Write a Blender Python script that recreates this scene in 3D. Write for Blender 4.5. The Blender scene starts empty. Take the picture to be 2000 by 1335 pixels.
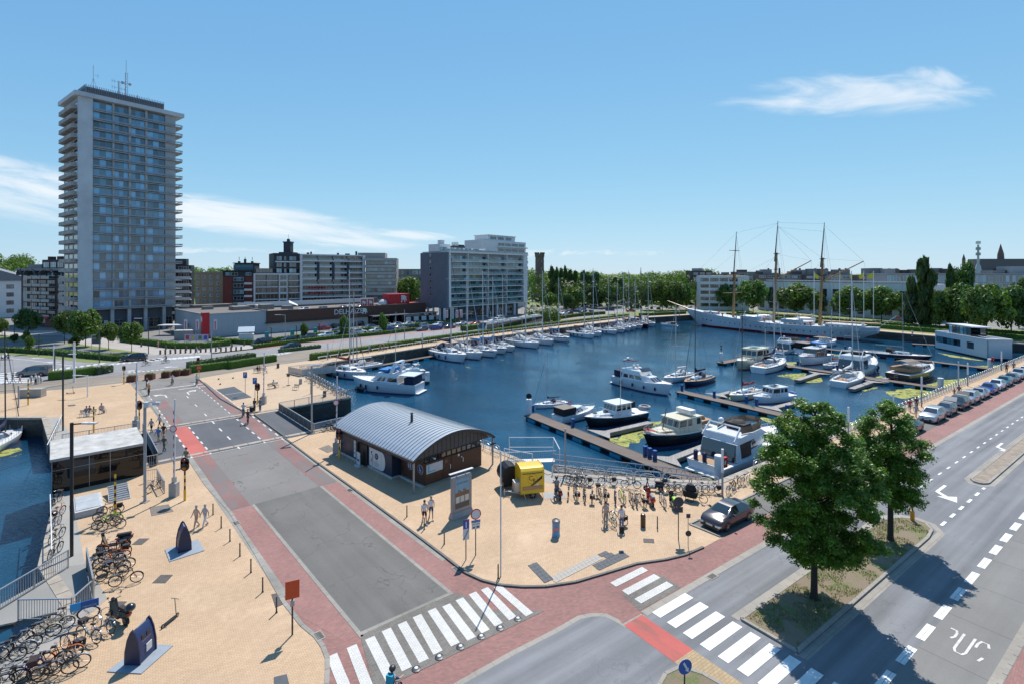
import bpy,bmesh,math,random
from mathutils import Vector,Matrix,noise
from mathutils.geometry import tessellate_polygon
R=math.radians
rnd=random.Random(7)
ORD='first second third fourth fifth sixth seventh eighth ninth tenth eleventh twelfth thirteenth fourteenth fifteenth sixteenth seventeenth'.split()
SC=bpy.context.scene
COL=SC.collection
CAMH,FPX,HY=18.7,1000.,534.
cam=bpy.data.cameras.new('camera')
cam.sensor_width=36.
cam.lens=18.
cam.shift_y=-(667.5-HY)/2000.
cam.clip_start=.5
cam.clip_end=20000
camo=bpy.data.objects.new('camera',cam)
COL.objects.link(camo)
camo.location=(0,0,CAMH)
camo.rotation_euler=(R(90),0,0)
SC.camera=camo
SUN_EL=57.
SUN_AZ=14.
SKY_STRENGTH=.087
SUN_STRENGTH=5.
EXPOSURE=.2
sd=Vector((math.sin(R(SUN_AZ))*math.cos(R(SUN_EL)),math.cos(R(SUN_AZ))*math.cos(R(SUN_EL)),math.sin(R(SUN_EL))))
sl=bpy.data.lights.new('sun','SUN')
sl.energy=SUN_STRENGTH
sl.angle=R(.53)
sl.color=(1.,.945,.87)
so=bpy.data.objects.new('sun',sl)
COL.objects.link(so)
so.rotation_euler=(-sd).to_track_quat('-Z','Y').to_euler()
so.location=(0,0,200)
vs=SC.view_settings
vs.view_transform='Standard'
vs.look='None'
vs.gamma=1
vs.use_curve_mapping=False
vs.exposure=EXPOSURE
SC.cycles.max_bounces=6
SC.cycles.diffuse_bounces=2
SC.cycles.glossy_bounces=3
SC.cycles.transmission_bounces=4
SC.cycles.transparent_max_bounces=8
SC.cycles.caustics_reflective=False
SC.cycles.caustics_refractive=False
class NT:
 def __init__(s,nt):
  s.nt=nt
  nt.nodes.clear()
 def n(s,typ,ins=None,**kw):
  nd=s.nt.nodes.new(typ)
  for k,v in kw.items():
   setattr(nd,k,v)
  for k,v in(ins or{}).items():
   sock=nd.inputs[k]
   if isinstance(v,bpy.types.NodeSocket):
    s.nt.links.new(v,sock)
   else:
    if sock.type in('RGBA',)and len(v)==3:
     v=(*v,1)
    sock.default_value=v
  return nd
 def math(s,op,a,b=0.,c=None,clamp=False):
  ins={0:a,1:b}
  if c is not None:
   ins[2]=c
  return s.n('ShaderNodeMath',ins,operation=op,use_clamp=clamp).outputs[0]
 def tn(s,v,sc,de=5.,ro=.65,di=0.):
  return s.n('ShaderNodeTexNoise',{'Vector':v,'Scale':sc,'Detail':de,'Roughness':ro,'Distortion':di})
 def mr(s,v,a,b,c,d):
  return s.n('ShaderNodeMapRange',{0:v,1:a,2:b,3:c,4:d}).outputs[0]
 def mix(s,fac,a,b,blend='MIX'):
  nd=s.n('ShaderNodeMix',{0:fac,6:a,7:b},data_type='RGBA',blend_type=blend)
  return nd.outputs[2]
 def ramp(s,fac,stops,interp='LINEAR'):
  nd=s.n('ShaderNodeValToRGB',{0:fac})
  cr=nd.color_ramp
  cr.interpolation=interp
  while len(cr.elements)<len(stops):
   cr.elements.new(.5)
  for e,(p,c)in zip(cr.elements,stops):
   e.position=p
   e.color=(*c,1)if not isinstance(c,(int,float))else(c,c,c,1)
  return nd.outputs[0]
w=bpy.data.worlds.new('World')
SC.world=w
w.use_nodes=True
N=NT(w.node_tree)
sky=N.n('ShaderNodeTexSky',sky_type='NISHITA',sun_disc=False)
sky.sun_elevation=R(SUN_EL)
sky.sun_rotation=R(SUN_AZ)
sky.altitude=0
sky.air_density=1.
sky.dust_density=0.
sky.ozone_density=1.
tc=N.n('ShaderNodeTexCoord')
sep=N.n('ShaderNodeSeparateXYZ',{0:tc.outputs['Generated']})
ysafe=N.math('MAXIMUM',sep.outputs[1],.05)
U=N.math('DIVIDE',sep.outputs[0],ysafe)
V=N.math('DIVIDE',sep.outputs[2],ysafe)
front=N.math('GREATER_THAN',sep.outputs[1],.06)
def cloud_mask(cu,cv,ru,rv,rot,lo,hi,sx,sy,seed,k=1.):
 du=N.math('SUBTRACT',U,cu)
 dv=N.math('SUBTRACT',V,cv)
 ca,sa=math.cos(rot),math.sin(rot)
 a=N.math('ADD',N.math('MULTIPLY',du,ca),N.math('MULTIPLY',dv,sa))
 b=N.math('SUBTRACT',N.math('MULTIPLY',dv,ca),N.math('MULTIPLY',du,sa))
 qa=N.math('DIVIDE',a,ru)
 qb=N.math('DIVIDE',b,rv)
 rr=N.math('ADD',N.math('MULTIPLY',qa,qa),N.math('MULTIPLY',qb,qb))
 vec=N.n('ShaderNodeCombineXYZ',{0:N.math('MULTIPLY',a,sx),1:N.math('MULTIPLY',b,sy),2:seed}).outputs[0]
 no=N.tn(vec,1.,7.,.58,.6)
 val=N.math('SUBTRACT',N.math('MULTIPLY',no.outputs[0],1.7),N.math('MULTIPLY',rr,.75))
 m=N.n('ShaderNodeMapRange',{0:val,1:lo,2:hi,3:0.,4:k},interpolation_type='SMOOTHSTEP')
 return m.outputs[0]
CLOUDS=[(.69,.347,.30,.050,.02,.25,1.15,5.,22.,3.1,.80),(.81,.385,.10,.028,-.25,.35,1.2,9.,20.,8.8,.6),(-.98,.168,.28,.070,-.16,.2,1.1,4.,26.,1.4,.85),(-.52,.105,.36,.042,-.13,.2,1.,4.,34.,5.7,.85),(-.20,.076,.10,.012,-.08,.2,1.,9.,60.,2.3,.7),(.10,.040,.5,.013,0.,.62,1.15,16.,60.,4.2,.6),(-.60,.045,.4,.013,0.,.6,1.15,14.,60.,7.2,.6)]
acc=None
for cl in CLOUDS:
 m=cloud_mask(*cl)
 acc=m if acc is None else N.math('MAXIMUM',acc,m)
acc=N.math('MULTIPLY',acc,front)
sepc=N.n('ShaderNodeSeparateColor',{0:sky.outputs[0]})
def grade(c,A,B):
 return N.math('MULTIPLY',N.math('DIVIDE',c,N.math('ADD',c,B)),A*10)
skyc=N.n('ShaderNodeCombineColor',{0:grade(sepc.outputs[0],1.12,9.2),1:grade(sepc.outputs[1],1.18,5.1),2:grade(N.math('ADD',sepc.outputs[2],N.math('MULTIPLY',sepc.outputs[1],.35)),1.17,3.2)}).outputs[0]
cloudcol=N.n('ShaderNodeCombineColor',{0:9.6,1:10.,2:10.4}).outputs[0]
colr=N.mix(acc,skyc,cloudcol)
bg=N.n('ShaderNodeBackground',{'Color':colr,'Strength':SKY_STRENGTH})
N.n('ShaderNodeOutputWorld',{'Surface':bg.outputs[0]})
def at(px,py,z=0.):
 Y=FPX*(CAMH-z)/(py-HY)
 return Vector(((px-1000.)/FPX*Y,Y,z))
def zat(py,Y):
 return CAMH-(py-HY)*Y/FPX
def xat(px,Y):
 return(px-1000.)/FPX*Y
UU=Vector((.8144,.5803,0));VV=Vector((.5803,-.8144,0));P0=Vector((17.9,36.,0))
def SD(s,d,z=0.):
 p=P0+UU*s+VV*d
 p.z=z
 return p
AA=Vector((.659,-.752,0));CC=Vector((-.752,-.659,0));Q0=Vector((-26.3,58.8,0))
def TW(t,w_,z=0.):
 p=Q0+AA*t+CC*w_
 p.z=z
 return p
ANG_U=math.atan2(UU.y,UU.x);ANG_A=math.atan2(-AA.y,-AA.x);ANG_C=math.atan2(-CC.y,-CC.x)
WATER_Z=-2.4
MATS={}
def pbsdf(N,color,rough,metal=0.,normal=None,**kw):
 ins={'Base Color':color,'Roughness':rough,'Metallic':metal}
 if normal is not None:
  ins['Normal']=normal
 ins.update(kw)
 b=N.n('ShaderNodeBsdfPrincipled',ins)
 return b
def out(N,sh):
 N.n('ShaderNodeOutputMaterial',{'Surface':sh})
def mat(name,color=(.5,.5,.5),rough=.6,metal=0.,var=.12,scale=1.5,bump=0.,bscale=20.,spec=.5,coat=0.):
 if name in MATS:
  return MATS[name]
 m=bpy.data.materials.new(name)
 m.use_nodes=True
 N=NT(m.node_tree)
 c=(*color,1)
 if var>0:
  tc=N.n('ShaderNodeTexCoord')
  no=N.tn(tc.outputs['Object'],scale,5.,.65)
  f=N.mr(no.outputs[0],.3,.7,1-var,1+var)
  vm=N.n('ShaderNodeVectorMath',{0:color,1:N.n('ShaderNodeCombineXYZ',{0:f,1:f,2:f}).outputs[0]},operation='MULTIPLY')
  c=vm.outputs[0]
 nrm=None
 if bump>0:
  tc=N.n('ShaderNodeTexCoord')
  nb=N.tn(tc.outputs['Object'],bscale,4.,.5)
  nrm=N.n('ShaderNodeBump',{'Strength':bump,'Distance':.05,'Height':nb.outputs[0]}).outputs[0]
 b=pbsdf(N,c,rough,metal,nrm)
 b.inputs['Specular IOR Level'].default_value=spec
 b.inputs['Coat Weight'].default_value=coat
 out(N,b.outputs[0])
 MATS[name]=m
 return m
def glassmat(name,tint,rough=.06,var=0.,spec=.8):
 if name in MATS:
  return MATS[name]
 m=bpy.data.materials.new(name)
 m.use_nodes=True
 N=NT(m.node_tree)
 oi=N.n('ShaderNodeObjectInfo')
 gi=N.n('ShaderNodeNewGeometry')
 rr=N.math('FRACT',N.math('ADD',oi.outputs['Random'],gi.outputs['Random Per Island']))
 c=N.ramp(rr,[(0.,tuple(t*(1-var)for t in tint)),(.5,tint),(.85,tuple(min(1,t*(1+1.3*var))for t in tint)),(1.,tuple(min(1,t*(1+1.5*var)+var*k)for t,k in zip(tint,(.12,.17,.21))))])
 b=pbsdf(N,c,rough)
 b.inputs['Specular IOR Level'].default_value=spec
 b.inputs['IOR'].default_value=1.7
 b.inputs['Coat Weight'].default_value=.3
 b.inputs['Coat Roughness'].default_value=.02
 out(N,b.outputs[0])
 MATS[name]=m
 return m
def brickmat(name,c1,c2,mortar,bw,bh,ang,msize=.012,rough=.8,patch=.12,bump=.4,scale=1.,offset=.5,extra=None,vertical=False,squash=1.):
 if name in MATS:
  return MATS[name]
 m=bpy.data.materials.new(name)
 m.use_nodes=True
 N=NT(m.node_tree)
 tc=N.n('ShaderNodeTexCoord')
 vec=tc.outputs['Object']
 if vertical:
  sp=N.n('ShaderNodeSeparateXYZ',{0:vec})
  hx=N.math('ADD',N.math('MULTIPLY',sp.outputs[0],math.cos(ang)),N.math('MULTIPLY',sp.outputs[1],math.sin(ang)))
  vec=N.n('ShaderNodeCombineXYZ',{0:hx,1:sp.outputs[2],2:0.}).outputs[0]
 else:
  vec=N.n('ShaderNodeMapping',{'Vector':vec,'Rotation':(0,0,-ang)}).outputs[0]
 br=N.n('ShaderNodeTexBrick',{'Vector':vec,'Color1':c1,'Color2':c2,'Mortar':mortar,'Scale':scale,'Mortar Size':msize,'Mortar Smooth':.2,'Bias':0.,'Brick Width':bw,'Row Height':bh})
 br.offset=offset
 n1=N.tn(tc.outputs['Object'],.25,6.,.6)
 n2=N.tn(tc.outputs['Object'],3.,6.,.7)
 f=N.math('ADD',N.mr(n1.outputs[0],.3,.7,1-patch,1+patch),N.mr(n2.outputs[0],.3,.7,-patch*.6,patch*.6))
 c=N.n('ShaderNodeVectorMath',{0:br.outputs[0],1:N.n('ShaderNodeCombineXYZ',{0:f,1:f,2:f}).outputs[0]},operation='MULTIPLY').outputs[0]
 if extra:
  for(ec,es,lo,hi,st)in extra:
   n3=N.tn(tc.outputs['Object'],es,5.,.7,.5)
   k=N.n('ShaderNodeMapRange',{0:n3.outputs[0],1:lo,2:hi,3:0.,4:st},interpolation_type='SMOOTHSTEP').outputs[0]
   c=N.mix(k,c,(*ec,1))
 nrm=N.n('ShaderNodeBump',{'Strength':bump,'Distance':.01,'Height':N.math('SUBTRACT',N.math('MULTIPLY',n2.outputs[0],.5),br.outputs['Fac'])}).outputs[0]
 b=pbsdf(N,c,rough,0.,nrm)
 out(N,b.outputs[0])
 MATS[name]=m
 return m
def asphalt(name,base,ang=0.,patch=.12,cracks=0.,streak=0.,tint=None,rough=.85,joints=0.):
 if name in MATS:
  return MATS[name]
 m=bpy.data.materials.new(name)
 m.use_nodes=True
 N=NT(m.node_tree)
 tc=N.n('ShaderNodeTexCoord')
 ov=tc.outputs['Object']
 mp=N.n('ShaderNodeMapping',{'Vector':ov,'Rotation':(0,0,-ang)}).outputs[0]
 big=N.tn(ov,.18,7.,.62)
 fine=N.tn(ov,30.,3.,.8)
 f=N.math('ADD',N.mr(big.outputs[0],.3,.7,1-patch,1+patch),N.mr(fine.outputs[0],.3,.7,-.16,.16))
 if streak>0:
  st=N.n('ShaderNodeMapping',{'Vector':mp,'Scale':(.035,1.1,1)}).outputs[0]
  s1=N.tn(st,1.,4.,.5)
  f=N.math('ADD',f,N.mr(s1.outputs[0],.32,.68,-streak,streak))
 c=N.n('ShaderNodeVectorMath',{0:base,1:N.n('ShaderNodeCombineXYZ',{0:f,1:f,2:f}).outputs[0]},operation='MULTIPLY').outputs[0]
 if tint:
  tcx,ts,lo,hi,stg=tint
  n3=N.tn(N.n('ShaderNodeMapping',{'Vector':mp,'Scale':(.3,1.,1)}).outputs[0],ts,4.,.5)
  k=N.n('ShaderNodeMapRange',{0:n3.outputs[0],1:lo,2:hi,3:0.,4:stg},interpolation_type='SMOOTHSTEP').outputs[0]
  c=N.mix(k,c,(*tcx,1))
 if cracks>0:
  wv=N.tn(ov,.9,4.,.5)
  wd=N.n('ShaderNodeVectorMath',{0:ov,1:N.n('ShaderNodeVectorMath',{0:wv.outputs[1],3:2.2},operation='SCALE').outputs[0]},operation='ADD').outputs[0]
  vo=N.n('ShaderNodeTexVoronoi',{'Vector':wd,'Scale':.26},feature='DISTANCE_TO_EDGE')
  ln=N.mr(vo.outputs[0],0.,.012,1.,0.)
  gate=N.mr(big.outputs[0],.44,.56,0.,cracks)
  c=N.mix(N.math('MULTIPLY',ln,gate),c,(.02,.02,.02,1))
 if joints>0:
  br=N.n('ShaderNodeTexBrick',{'Vector':mp,'Color1':(1,1,1),'Color2':(.93,.93,.93),'Mortar':(.45,.45,.45),'Scale':1.,'Mortar Size':.02,'Brick Width':joints,'Row Height':40.})
  br.offset=0
  c=N.mix(1.,c,br.outputs[0],'MULTIPLY')
 nrm=N.n('ShaderNodeBump',{'Strength':.25,'Distance':.01,'Height':fine.outputs[0]}).outputs[0]
 b=pbsdf(N,c,rough,0.,nrm)
 out(N,b.outputs[0])
 MATS[name]=m
 return m
def leafmat(name,c1,c2,c3,trans=.25,rough=.55):
 if name in MATS:
  return MATS[name]
 m=bpy.data.materials.new(name)
 m.use_nodes=True
 N=NT(m.node_tree)
 g=N.n('ShaderNodeNewGeometry')
 oi=N.n('ShaderNodeObjectInfo')
 c=N.ramp(g.outputs['Random Per Island'],[(0.,c1),(.5,c2),(1.,c3)])
 hs=N.n('ShaderNodeHueSaturation',{'Hue':N.mr(oi.outputs['Random'],0,1,.485,.515),'Value':N.mr(oi.outputs['Random'],0,1,.85,1.15),'Color':c}).outputs[0]
 d=pbsdf(N,hs,rough)
 d.inputs['Specular IOR Level'].default_value=.35
 t=N.n('ShaderNodeBsdfTranslucent',{'Color':N.mix(1.,hs,(1.3,1.6,.5,1),'MULTIPLY')})
 out(N,N.n('ShaderNodeMixShader',{0:trans,1:d.outputs[0],2:t.outputs[0]}).outputs[0])
 MATS[name]=m
 return m
class MB:
 def __init__(s):
  s.v=[];s.f=[];s.m=[];s.cur=0;s.X=None
 def add(s,vs,fs):
  b=len(s.v)
  if s.X is not None:
   vs=[s.X@Vector(v)for v in vs]
  s.v.extend(tuple(v)for v in vs)
  for f in fs:
   s.f.append(tuple(b+i for i in f));s.m.append(s.cur)
  return s
 def box(s,c,d,rz=0.,top=None):
  hx,hy,hz=d[0]/2,d[1]/2,d[2]/2
  tx,ty=top or(1,1)
  P=[(-hx,-hy,-hz),(hx,-hy,-hz),(hx,hy,-hz),(-hx,hy,-hz),(-hx*tx,-hy*ty,hz),(hx*tx,-hy*ty,hz),(hx*tx,hy*ty,hz),(-hx*tx,hy*ty,hz)]
  ca,sa=math.cos(rz),math.sin(rz)
  P=[(c[0]+x*ca-y*sa,c[1]+x*sa+y*ca,c[2]+z)for x,y,z in P]
  return s.add(P,[(0,3,2,1),(4,5,6,7),(0,1,5,4),(1,2,6,5),(2,3,7,6),(3,0,4,7)])
 def b2(s,x0,x1,y0,y1,z0,z1):
  return s.box(((x0+x1)/2,(y0+y1)/2,(z0+z1)/2),(abs(x1-x0),abs(y1-y0),abs(z1-z0)))
 def quad(s,a,b,c,d):
  return s.add([a,b,c,d],[(0,1,2,3)])
 def poly(s,pts):
  return s.add(pts,[tuple(range(len(pts)))])
 def prism(s,pts,z0,z1):
  n=len(pts)
  ar=sum(pts[i][0]*pts[(i+1)%n][1]-pts[(i+1)%n][0]*pts[i][1]for i in range(n))
  if ar<0:
   pts=list(pts)[::-1]
  vs=[(p[0],p[1],z0)for p in pts]+[(p[0],p[1],z1)for p in pts]
  fs=[(i,(i+1)%n,n+(i+1)%n,n+i)for i in range(n)]
  tri=tessellate_polygon([[Vector((p[0],p[1],0))for p in pts]])
  for t in tri:
   a,b,c=[Vector((pts[i][0],pts[i][1]))for i in t]
   if(b-a).cross(c-a)<0:
    t=(t[0],t[2],t[1])
   fs.append(tuple(n+i for i in t));fs.append((t[2],t[1],t[0]))
  return s.add(vs,fs)
 def xprism(s,prof,y0,y1):
  n=len(prof)
  vs=[(p[0],y0,p[1])for p in prof]+[(p[0],y1,p[1])for p in prof]
  fs=[(i,n+i,n+(i+1)%n,(i+1)%n)for i in range(n)]
  tri=tessellate_polygon([[Vector((p[0],p[1],0))for p in prof]])
  for t in tri:
   fs.append((t[0],t[1],t[2]));fs.append((n+t[2],n+t[1],n+t[0]))
  return s.add(vs,fs)
 def tube(s,a,b,r,n=6,r2=None,caps=True):
  a=Vector(a);b=Vector(b)
  r2=r if r2 is None else r2
  d=b-a
  if d.length<1e-6:
   return s
  d.normalize()
  u=d.orthogonal().normalized();w_=d.cross(u)
  vs=[]
  for p,q in((a,r),(b,r2)):
   for i in range(n):
    t=2*math.pi*i/n
    vs.append(p+u*(q*math.cos(t))+w_*(q*math.sin(t)))
  fs=[(i,(i+1)%n,n+(i+1)%n,n+i)for i in range(n)]
  if caps:
   fs+=[tuple(range(n-1,-1,-1)),tuple(range(n,2*n))]
  return s.add(vs,fs)
 def path(s,pts,r,n=6,close=False):
  pts=[Vector(p)for p in pts]
  k=len(pts)
  for i in range(k-1+(1 if close else 0)):
   s.tube(pts[i],pts[(i+1)%k],r,n)
  return s
 def bar(s,a,b,wd,h):
  a=Vector(a);b=Vector(b)
  d=(b-a)
  t=Vector((-d.y,d.x,0))
  if t.length<1e-6:
   t=Vector((1,0,0))
   up=Vector((0,1,0))
  else:
   t.normalize();up=d.cross(t).normalized()*-1
   if up.z<0:up=-up
  t*=wd/2;up=up*(h/2)
  vs=[a-t-up,a+t-up,a+t+up,a-t+up,b-t-up,b+t-up,b+t+up,b-t+up]
  return s.add(vs,[(0,1,2,3),(7,6,5,4),(0,4,5,1),(1,5,6,2),(2,6,7,3),(3,7,4,0)])
 def lathe(s,prof,c=(0,0,0),n=12,axis='z'):
  vs=[];k=len(prof)
  for r,z in prof:
   for i in range(n):
    t=2*math.pi*i/n
    p=(r*math.cos(t),r*math.sin(t),z)
    if axis=='y':p=(p[0],z,p[1])
    if axis=='x':p=(z,p[0],p[1])
    vs.append((c[0]+p[0],c[1]+p[1],c[2]+p[2]))
  fs=[]
  for j in range(k-1):
   for i in range(n):
    q=(j*n+i,j*n+(i+1)%n,(j+1)*n+(i+1)%n,(j+1)*n+i)
    fs.append(q if axis!='y' else q[::-1])
  fs.append(tuple(range(n-1,-1,-1))if axis!='y' else tuple(range(n)))
  fs.append(tuple(range((k-1)*n,k*n))if axis!='y' else tuple(range(k*n-1,(k-1)*n-1,-1)))
  return s.add(vs,fs)
 def loft(s,rings,closed=True,cap=True,flip=False):
  n=len(rings[0]);vs=[p for r in rings for p in r];fs=[]
  for j in range(len(rings)-1):
   for i in range(n if closed else n-1):
    q=(j*n+i,j*n+(i+1)%n,(j+1)*n+(i+1)%n,(j+1)*n+i)
    fs.append(q[::-1]if flip else q)
  if cap and closed:
   fs.append(tuple(range(n-1,-1,-1))if not flip else tuple(range(n)))
   k=(len(rings)-1)*n
   fs.append(tuple(range(k,k+n))if not flip else tuple(range(k+n-1,k-1,-1)))
  return s.add(vs,fs)
 def torus(s,c,Rr,r,axis='y',n=16,k=6):
  rings=[]
  vs=[]
  for i in range(n):
   t=2*math.pi*i/n
   for j in range(k):
    q=2*math.pi*j/k
    a=(Rr+r*math.cos(q))
    p=(a*math.cos(t),a*math.sin(t),r*math.sin(q))
    if axis=='y':p=(p[0],p[2],p[1])
    if axis=='x':p=(p[2],p[0],p[1])
    vs.append((c[0]+p[0],c[1]+p[1],c[2]+p[2]))
  fs=[(i*k+j,((i+1)%n)*k+j,((i+1)%n)*k+(j+1)%k,i*k+(j+1)%k)for i in range(n)for j in range(k)]
  return s.add(vs,fs)
 def ball(s,c,r,n=8,k=5,sc=(1,1,1)):
  prof=[]
  vs=[]
  for j in range(k+1):
   ph=math.pi*j/k
   for i in range(n):
    t=2*math.pi*i/n
    vs.append((c[0]+r*sc[0]*math.sin(ph)*math.cos(t),c[1]+r*sc[1]*math.sin(ph)*math.sin(t),c[2]+r*sc[2]*math.cos(ph)))
  fs=[(j*n+i,(j+1)*n+i,(j+1)*n+(i+1)%n,j*n+(i+1)%n)for j in range(k)for i in range(n)]
  return s.add(vs,fs)
 def mesh(s,name,mats,smooth=False,merge=False):
  me=bpy.data.meshes.new(name)
  me.from_pydata(s.v,[],s.f)
  if not isinstance(mats,(list,tuple)):
   mats=[mats]
  for m in mats:
   me.materials.append(m)
  if len(mats)>1:
   me.polygons.foreach_set('material_index',s.m)
  if merge:
   bm=bmesh.new();bm.from_mesh(me)
   bmesh.ops.remove_doubles(bm,verts=bm.verts,dist=1e-4)
   bmesh.ops.recalc_face_normals(bm,faces=bm.faces)
   bm.to_mesh(me);bm.free()
  if smooth:
   me.polygons.foreach_set('use_smooth',[True]*len(me.polygons))
   if smooth!='all':
    try:
     me.set_sharp_from_angle(angle=R(float(smooth)if smooth is not True else 35))
    except Exception:
     pass
  me.update()
  return me
 def obj(s,name,mats,parent=None,smooth=False,**kw):
  return link(name,s.mesh(name,mats,smooth,kw.pop('merge',False)),parent,**kw)
def pymesh(name,vs,fs,m):
 me=bpy.data.meshes.new(name)
 me.from_pydata([tuple(v)for v in vs],[],fs)
 me.materials.append(m);me.update()
 return me
def link(name,data,parent=None,loc=None,rz=None,**props):
 o=bpy.data.objects.new(name,data)
 COL.objects.link(o)
 if parent is not None:
  o.parent=parent
 if loc is not None:
  o.location=loc
 if rz is not None:
  o.rotation_euler=(0,0,rz)
 for k,v in props.items():
  if v is not None:
   o[k]=v
 return o
def thing(name,label,cat,loc=(0,0,0),rz=0.,group=None):
 return link(name,None,None,loc,rz,label=label,category=cat,group=group)
def kids(o):
 return KIDS.get(o.name,[])
KIDS={}
def index_kids():
 KIDS.clear()
 for o in bpy.data.objects:
  if o.parent is not None:
   KIDS.setdefault(o.parent.name,[]).append(o)
def recolor(c,m):
 for i,sl_ in enumerate(c.material_slots):
  if sl_.material and sl_.material.name in m:
   nm=m[sl_.material.name]
   sl_.link='OBJECT'
   sl_.material=nm
def dup(src,loc,rz=0.,label=None,group=None,scale=None,paint=None,skip=(),kk=None):
 c=src.copy();COL.objects.link(c)
 c.location=loc;c.rotation_euler=(0,0,rz)
 if scale is not None:
  c.scale=scale if isinstance(scale,(tuple,list))else(scale,)*3
 if label:c['label']=label
 if group:c['group']=group
 if paint:recolor(c,paint)
 for ch in(kk or PROTO_KIDS)[src.name]:
  if ch[0].name.split('.')[0]in skip:continue
  d=ch[0].copy();COL.objects.link(d);d.parent=c
  if paint:recolor(d,paint)
  for g in ch[1]:
   if g.name.split('.')[0]in skip:continue
   e=g.copy();COL.objects.link(e);e.parent=d
   if paint:recolor(e,paint)
 return c
PROTO_KIDS={}
PROTOS=[]
def register(root):
 ks=[]
 for o in bpy.data.objects:
  if o.parent is root:
   ks.append((o,[q for q in bpy.data.objects if q.parent is o]))
 PROTO_KIDS[root.name]=ks
 PROTOS.append(root)
 return root
def drop_protos():
 for r in PROTOS:
  for o,gs in PROTO_KIDS[r.name]:
   for g in gs:bpy.data.objects.remove(g)
   bpy.data.objects.remove(o)
  bpy.data.objects.remove(r)
def text(name,body,size,m,parent,loc,rot,depth=0.,align='CENTER',sx=1.,**kw):
 cu=bpy.data.curves.new(name,'FONT')
 cu.body=body;cu.size=size;cu.extrude=depth
 cu.align_x=align;cu.align_y='CENTER'
 cu.resolution_u=2
 t=bpy.data.objects.new(name,cu)
 COL.objects.link(t)
 dg=bpy.context.evaluated_depsgraph_get()
 me=bpy.data.meshes.new_from_object(t.evaluated_get(dg))
 bpy.data.objects.remove(t)
 me.materials.clear();me.materials.append(m)
 o=link(name,me,parent,loc,**kw)
 o.rotation_euler=rot;o.scale=(sx,1,1)
 return o
def flat(name,pts,m,z,kind='structure',parent=None,**kw):
 loops=pts if isinstance(pts[0],(list,tuple))and not isinstance(pts[0][0],(int,float))else[pts]
 L=[[Vector((p[0],p[1],0))for p in l]for l in loops]
 tri=tessellate_polygon(L)
 flatv=[v for l in L for v in l]
 fs=[]
 for t in tri:
  a,b,c=[flatv[i]for i in t]
  fs.append(t if(b-a).cross(c-a).z>0 else(t[0],t[2],t[1]))
 me=bpy.data.meshes.new(name)
 me.from_pydata([(v.x,v.y,z)for v in flatv],[],fs)
 me.materials.append(m)
 if parent is None and kind:kw['kind']=kind
 return link(name,me,parent,**kw)
def pxs(*p,z=0.):
 return[at(a,b,z)for a,b in p]
def strip(mb,pts,wd,z):
 pts=[Vector((p[0],p[1],0))for p in pts]
 L=[];Rr=[]
 for i,p in enumerate(pts):
  a=pts[max(i-1,0)];b=pts[min(i+1,len(pts)-1)]
  d=(b-a);d.z=0;d.normalize()
  n=Vector((-d.y,d.x,0))*wd/2
  L.append((p.x+n.x,p.y+n.y,z));Rr.append((p.x-n.x,p.y-n.y,z))
 for i in range(len(pts)-1):
  mb.quad(Rr[i],Rr[i+1],L[i+1],L[i])
 return mb
def dash(mb,a,b,on,off,wd,z,start=0.):
 a=Vector((a[0],a[1],0));b=Vector((b[0],b[1],0))
 L=(b-a).length;d=(b-a)/L;t=start
 while t<L:
  strip(mb,[a+d*t,a+d*min(L,t+on)],wd,z)
  t+=on+off
  # -- GROUND
m_ground=asphalt('ground_grey',(.19,.18,.165),patch=.2)
m_peach=brickmat('peach_pavers',(.51,.36,.225),(.45,.31,.19),(.28,.19,.115),.21,.105,ANG_U,.008,patch=.09,bump=.25,extra=[((.36,.26,.18),.5,.62,.80,.3),((.62,.45,.30),.22,.50,.72,.5)])
m_peach2=brickmat('pale_pavers',(.50,.37,.25),(.45,.33,.215),(.33,.24,.155),.21,.105,ANG_A,.006,patch=.07,bump=.25)
m_red=brickmat('red_pavers',(.30,.135,.115),(.22,.105,.095),(.17,.12,.105),.21,.10,R(8),.008,patch=.16,bump=.4,extra=[((.36,.22,.18),1.3,.58,.8,.5)])
m_red2=brickmat('red_pavers_band',(.30,.14,.12),(.24,.115,.105),(.19,.13,.115),.21,.10,ANG_C,.008,patch=.14,bump=.4,extra=[((.36,.23,.19),1.,.58,.8,.45)])
m_asph=asphalt('asphalt_main',(.165,.17,.18),ANG_U,.14,streak=.28,cracks=.2,tint=((.10,.10,.105),.35,.6,.66,.35))
m_asph2=asphalt('asphalt_new',(.125,.12,.11),ANG_A,.14,streak=.10,cracks=.5,tint=((.085,.08,.075),.45,.58,.7,.5))
m_asph3=asphalt('asphalt_old',(.175,.165,.155),ANG_A,.14,cracks=.85,tint=((.20,.13,.12),.6,.55,.72,.35))
m_deck=asphalt('bridge_deck',(.085,.09,.10),ANG_A,.16,streak=.08)
m_conc=asphalt('concrete_lane',(.19,.185,.175),ANG_U,.12,joints=4.5,streak=.08)
m_kerb=brickmat('kerb_stone',(.30,.275,.235),(.26,.24,.21),(.15,.14,.12),1.,2.,ANG_U,.01,patch=.15)
m_kerbA=brickmat('kerb_stone_b',(.27,.25,.22),(.22,.21,.185),(.12,.11,.10),1.,2.,ANG_A,.01,patch=.18)
m_darkkerb=mat('dark_kerb',(.10,.095,.09),.7)
m_path=asphalt('grey_path',(.30,.285,.26),patch=.12)
m_road3=asphalt('grey_road',(.22,.22,.225),patch=.12)
m_white=brickmat('white_paint',(.72,.72,.70),(.67,.67,.65),(.52,.51,.48),.6,.35,ANG_U,.004,patch=.14,bump=.15)
m_whitep=brickmat('white_paver_stripe',(.60,.59,.56),(.53,.52,.49),(.33,.32,.30),.21,.10,ANG_U,.008,patch=.10,bump=.35)
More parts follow.
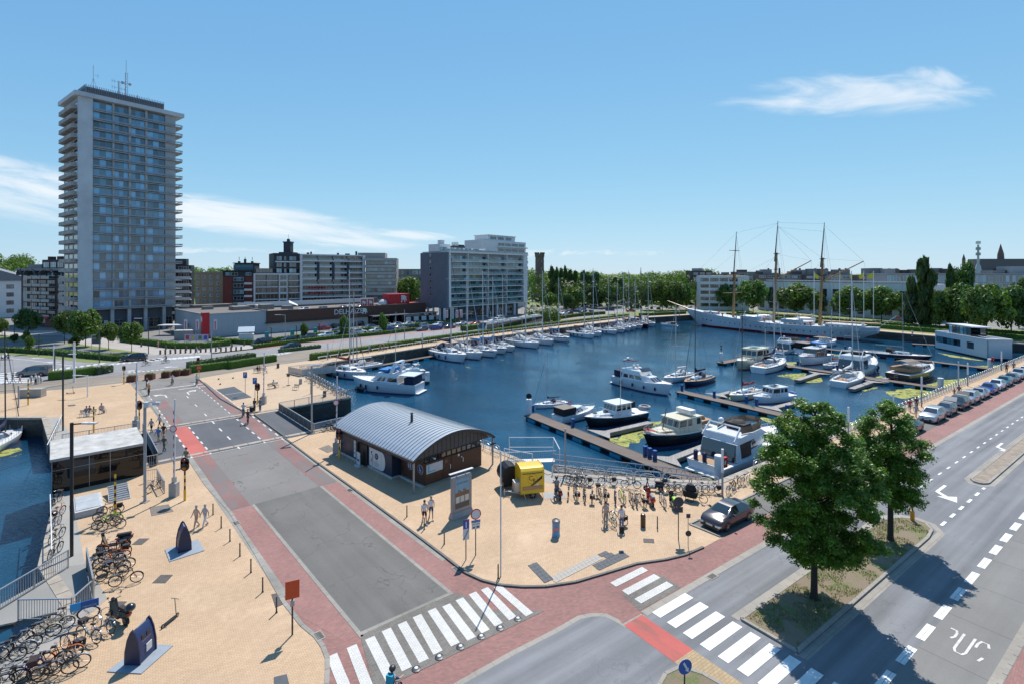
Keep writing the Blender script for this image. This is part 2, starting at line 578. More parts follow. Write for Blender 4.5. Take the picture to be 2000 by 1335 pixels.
m_greyp=brickmat('grey_pavers',(.145,.135,.12),(.11,.10,.09),(.26,.24,.21),.30,.10,ANG_U,.006,patch=.2,bump=.4)
m_faint=mat('worn_white_paint',(.55,.54,.51),.8,var=.3,scale=3)
m_redp=asphalt('red_cycle_paint',(.42,.105,.085),ANG_A,.15,rough=.8)
m_redbr=asphalt('red_cycle_main',(.43,.10,.085),ANG_A,.14,tint=((.16,.10,.08),.8,.5,.68,.8))
m_redold=asphalt('red_cycle_faded',(.22,.115,.105),ANG_A,.18,tint=((.15,.14,.135),.7,.42,.62,.9))
m_beige=brickmat('beige_pavers',(.40,.29,.16),(.34,.24,.13),(.22,.17,.11),.3,.15,ANG_U,.01,patch=.15)
m_soil=None
def grassmat(name,g1,g2,dirt,amount):
 m=bpy.data.materials.new(name);m.use_nodes=True
 N=NT(m.node_tree)
 tc=N.n('ShaderNodeTexCoord')
 a=N.tn(tc.outputs['Object'],.9,7.,.68)
 b=N.tn(tc.outputs['Object'],12.,5.,.8)
 gcol=N.mix(b.outputs[0],(*g1,1),(*g2,1))
 k=N.mr(N.math('ADD',a.outputs[0],N.math('MULTIPLY',b.outputs[0],.25)),amount,amount+.12,0.,1.)
 c=N.mix(k,(*dirt,1),gcol)
 n_=N.n('ShaderNodeBump',{'Strength':.9,'Distance':.08,'Height':b.outputs[0]}).outputs[0]
 out(N,pbsdf(N,c,.9,0,n_).outputs[0])
 MATS[name]=m
 return m
m_grass=grassmat('dry_verge_grass',(.12,.15,.045),(.19,.21,.08),(.24,.185,.125),.62)
m_lawn=grassmat('park_lawn',(.13,.17,.045),(.20,.23,.07),(.26,.23,.12),.42)
m_quay=brickmat('quay_masonry',(.085,.078,.065),(.05,.047,.042),(.035,.033,.03),.9,.45,R(40),.02,patch=.3,bump=.6,vertical=True,extra=[((.20,.18,.15),.6,.58,.75,.6),((.05,.06,.025),1.,.6,.7,.6)])
m_cope=mat('coping_stone',(.33,.29,.24),.8,var=.25,scale=1.,bump=.3)
m_steelr=mat('galvanised_steel',(.45,.46,.47),.42,.75,var=.12)
m_black=mat('black_paint',(.018,.018,.02),.45)
m_dark=mat('dark_metal',(.06,.06,.062),.5,.3)
m_grey=mat('grey_paint',(.32,.33,.34),.5)
m_lgrey=mat('light_grey_paint',(.55,.56,.57),.5)
m_wht=mat('white_gloss',(.78,.78,.77),.35,coat=.3,var=.05)
m_yel=mat('yellow_paint',(.75,.43,.02),.45)
m_redpaint=mat('red_gloss',(.55,.02,.02),.4)
m_blue=mat('sign_blue',(.01,.09,.36),.4)
A_=(-24.9,60.1);B_=(-14.,69.4);C_=(-3.1,56.);D_=(.3,52.2);E_=(3.8,47.9);F_=(18.3,46.);G_=(138.8,131.5)
H_=(118.,167.);I_=(80.8,231.);J_=(54.,215.);K_=(8.3,167.);L_=(-9.6,147.);M_=(-25.2,126.);N_=(-38.7,107.5)
O_=(-38.,94.);P_=(-24.4,77.6);Q_=(-32.4,70.6);R_=(-50.,55.5);S_=(-61.,66.5);T_=(-130.,66.5);T2=(-130.,8.)
V1=(-23.,8.);V2=(-25.,24.5);V3=(-25.2,28.8);V4=(-30.2,32.7);W_=(-40.9,46.3)
BASIN=[A_,B_,C_,D_,E_,F_,G_,H_,I_,J_,K_,L_,M_,N_,O_,P_,Q_,R_,S_,T_,T2,V1,V2,V3,V4,W_]
flat('ground',[[(-9000,-300),(9000,-300),(9000,12000),(-9000,12000)],BASIN[::-1]],m_ground,0.)
mw=bpy.data.materials.new('harbour_water');mw.use_nodes=True
N=NT(mw.node_tree)
tc=N.n('ShaderNodeTexCoord')
n1=N.tn(N.n('ShaderNodeMapping',{'Vector':tc.outputs['Object'],'Rotation':(0,0,.5),'Scale':(1.,2.3,1)}).outputs[0],1.3,6.,.62,.4)
n2=N.tn(tc.outputs['Object'],.12,3.,.5)
n0=N.tn(tc.outputs['Object'],.035,4.,.5,1.)
st=N.mr(n2.outputs[0],.35,.65,.16,.55)
nb=N.n('ShaderNodeBump',{'Strength':st,'Distance':.12,'Height':n1.outputs[0]}).outputs[0]
wc=N.mix(N.mr(n0.outputs[0],.4,.62,0.,1.),(.005,.034,.070,1),(.009,.060,.120,1))
b=pbsdf(N,wc,.07,0.,nb)
b.inputs['IOR'].default_value=1.33
b.inputs['Specular IOR Level'].default_value=.5
out(N,b.outputs[0])
flat('water',[(-140,4),(150,4),(150,240),(-140,240)],mw,WATER_Z)
def quay(pts,label,cope_w=.55,mt=None,zt=0.):
 q=thing('quay_wall',label,'wall',(0,0,0))
 mb=MB();cp=MB()
 for a,b_ in zip(pts[:-1],pts[1:]):
  a3=Vector((*a,0));b3=Vector((*b_,0))
  d=(b3-a3).normalized();n_=Vector((d.y,-d.x,0))
  mb.add([(a[0],a[1],-6),(b_[0],b_[1],-6),(b_[0],b_[1],-.18),(a[0],a[1],-.18)],[(0,1,2,3)])
  L=(b3-a3).length;k=max(1,int(L/1.4))
  for i in range(k):
   p=a3+d*(L*(i+.02)/k);r_=a3+d*(L*(i+.98)/k)
   c=[p-n_*.08,r_-n_*.08,r_+n_*cope_w,p+n_*cope_w]
   cp.prism([(x.x,x.y)for x in c],-.2,.06)
 mb.obj('masonry_face',mt or m_quay,q)
 cp.obj('coping_stones',m_cope,q,kind='stuff')
 return q
quay([W_,A_],'dark wall of the channel under the black pavilion')
quay([A_,B_,C_,D_],'quay wall hidden behind the barrel-roofed kiosk')
quay([D_,E_,F_],'quay wall below the bicycle racks and the yellow trailer')
quay([F_,G_],'long quay wall under the promenade with the parked cars')
quay([G_,H_,I_],'quay wall beside the lawn behind the white three-masted ship')
quay([I_,J_],'short end wall of the basin at the ship\'s bow')
quay([J_,K_,L_,M_,N_],'long stone quay wall behind the row of sailing yachts')
quay([N_,O_,P_],'quay edge of the plaza with the hooped railing, by the big motor yachts')
quay([P_,Q_],'old masonry wall of the channel below the plaza fence, right of the bridge')
quay([Q_,R_],'channel wall under the far end of the bridge')
quay([R_,S_],'dark wall under the narrow jetty with the white rail')
quay([S_,T_],'quay wall behind the boats at the left edge')
quay([V1,V2,V3,V4,W_],'quay wall along the bicycles, left of the tan plaza')
Z1,Z2,Z3,Z4=.004,.008,.012,.016
kerbR=pxs((388,740),(400,750),(430,778),(492,812),(552,852),(615,900),(683.6,949),(800,1034.7),(874,1091),(909.5,1119),(942,1133.8),(977.5,1142.7),(1021.9,1146.2),(1066,1145.6),(1125,1136.7),(1184.6,1119),(1243.8,1101),(1300,1093),(1338,1084),(1373.7,1068.7))
kerbL=pxs((250,743),(258,750),(290,790),(325,833),(370,897.5),(401.6,945.6),(449,998),(500,1080),(556,1177),(590,1220),(616.8,1242),(631,1262),(639.6,1284.6),(639.6,1307),(638,1335),(636,1420))
mainroad=[SD(-60,.1),SD(120,.1),SD(120,13),SD(-60,13)]
flat('main_road',mainroad,m_asph,Z1)
flat('bus_lane',[SD(-60,9.85),SD(120,9.85),SD(120,12.5),SD(-60,12.5)],m_conc,Z2)
bridge_road=[TW(-42.5,.2),TW(-42.5,9.4),TW(16.6,9.4),TW(16.6,.2)]
m_asph3b=m_asph3
flat('bridge_road',[TW(1.,.15),TW(1.,9.45),TW(16.6,9.45),TW(16.6,.15)],m_asph3,Z1)
flat('north_road',[TW(-43.5,.15),TW(-43.5,9.45),TW(-12.2,9.45),TW(-12.2,.15)],m_asph3,Z1)
red=[TW(16.6,9.45)]+kerbL[7:]+pxs((780,1420),(894.7,1335),(1000,1275),(1057,1246),(1096,1225.5),(1131,1204.8),(1155,1199.8),(1181.6,1200),(1205,1210.7),(1218.6,1221),(1257,1200))+[SD(-13.2,.02)]+[SD(60,.02),SD(60,-2.),SD(-2.6,-2.)]+kerbR[-2:6:-1]+[TW(16.6,.15)]
flat('red_brick_junction',red,m_red,Z1)
flat('red_brick_band',[SD(-2.6,.02),SD(125,.02),SD(125,-2.),SD(-2.6,-2.)],m_red2,Z2)
flat('parking_bay',[SD(-2.3,-2.),SD(125,-2.),SD(125,-4.4),SD(-2.6,-4.4)],m_asph2,.006)
flat('red_brick_lane_left',[TW(16.6,7.55),TW(16.6,9.2),TW(33,9.2),TW(36.4,8.2),TW(36.4,7.55)],m_red2,Z2)
flat('red_brick_lane_right',[TW(16.6,.3),TW(16.6,1.8),TW(36.6,1.8),TW(34,.3)],m_red2,Z2)
flat('asphalt_panel',[TW(16.5,7.3),TW(36.3,7.3),TW(36.6,2.),TW(16.5,2.)],m_asph2,Z3)
mb=MB()
for w_ in(7.4,1.9):
 strip(mb,[TW(16.5,w_),TW(36.6,w_)],.22,Z4)
strip(mb,[TW(36.6,7.5),TW(36.9,1.8)],.75,Z3+.002)
strip(mb,[TW(-42,9.3),TW(-12.2,9.3)],.45,Z2+.002)
strip(mb,[TW(1.,9.3),TW(30.5,9.3)],.45,Z3+.001)
strip(mb,[TW(1.,.25),TW(33.5,.25)],.35,Z3+.001)
mb.obj('gutter',m_kerbA,None,kind='structure')
low=pxs((780,1420),(894.7,1335),(1000,1275),(1057,1246),(1096,1225.5),(1131,1204.8),(1155,1199.8),(1181.6,1200),(1205,1210.7),(1218.6,1221),(1257,1200))
mb=MB();strip(mb,low,.3,Z3);mb.obj('junction_gutter',m_kerb,None,kind='structure')
flat('junction_asphalt',low+[SD(-13.2,8),SD(-30,20),Vector((-5,15,0))],m_asph,Z2)
flat('cycle_crossing_red',[SD(-14.8,.2),SD(-13.35,.2),SD(-13.35,3.4),SD(-14.8,3.4)],m_redbr,Z3+.002)
flat('cycle_crossing_beige',[SD(-14.8,3.4),SD(-13.35,3.4),SD(-13.35,12),SD(-14.8,12)],m_beige,Z3+.002)
mb=MB()
strip(mb,[SD(-13.2,.2),SD(120,.2)],.45,Z3)
strip(mb,[SD(-40,12.65),SD(120,12.65)],.35,Z3)
mb.obj('road_gutter',m_kerb,None,kind='structure')
flat('red_brick_footway',[SD(-60,12.9),SD(120,12.9),SD(120,22),SD(-60,22)],m_red2,.10)
mb=MB()
for i in range(160):
 mb.prism([tuple(SD(-30+i,12.75))[:2],tuple(SD(-29.03+i,12.75))[:2],tuple(SD(-29.03+i,12.95))[:2],tuple(SD(-30+i,12.95))[:2]],-.05,.11)
mb.obj('footway_kerb',m_kerb,None,kind='structure')
flat('bridge_deck_asphalt',[TW(-12.2,-3.3),TW(-12.2,12.),TW(1.,12.),TW(1.,-3.3)],m_deck,.02)
A2,W2=A_,W_
plazaSE=kerbR[4:]+[SD(-2.3,-2.),SD(-2.6,-4.4),SD(125,-4.4),(150,128),G_,F_,E_,D_,C_,B_,A_,TW(1.,-3.2)]
flat('south_plaza',plazaSE,m_peach,Z3)
plazaSW=kerbL[4:]+[(-15,10),V1,V2,V3,V4,W_,TW(1.,12.),TW(1.,9.6)]
flat('west_plaza',plazaSW,m_peach,Z2)
plazaNE=pxs((388,738),(540,712),(600,704),(640,700))+[N_,O_,P_,Q_,TW(-12.2,-3.2)]+kerbR[3:0:-1]
flat('north_plaza',plazaNE,m_peach2,Z2)
plazaNW=[TW(-12.2,9.6),TW(-12.2,12.),R_,S_,(-130,66.5)]+pxs((-200,788),(0,768),(120,760),(248,746))+kerbL[1:3]
flat('north_west_plaza',plazaNW,m_peach,Z2)
def kerb(pts,name,m_,wd=.18,h=.12,step=1.,z0=-.05):
 mb=MB()
 for a,b_ in zip(pts[:-1],pts[1:]):
  a=Vector((a[0],a[1],0));b_=Vector((b_[0],b_[1],0))
  L=(b_-a).length;d=(b_-a)/L;n_=Vector((-d.y,d.x,0))*wd/2
  k=max(1,round(L/step))
  for i in range(k):
   p=a+d*(L*i/k+.008);q=a+d*(L*(i+1)/k-.008)
   mb.prism([tuple(x)[:2]for x in(p-n_,q-n_,q+n_,p+n_)],z0,h)
 return mb.obj(name,m_,None,kind='structure')
kerb(kerbR[4:],'kerb_south_plaza',m_darkkerb,.16,.10)
kerb(kerbR[:4],'kerb_north_plaza',m_darkkerb,.16,.12)
kerb(kerbL[4:],'kerb_west_plaza',m_kerbA,.22,.035)
kerb(kerbL[:3],'kerb_north_west',m_kerbA,.22,.035)
kerb([TW(-12.,-.1),TW(.8,-.1)],'bridge_kerb',m_darkkerb,.18,.14)
kerb([SD(-2.3,-2.1),SD(-2.5,-4.5),SD(80,-4.5)],'parking_kerb',m_kerb,.16,.09)
mb=MB()
for(w0,w1,m_,nm,t0,t1)in((9.1,7.55,m_redp,'cycle_lane_red',-12.,.8),):
 flat(nm,[TW(t0,w0),TW(t0,w1),TW(t1,w1),TW(t1,w0)],m_,.024)
flat('cycle_lane_dark_red',[TW(-12.,2.1),TW(-12.,.3),TW(.8,.3),TW(.8,2.1)],m_redold,.024)
flat('cycle_lane_faded_left',[TW(1.2,9.),TW(1.2,7.6),TW(16.4,7.6),TW(16.4,9.)],m_redold,Z3)
flat('cycle_lane_faded_right',[TW(1.2,2.),TW(1.2,.5),TW(16.4,.5),TW(16.4,2.)],m_redold,Z3)
flat('cycle_lane_faded_north',[TW(-40,2.),TW(-40,.6),TW(-12.5,.6),TW(-12.5,2.)],m_redold,Z3)
flat('cycle_lane_faded_north_left',[TW(-30,9.),TW(-30,7.6),TW(-12.5,7.6),TW(-12.5,9.)],m_redold,Z3)
mk=MB()
dash(mk,TW(-11.5,7.45),TW(1,7.45),1.1,1.3,.16,.029)
dash(mk,TW(-11.5,9.15),TW(1,9.15),1.1,1.3,.16,.029)
dash(mk,TW(-11.5,2.2),TW(1,2.2),1.1,1.3,.16,.029)
dash(mk,TW(-11.5,.3),TW(1,.3),1.1,1.3,.16,.029)
dash(mk,TW(-12.5,4.8),TW(1.5,4.8),1.5,2.6,.16,.029)
dash(mk,TW(-40,2.2),TW(-12.5,2.2),.9,1.3,.14,.024)
dash(mk,TW(-36,.5),TW(-12.5,.5),.9,1.3,.14,.024)
dash(mk,TW(-34,9.1),TW(-12.5,9.1),.9,1.3,.14,.024)
dash(mk,TW(-30,4.8),TW(-12.5,4.8),1.5,5,.14,.024)
strip(mk,[TW(-12.2,-.3),TW(-12.2,12.2)],.12,.034)
strip(mk,[TW(1.,0.),TW(1.,9.5)],.12,.034)
strip(mk,[TW(-38.6,8.6),TW(-38.6,1.)],.35,.024)
strip(mk,[TW(-36.2,5.),TW(-36.2,1.)],.30,.024)
def arrow(mb,o,fx,kind,z,sc=1.):
 o=Vector((o[0],o[1],0));fx=Vector(fx).normalized();ly=Vector((-fx.y,fx.x,0))
 P=lambda a,b_:tuple(o+fx*(a*sc)+ly*(b_*sc))[:2]+(z,)
 sg=1 if kind=='l' else-1
 if kind=='s':
  mb.poly([P(0,-.09),P(2.2,-.09),P(2.2,.09),P(0,.09)]);mb.poly([P(2.2,-.4),P(3.4,0),P(2.2,.4)])
 else:
  Pq=lambda a,b_:P(a,sg*b_)
  q=[Pq(0,-.1),Pq(2.,-.1),Pq(2.6,.55),Pq(2.35,.75),Pq(1.8,.1),Pq(0,.1)]
  h=[Pq(2.9,.25),Pq(3.1,1.45),Pq(1.9,1.15)]
  for f in(q,h):
   mb.poly(f if sg>0 else f[::-1])
arrow(mk,TW(-31,7.2),-AA,'l',.024,1.)
arrow(mk,TW(-31,4.3),-AA,'r',.024,1.)
mk.obj('bridge_road_markings',m_faint,None,kind='structure')
mk=MB()
z=.018
dash(mk,SD(17,3.15),SD(120,3.15),.9,1.6,.14,z)
dash(mk,SD(12.6,6.45),SD(24.2,6.45),1.,1.2,.2,z)
t=-17.
while t<60:
 for sgn in(0,1):
  a=t+0.;
  strip(mk,[SD(t,9.6+sgn*.2),SD(t+1.75,9.6+sgn*.2)],.185,z)
 t+=2.75
arrow(mk,SD(41.5,4.3),-UU,'l',z,1.15)
arrow(mk,SD(22.,4.3),-UU,'l',z,1.15)
for i in range(13):
 d0=.38+i*1.
 mk.poly([SD(-12.75,d0+.56,z),SD(-9.8,d0+.56,z),SD(-9.8,d0,z),SD(-12.75,d0,z)])
mk.obj('main_road_markings',m_white,None,kind='structure')
mk=MB()
BX=Matrix.Rotation(ANG_U-R(90),4,'Z')
def strokes(mb,o,fx,polyl,wd,z):
 o=Vector((o[0],o[1],0));fx=Vector(fx);ly=Vector((-fx.y,fx.x,0))
 for pl in polyl:
  pts=[o+fx*b_-ly*a for a,b_ in pl]
  strip(mb,pts,wd,z)
Bs=[[(0,0),(0,2.2),(.5,2.2),(.62,1.9),(.62,1.45),(.45,1.15),(0,1.15)],[(.45,1.15),(.7,.9),(.7,.25),(.5,0),(0,0)]]
Us=[[(1.,2.2),(1.,.3),(1.15,0),(1.55,0),(1.7,.3),(1.7,2.2)]]
Ss=[[(2.65,1.8),(2.5,2.2),(2.1,2.2),(1.98,1.8),(1.98,1.4),(2.15,1.15),(2.5,1.05),(2.65,.8),(2.65,.3),(2.5,0),(2.1,0),(1.98,.35)]]
strokes(mk,SD(-2.9,10.3),UU,[[(a*.62,b_*.9)for a,b_ in pl]for pl in([[(.1,2.2),(.5,2.2),(.62,1.9),(.62,1.45),(.45,1.15)]]+Us+[[(2.65,1.8),(2.5,2.2),(2.1,2.2),(1.98,1.8),(1.98,1.3)],[(2.5,.1),(2.65,.6)]])],.11,.02)
mk.obj('bus_lane_lettering',m_faint,None,kind='structure')
greyz=pxs((728,1335),(706,1250),(704,1240),(830,1182),(886,1158),(905,1160),(960,1190),(1063,1192),(1035,1206),(900,1271),(760,1338))
flat('crossing_grey_pavers',greyz,m_greyp,Z3+.004)
flat('crossing_grey_pavers_right',[SD(-12.9,-1.7),SD(-9.5,-1.7),SD(-9.5,-.1),SD(-13.2,-.1)],m_greyp,Z3)
mk=MB()
st2=[((677,1265),(703,1335)),((713,1249),(747,1318)),((745.5,1232.5),(786,1312)),((776.5,1219.4),(819,1294)),((806,1205),(846.6,1278)),((835,1193),(882,1263.5)),((863.6,1184),(911.8,1249)),((889.6,1172),(940.5,1236)),((915.4,1160.4),(967,1223.4)),((939,1151.5),(993.8,1210)),((964,1147.),(1020.4,1196.8)),((638,1283),(668,1360))]
mk2=MB()
for(a,b_)in st2:
 a=at(*a);b_=at(*b_)
 b_=a+(b_-a).normalized()*3.15
 n_=UU*.5
 mk.poly([tuple(a)[:2]+(.021,),tuple(b_)[:2]+(.021,),tuple(b_+n_)[:2]+(.021,),tuple(a+n_)[:2]+(.021,)][::1])
for d0 in(-2.87,-1.92,-.97):
 mk.poly([SD(-12.65,d0+.5,.021),SD(-9.75,d0+.5,.021),SD(-9.75,d0,.021),SD(-12.65,d0,.021)])
mk.obj('paved_crossing_stripes',m_whitep,None,kind='structure',merge=False)
tile_d=mat('dark_tile',(.055,.065,.078),.6,bump=.3,bscale=60,scale=2)
tile_l=mat('pale_tile',(.36,.33,.29),.75,bump=.2,scale=2)
def tiles(o,e1,e2,n1_,n2_,s,m_,name,parent):
 mb=MB();mb.box((0,0,.012),(s-.014,s-.014,.024));
 if m_ is tile_d:
  for i in range(3):
   mb.box((0,-s/3+i*s/3,.026),(s*.85,.04,.006))
 me=mb.mesh(name,m_)
 e1=e1.normalized();e2=e2.normalized()
 for i in range(n1_):
  for j in range(n2_):
   link(name,me,parent,o+e1*(s*(i+.5))+e2*(s*(j+.5))+Vector((0,0,Z3)),math.atan2(e1.y,e1.x))
tp=link('tactile_paving',None,None,(0,0,0),kind='structure')
a=at(1031,1104);tiles(a,at(1065,1140)-a,UU,6,2,.35,tile_d,'tile',tp)
a=at(1157,1103);tiles(a,UU,at(1169,1113)-a,8,2,.35,tile_d,'tile',tp)
a=at(1166,1083);tiles(a,UU,at(1188,1090)-a,2,2,.38,tile_d,'tile',tp)
a=at(1074,1127);tiles(a,at(1163,1083)-a,at(1080,1133)-a,13,2,.32,tile_l,'tile',tp)
tp2=link('dark_paving_square',None,None,(0,0,0),kind='structure')
flat('paving_panel',pxs((422,760),(457,754),(492,775),(453,781.5)),tile_d,Z4,parent=tp2)
mb=MB();strip(mb,pxs((440,770),(474,765)),.12,.02);mb.obj('paving_joint',m_faint,tp2)
index=0
stud=MB();stud.lathe([(.22,0.),(.22,.03),(.13,.05)],n=12);s1=stud.mesh('surround',m_black)
stud=MB();stud.lathe([(.10,.05),(.09,.09),(.03,.11)],n=10);s2=stud.mesh('lens',mat('stud_lens',(.7,.72,.72),.15))
for i,p in enumerate([(813,1306),(858,1282.6),(899.6,1262.7),(940,1242.7),(977,1226),(1011.6,1208)]):
 t_=thing('road_stud',ORD[i]+' round road stud along the crossing, counted from the cyclist','road stud',at(*p,.012),0,'round studs along the crossing')
 link('surround',s1,t_);link('lens',s2,t_)
def island(pts,name,label_top,m_top,kname,hh=.12,gut=.35,inset=.15):
 c=sum((Vector(p)for p in pts),Vector())/len(pts)
 kerb(list(pts)+[pts[0]],kname,m_kerb,.18,hh)
 flat(name,pts,m_top,hh-.02)
isl=[SD(-9.3,3.6),SD(-9.3,6.5)]+[SD(9.5,6.5),SD(11.1,6.3),SD(11.9,5.7),SD(12.,5.),SD(11.5,4.3),SD(10.4,3.8),SD(9.3,3.6)]
island(isl,'median_verge','',m_grass,'median_kerb')
gt=MB()
big=[SD(-9.5,3.3),SD(9.4,3.3),SD(10.8,3.5),SD(12.,4.2),SD(12.45,5.1),SD(12.3,6.),SD(11.2,6.8),SD(9.5,6.85),SD(-9.5,6.85)]
strip(gt,big,.45,Z3)
big2=[SD(100,4.95),SD(25.3,5.),SD(24.4,5.5),SD(24.3,6.1),SD(25.2,6.7),SD(100,6.75)]
strip(gt,big2,.4,Z3)
gt.obj('median_gutter',m_kerb,None,kind='structure')
isl2=[SD(100,5.25),SD(25.6,5.25),SD(25.,5.6),SD(25.,6.1),SD(25.6,6.4),SD(100,6.45)]
island(isl2[::-1],'concrete_median','',mat('median_concrete',(.27,.22,.17),.9,var=.3,scale=2,bump=.4),'concrete_median_kerb')
ti=pxs((1290,1400),(1285,1345),(1300,1318),(1330,1304),(1372,1318),(1420,1345),(1450,1400))
island(ti,'small_island','',m_grass,'small_island_kerb')
m_cover=mat('iron_cover',(.09,.075,.07),.7,var=.2,scale=4,bump=.6,bscale=40)
m_cover2=mat('cobbled_cover',(.17,.145,.12),.8,var=.3,scale=6,bump=.6,bscale=30)
covers=[([(530,1160),(541,1158),(552,1180),(538,1186)],m_cover,'access_cover','iron cover beside the bollard by the orange sign'),([(292,990),(329,984),(339,998),(296,1007)],m_cover2,'access_cover','cobbled cover beside the old couple'),([(272,1051),(292,1051),(277,1063),(257,1063)],m_cover,'access_cover','dark cover right of the scooters'),([(314,1122),(338,1122),(323,1138),(297,1138)],m_cover,'access_cover','dark cover right of the bicycle row'),([(224,1174),(248,1174),(233,1190),(212,1190)],m_cover,'access_cover','dark cover behind the scooter with a top box'),([(1256,1051),(1277,1052),(1278,1060),(1257,1059)],m_cover,'access_cover','small cover below the short round post'),([(622,875),(642,868),(655,878),(640,884)],m_cover2,'access_cover','square cover behind the traffic light by the kiosk'),([(1062,961),(1104,960),(1104,972),(1064,974)],mat('steel_plate',(.25,.26,.27),.6),'steel_plate','steel plate under the scooter rider'),([(535,1322),(560,1316),(566,1340),(535,1345)],tile_d,'access_cover','dark tiled cover at the bottom edge of the tan plaza'),([(132,790.5),(146,789),(148,791.5),(134,793)],m_cover,'access_cover','thin dark cover on the far left plaza')]
for pts,m_,nm,lb in covers:
 p3=pxs(*pts)
 mb=MB();mb.prism([tuple(p)[:2]for p in p3],0.,.026)
 o=mb.obj(nm,m_,None,label=lb,category='cover')
grm=mat('drain_iron',(.03,.03,.03),.6)
for(px,py,dr)in((683,943+14,AA),(462,1021,AA),(623,1241,AA),(893,1111,AA),(1391,1125,UU)):
 p=at(px,py);e1=Vector(dr);e2=Vector((-e1.y,e1.x,0))
 d_=thing('road_drain',{683:'iron drain beside the kiosk kerb',462:'iron drain by the row of thin bollards',623:'square iron drain beside the orange sign',893:'iron drain at the kerb under the two road signs',1391:'square drain beside the white crossing'}[px],'drain',p+Vector((0,0,.012)),math.atan2(e1.y,e1.x))
 MB().box((0,0,.006),(.75,.45,.012)).obj('drain_frame',m_kerb,d_)
 mb=MB()
 for k in range(6):mb.box((-.25+k*.1,0,.02),(.05,.34,.014))
 mb.obj('grating',grm,d_)
 # -- BUILDINGS
g_blue=glassmat('tower_glass',(.05,.18,.30),.05,.85)
g_teal=glassmat('teal_glass',(.035,.12,.15),.05,.85)
g_dark=glassmat('dark_glass',(.018,.022,.028),.05,.6)
g_rail=glassmat('balustrade_glass',(.12,.20,.215),.12,.25)
c_tower=mat('tower_concrete',(.40,.42,.43),.8,var=.14,scale=.25,bump=.15)
c_fin=mat('tower_fin_wall',(.50,.53,.55),.85,var=.14,scale=.18,bump=.1)
c_slab=mat('balcony_concrete',(.34,.335,.32),.85,var=.2,scale=.6)
c_white=mat('white_render',(.66,.66,.65),.8,var=.06,scale=.3)
c_darkr=mat('dark_render',(.035,.042,.055),.7,var=.15)
c_navy=mat('navy_panel',(.02,.035,.065),.5)
c_brown=brickmat('brown_brick',(.062,.034,.03),(.045,.026,.025),(.05,.045,.04),.22,.075,R(55),.01,vertical=True)
c_tan=brickmat('tan_brick',(.36,.235,.12),(.30,.19,.10),(.30,.25,.19),.22,.075,R(20),.01,vertical=True)
c_redb=brickmat('red_brick',(.24,.045,.03),(.19,.04,.028),(.13,.07,.06),.22,.075,R(40),.01,vertical=True)
c_grey=brickmat('grey_brick',(.145,.16,.19),(.12,.135,.165),(.10,.11,.13),.3,.1,R(40),.01,vertical=True,patch=.08)
c_clad=mat('grey_cladding',(.34,.385,.43),.45,.1,var=.05,scale=.6)
c_roof=mat('roof_felt',(.16,.14,.125),.95,var=.2,scale=.25)
c_sign=mat('supermarket_brown',(.085,.038,.026),.6,var=.12,scale=1.5)
c_red=mat('supermarket_red',(.50,.008,.018),.4,var=.04)
f_alu=mat('alu_frame',(.30,.32,.33),.45,.4,var=.05)
f_wht=mat('white_frame',(.62,.62,.61),.5,var=.05)
f_blk=mat('black_frame',(.03,.03,.034),.5,var=.05)
MC={}
def shared(key,make):
 if key not in MC:
  MC[key]=make()
 return MC[key]
def win(root,x,z,w,h,n,y=0.,fm=None,gm=None,ft=.07,lvl=True,transom=0.,name='window'):
 fm=fm or f_alu;gm=gm or g_dark
 key=('win',round(w,2),round(h,2),n,fm.name,ft,transom)
 def mk():
  mb=MB()
  mb.b2(0,w,0,.1,0,ft);mb.b2(0,w,0,.1,h-ft,h)
  for i in range(n+1):
   xx=(w-ft)*i/n
   mb.b2(xx,xx+ft,0,.1,ft,h-ft)
  if transom:
   mb.b2(ft,w-ft,.01,.08,h*transom,h*transom+ft*.7)
  return mb.mesh(name,fm)
 f=link(name,shared(key,mk),root,(x,y,z))
 pw=(w-ft)/n-ft
 pm=shared(('pane',round(pw,3),round(h,2),gm.name,ft),lambda:MB().b2(0,pw,.045,.065,ft,h-ft).mesh('pane',gm))
 for i in range(n):
  link('pane',pm,f,((w-ft)*i/n+ft,0,0))
 return f
def wall_grid(mb,X0,X1,Z0,Z1,hx,hz,y0,y1):
 z=Z0
 for a,b_ in list(hz)+[(Z1,Z1)]:
  if a-z>1e-3:mb.b2(X0,X1,y0,y1,z,a)
  if b_>a:
   x=X0
   for c,d in list(hx)+[(X1,X1)]:
    if c-x>1e-3:mb.b2(x,c,y0,y1,a,b_)
    x=d
  z=b_
def building(label,a,b_,z=0.,name='apartment_building',cat='building',group=None):
 a=Vector(a);b_=Vector(b_)
 r=thing(name,label,cat,(a.x,a.y,z),math.atan2(b_.y-a.y,b_.x-a.x),group)
 return r,(b_-a).to_2d().length
def zup(y,Y):return CAMH+(HY-y)*Y/FPX
P2=(-131.1,154.7);P4=(-114.95,176.2)
T,TWd=building('tall grey apartment tower with blue windows, balconies and roof antennas',P2,P4,name='apartment_tower')
TD=17.;FZ0=7.4;NF=22;FH=(71.6-FZ0)/NF
def facex(px,a=P2,b_=P4):
 k=(px-1000)/FPX
 dx,dy=b_[0]-a[0],b_[1]-a[1]
 t=(k*a[1]-a[0])/(dx-k*dy)
 return t*math.hypot(dx,dy)
xb=[(182.5,219.6),(223.4,251.2),(256,283.8),(288,322)]
bays=[(facex(a),facex(b_))for a,b_ in xb]
MB().b2(.3,TWd-1.2,1.3,TD,FZ0,72.3).obj('core',c_tower,T)
MB().b2(0,bays[0][0]-.25,-.5,.6,FZ0-.4,72.3).obj('blank_wall',c_fin,T)
mb=MB();mb.b2(bays[-1][1]+.15,TWd-.7,.1,1.29,FZ0,72.3)
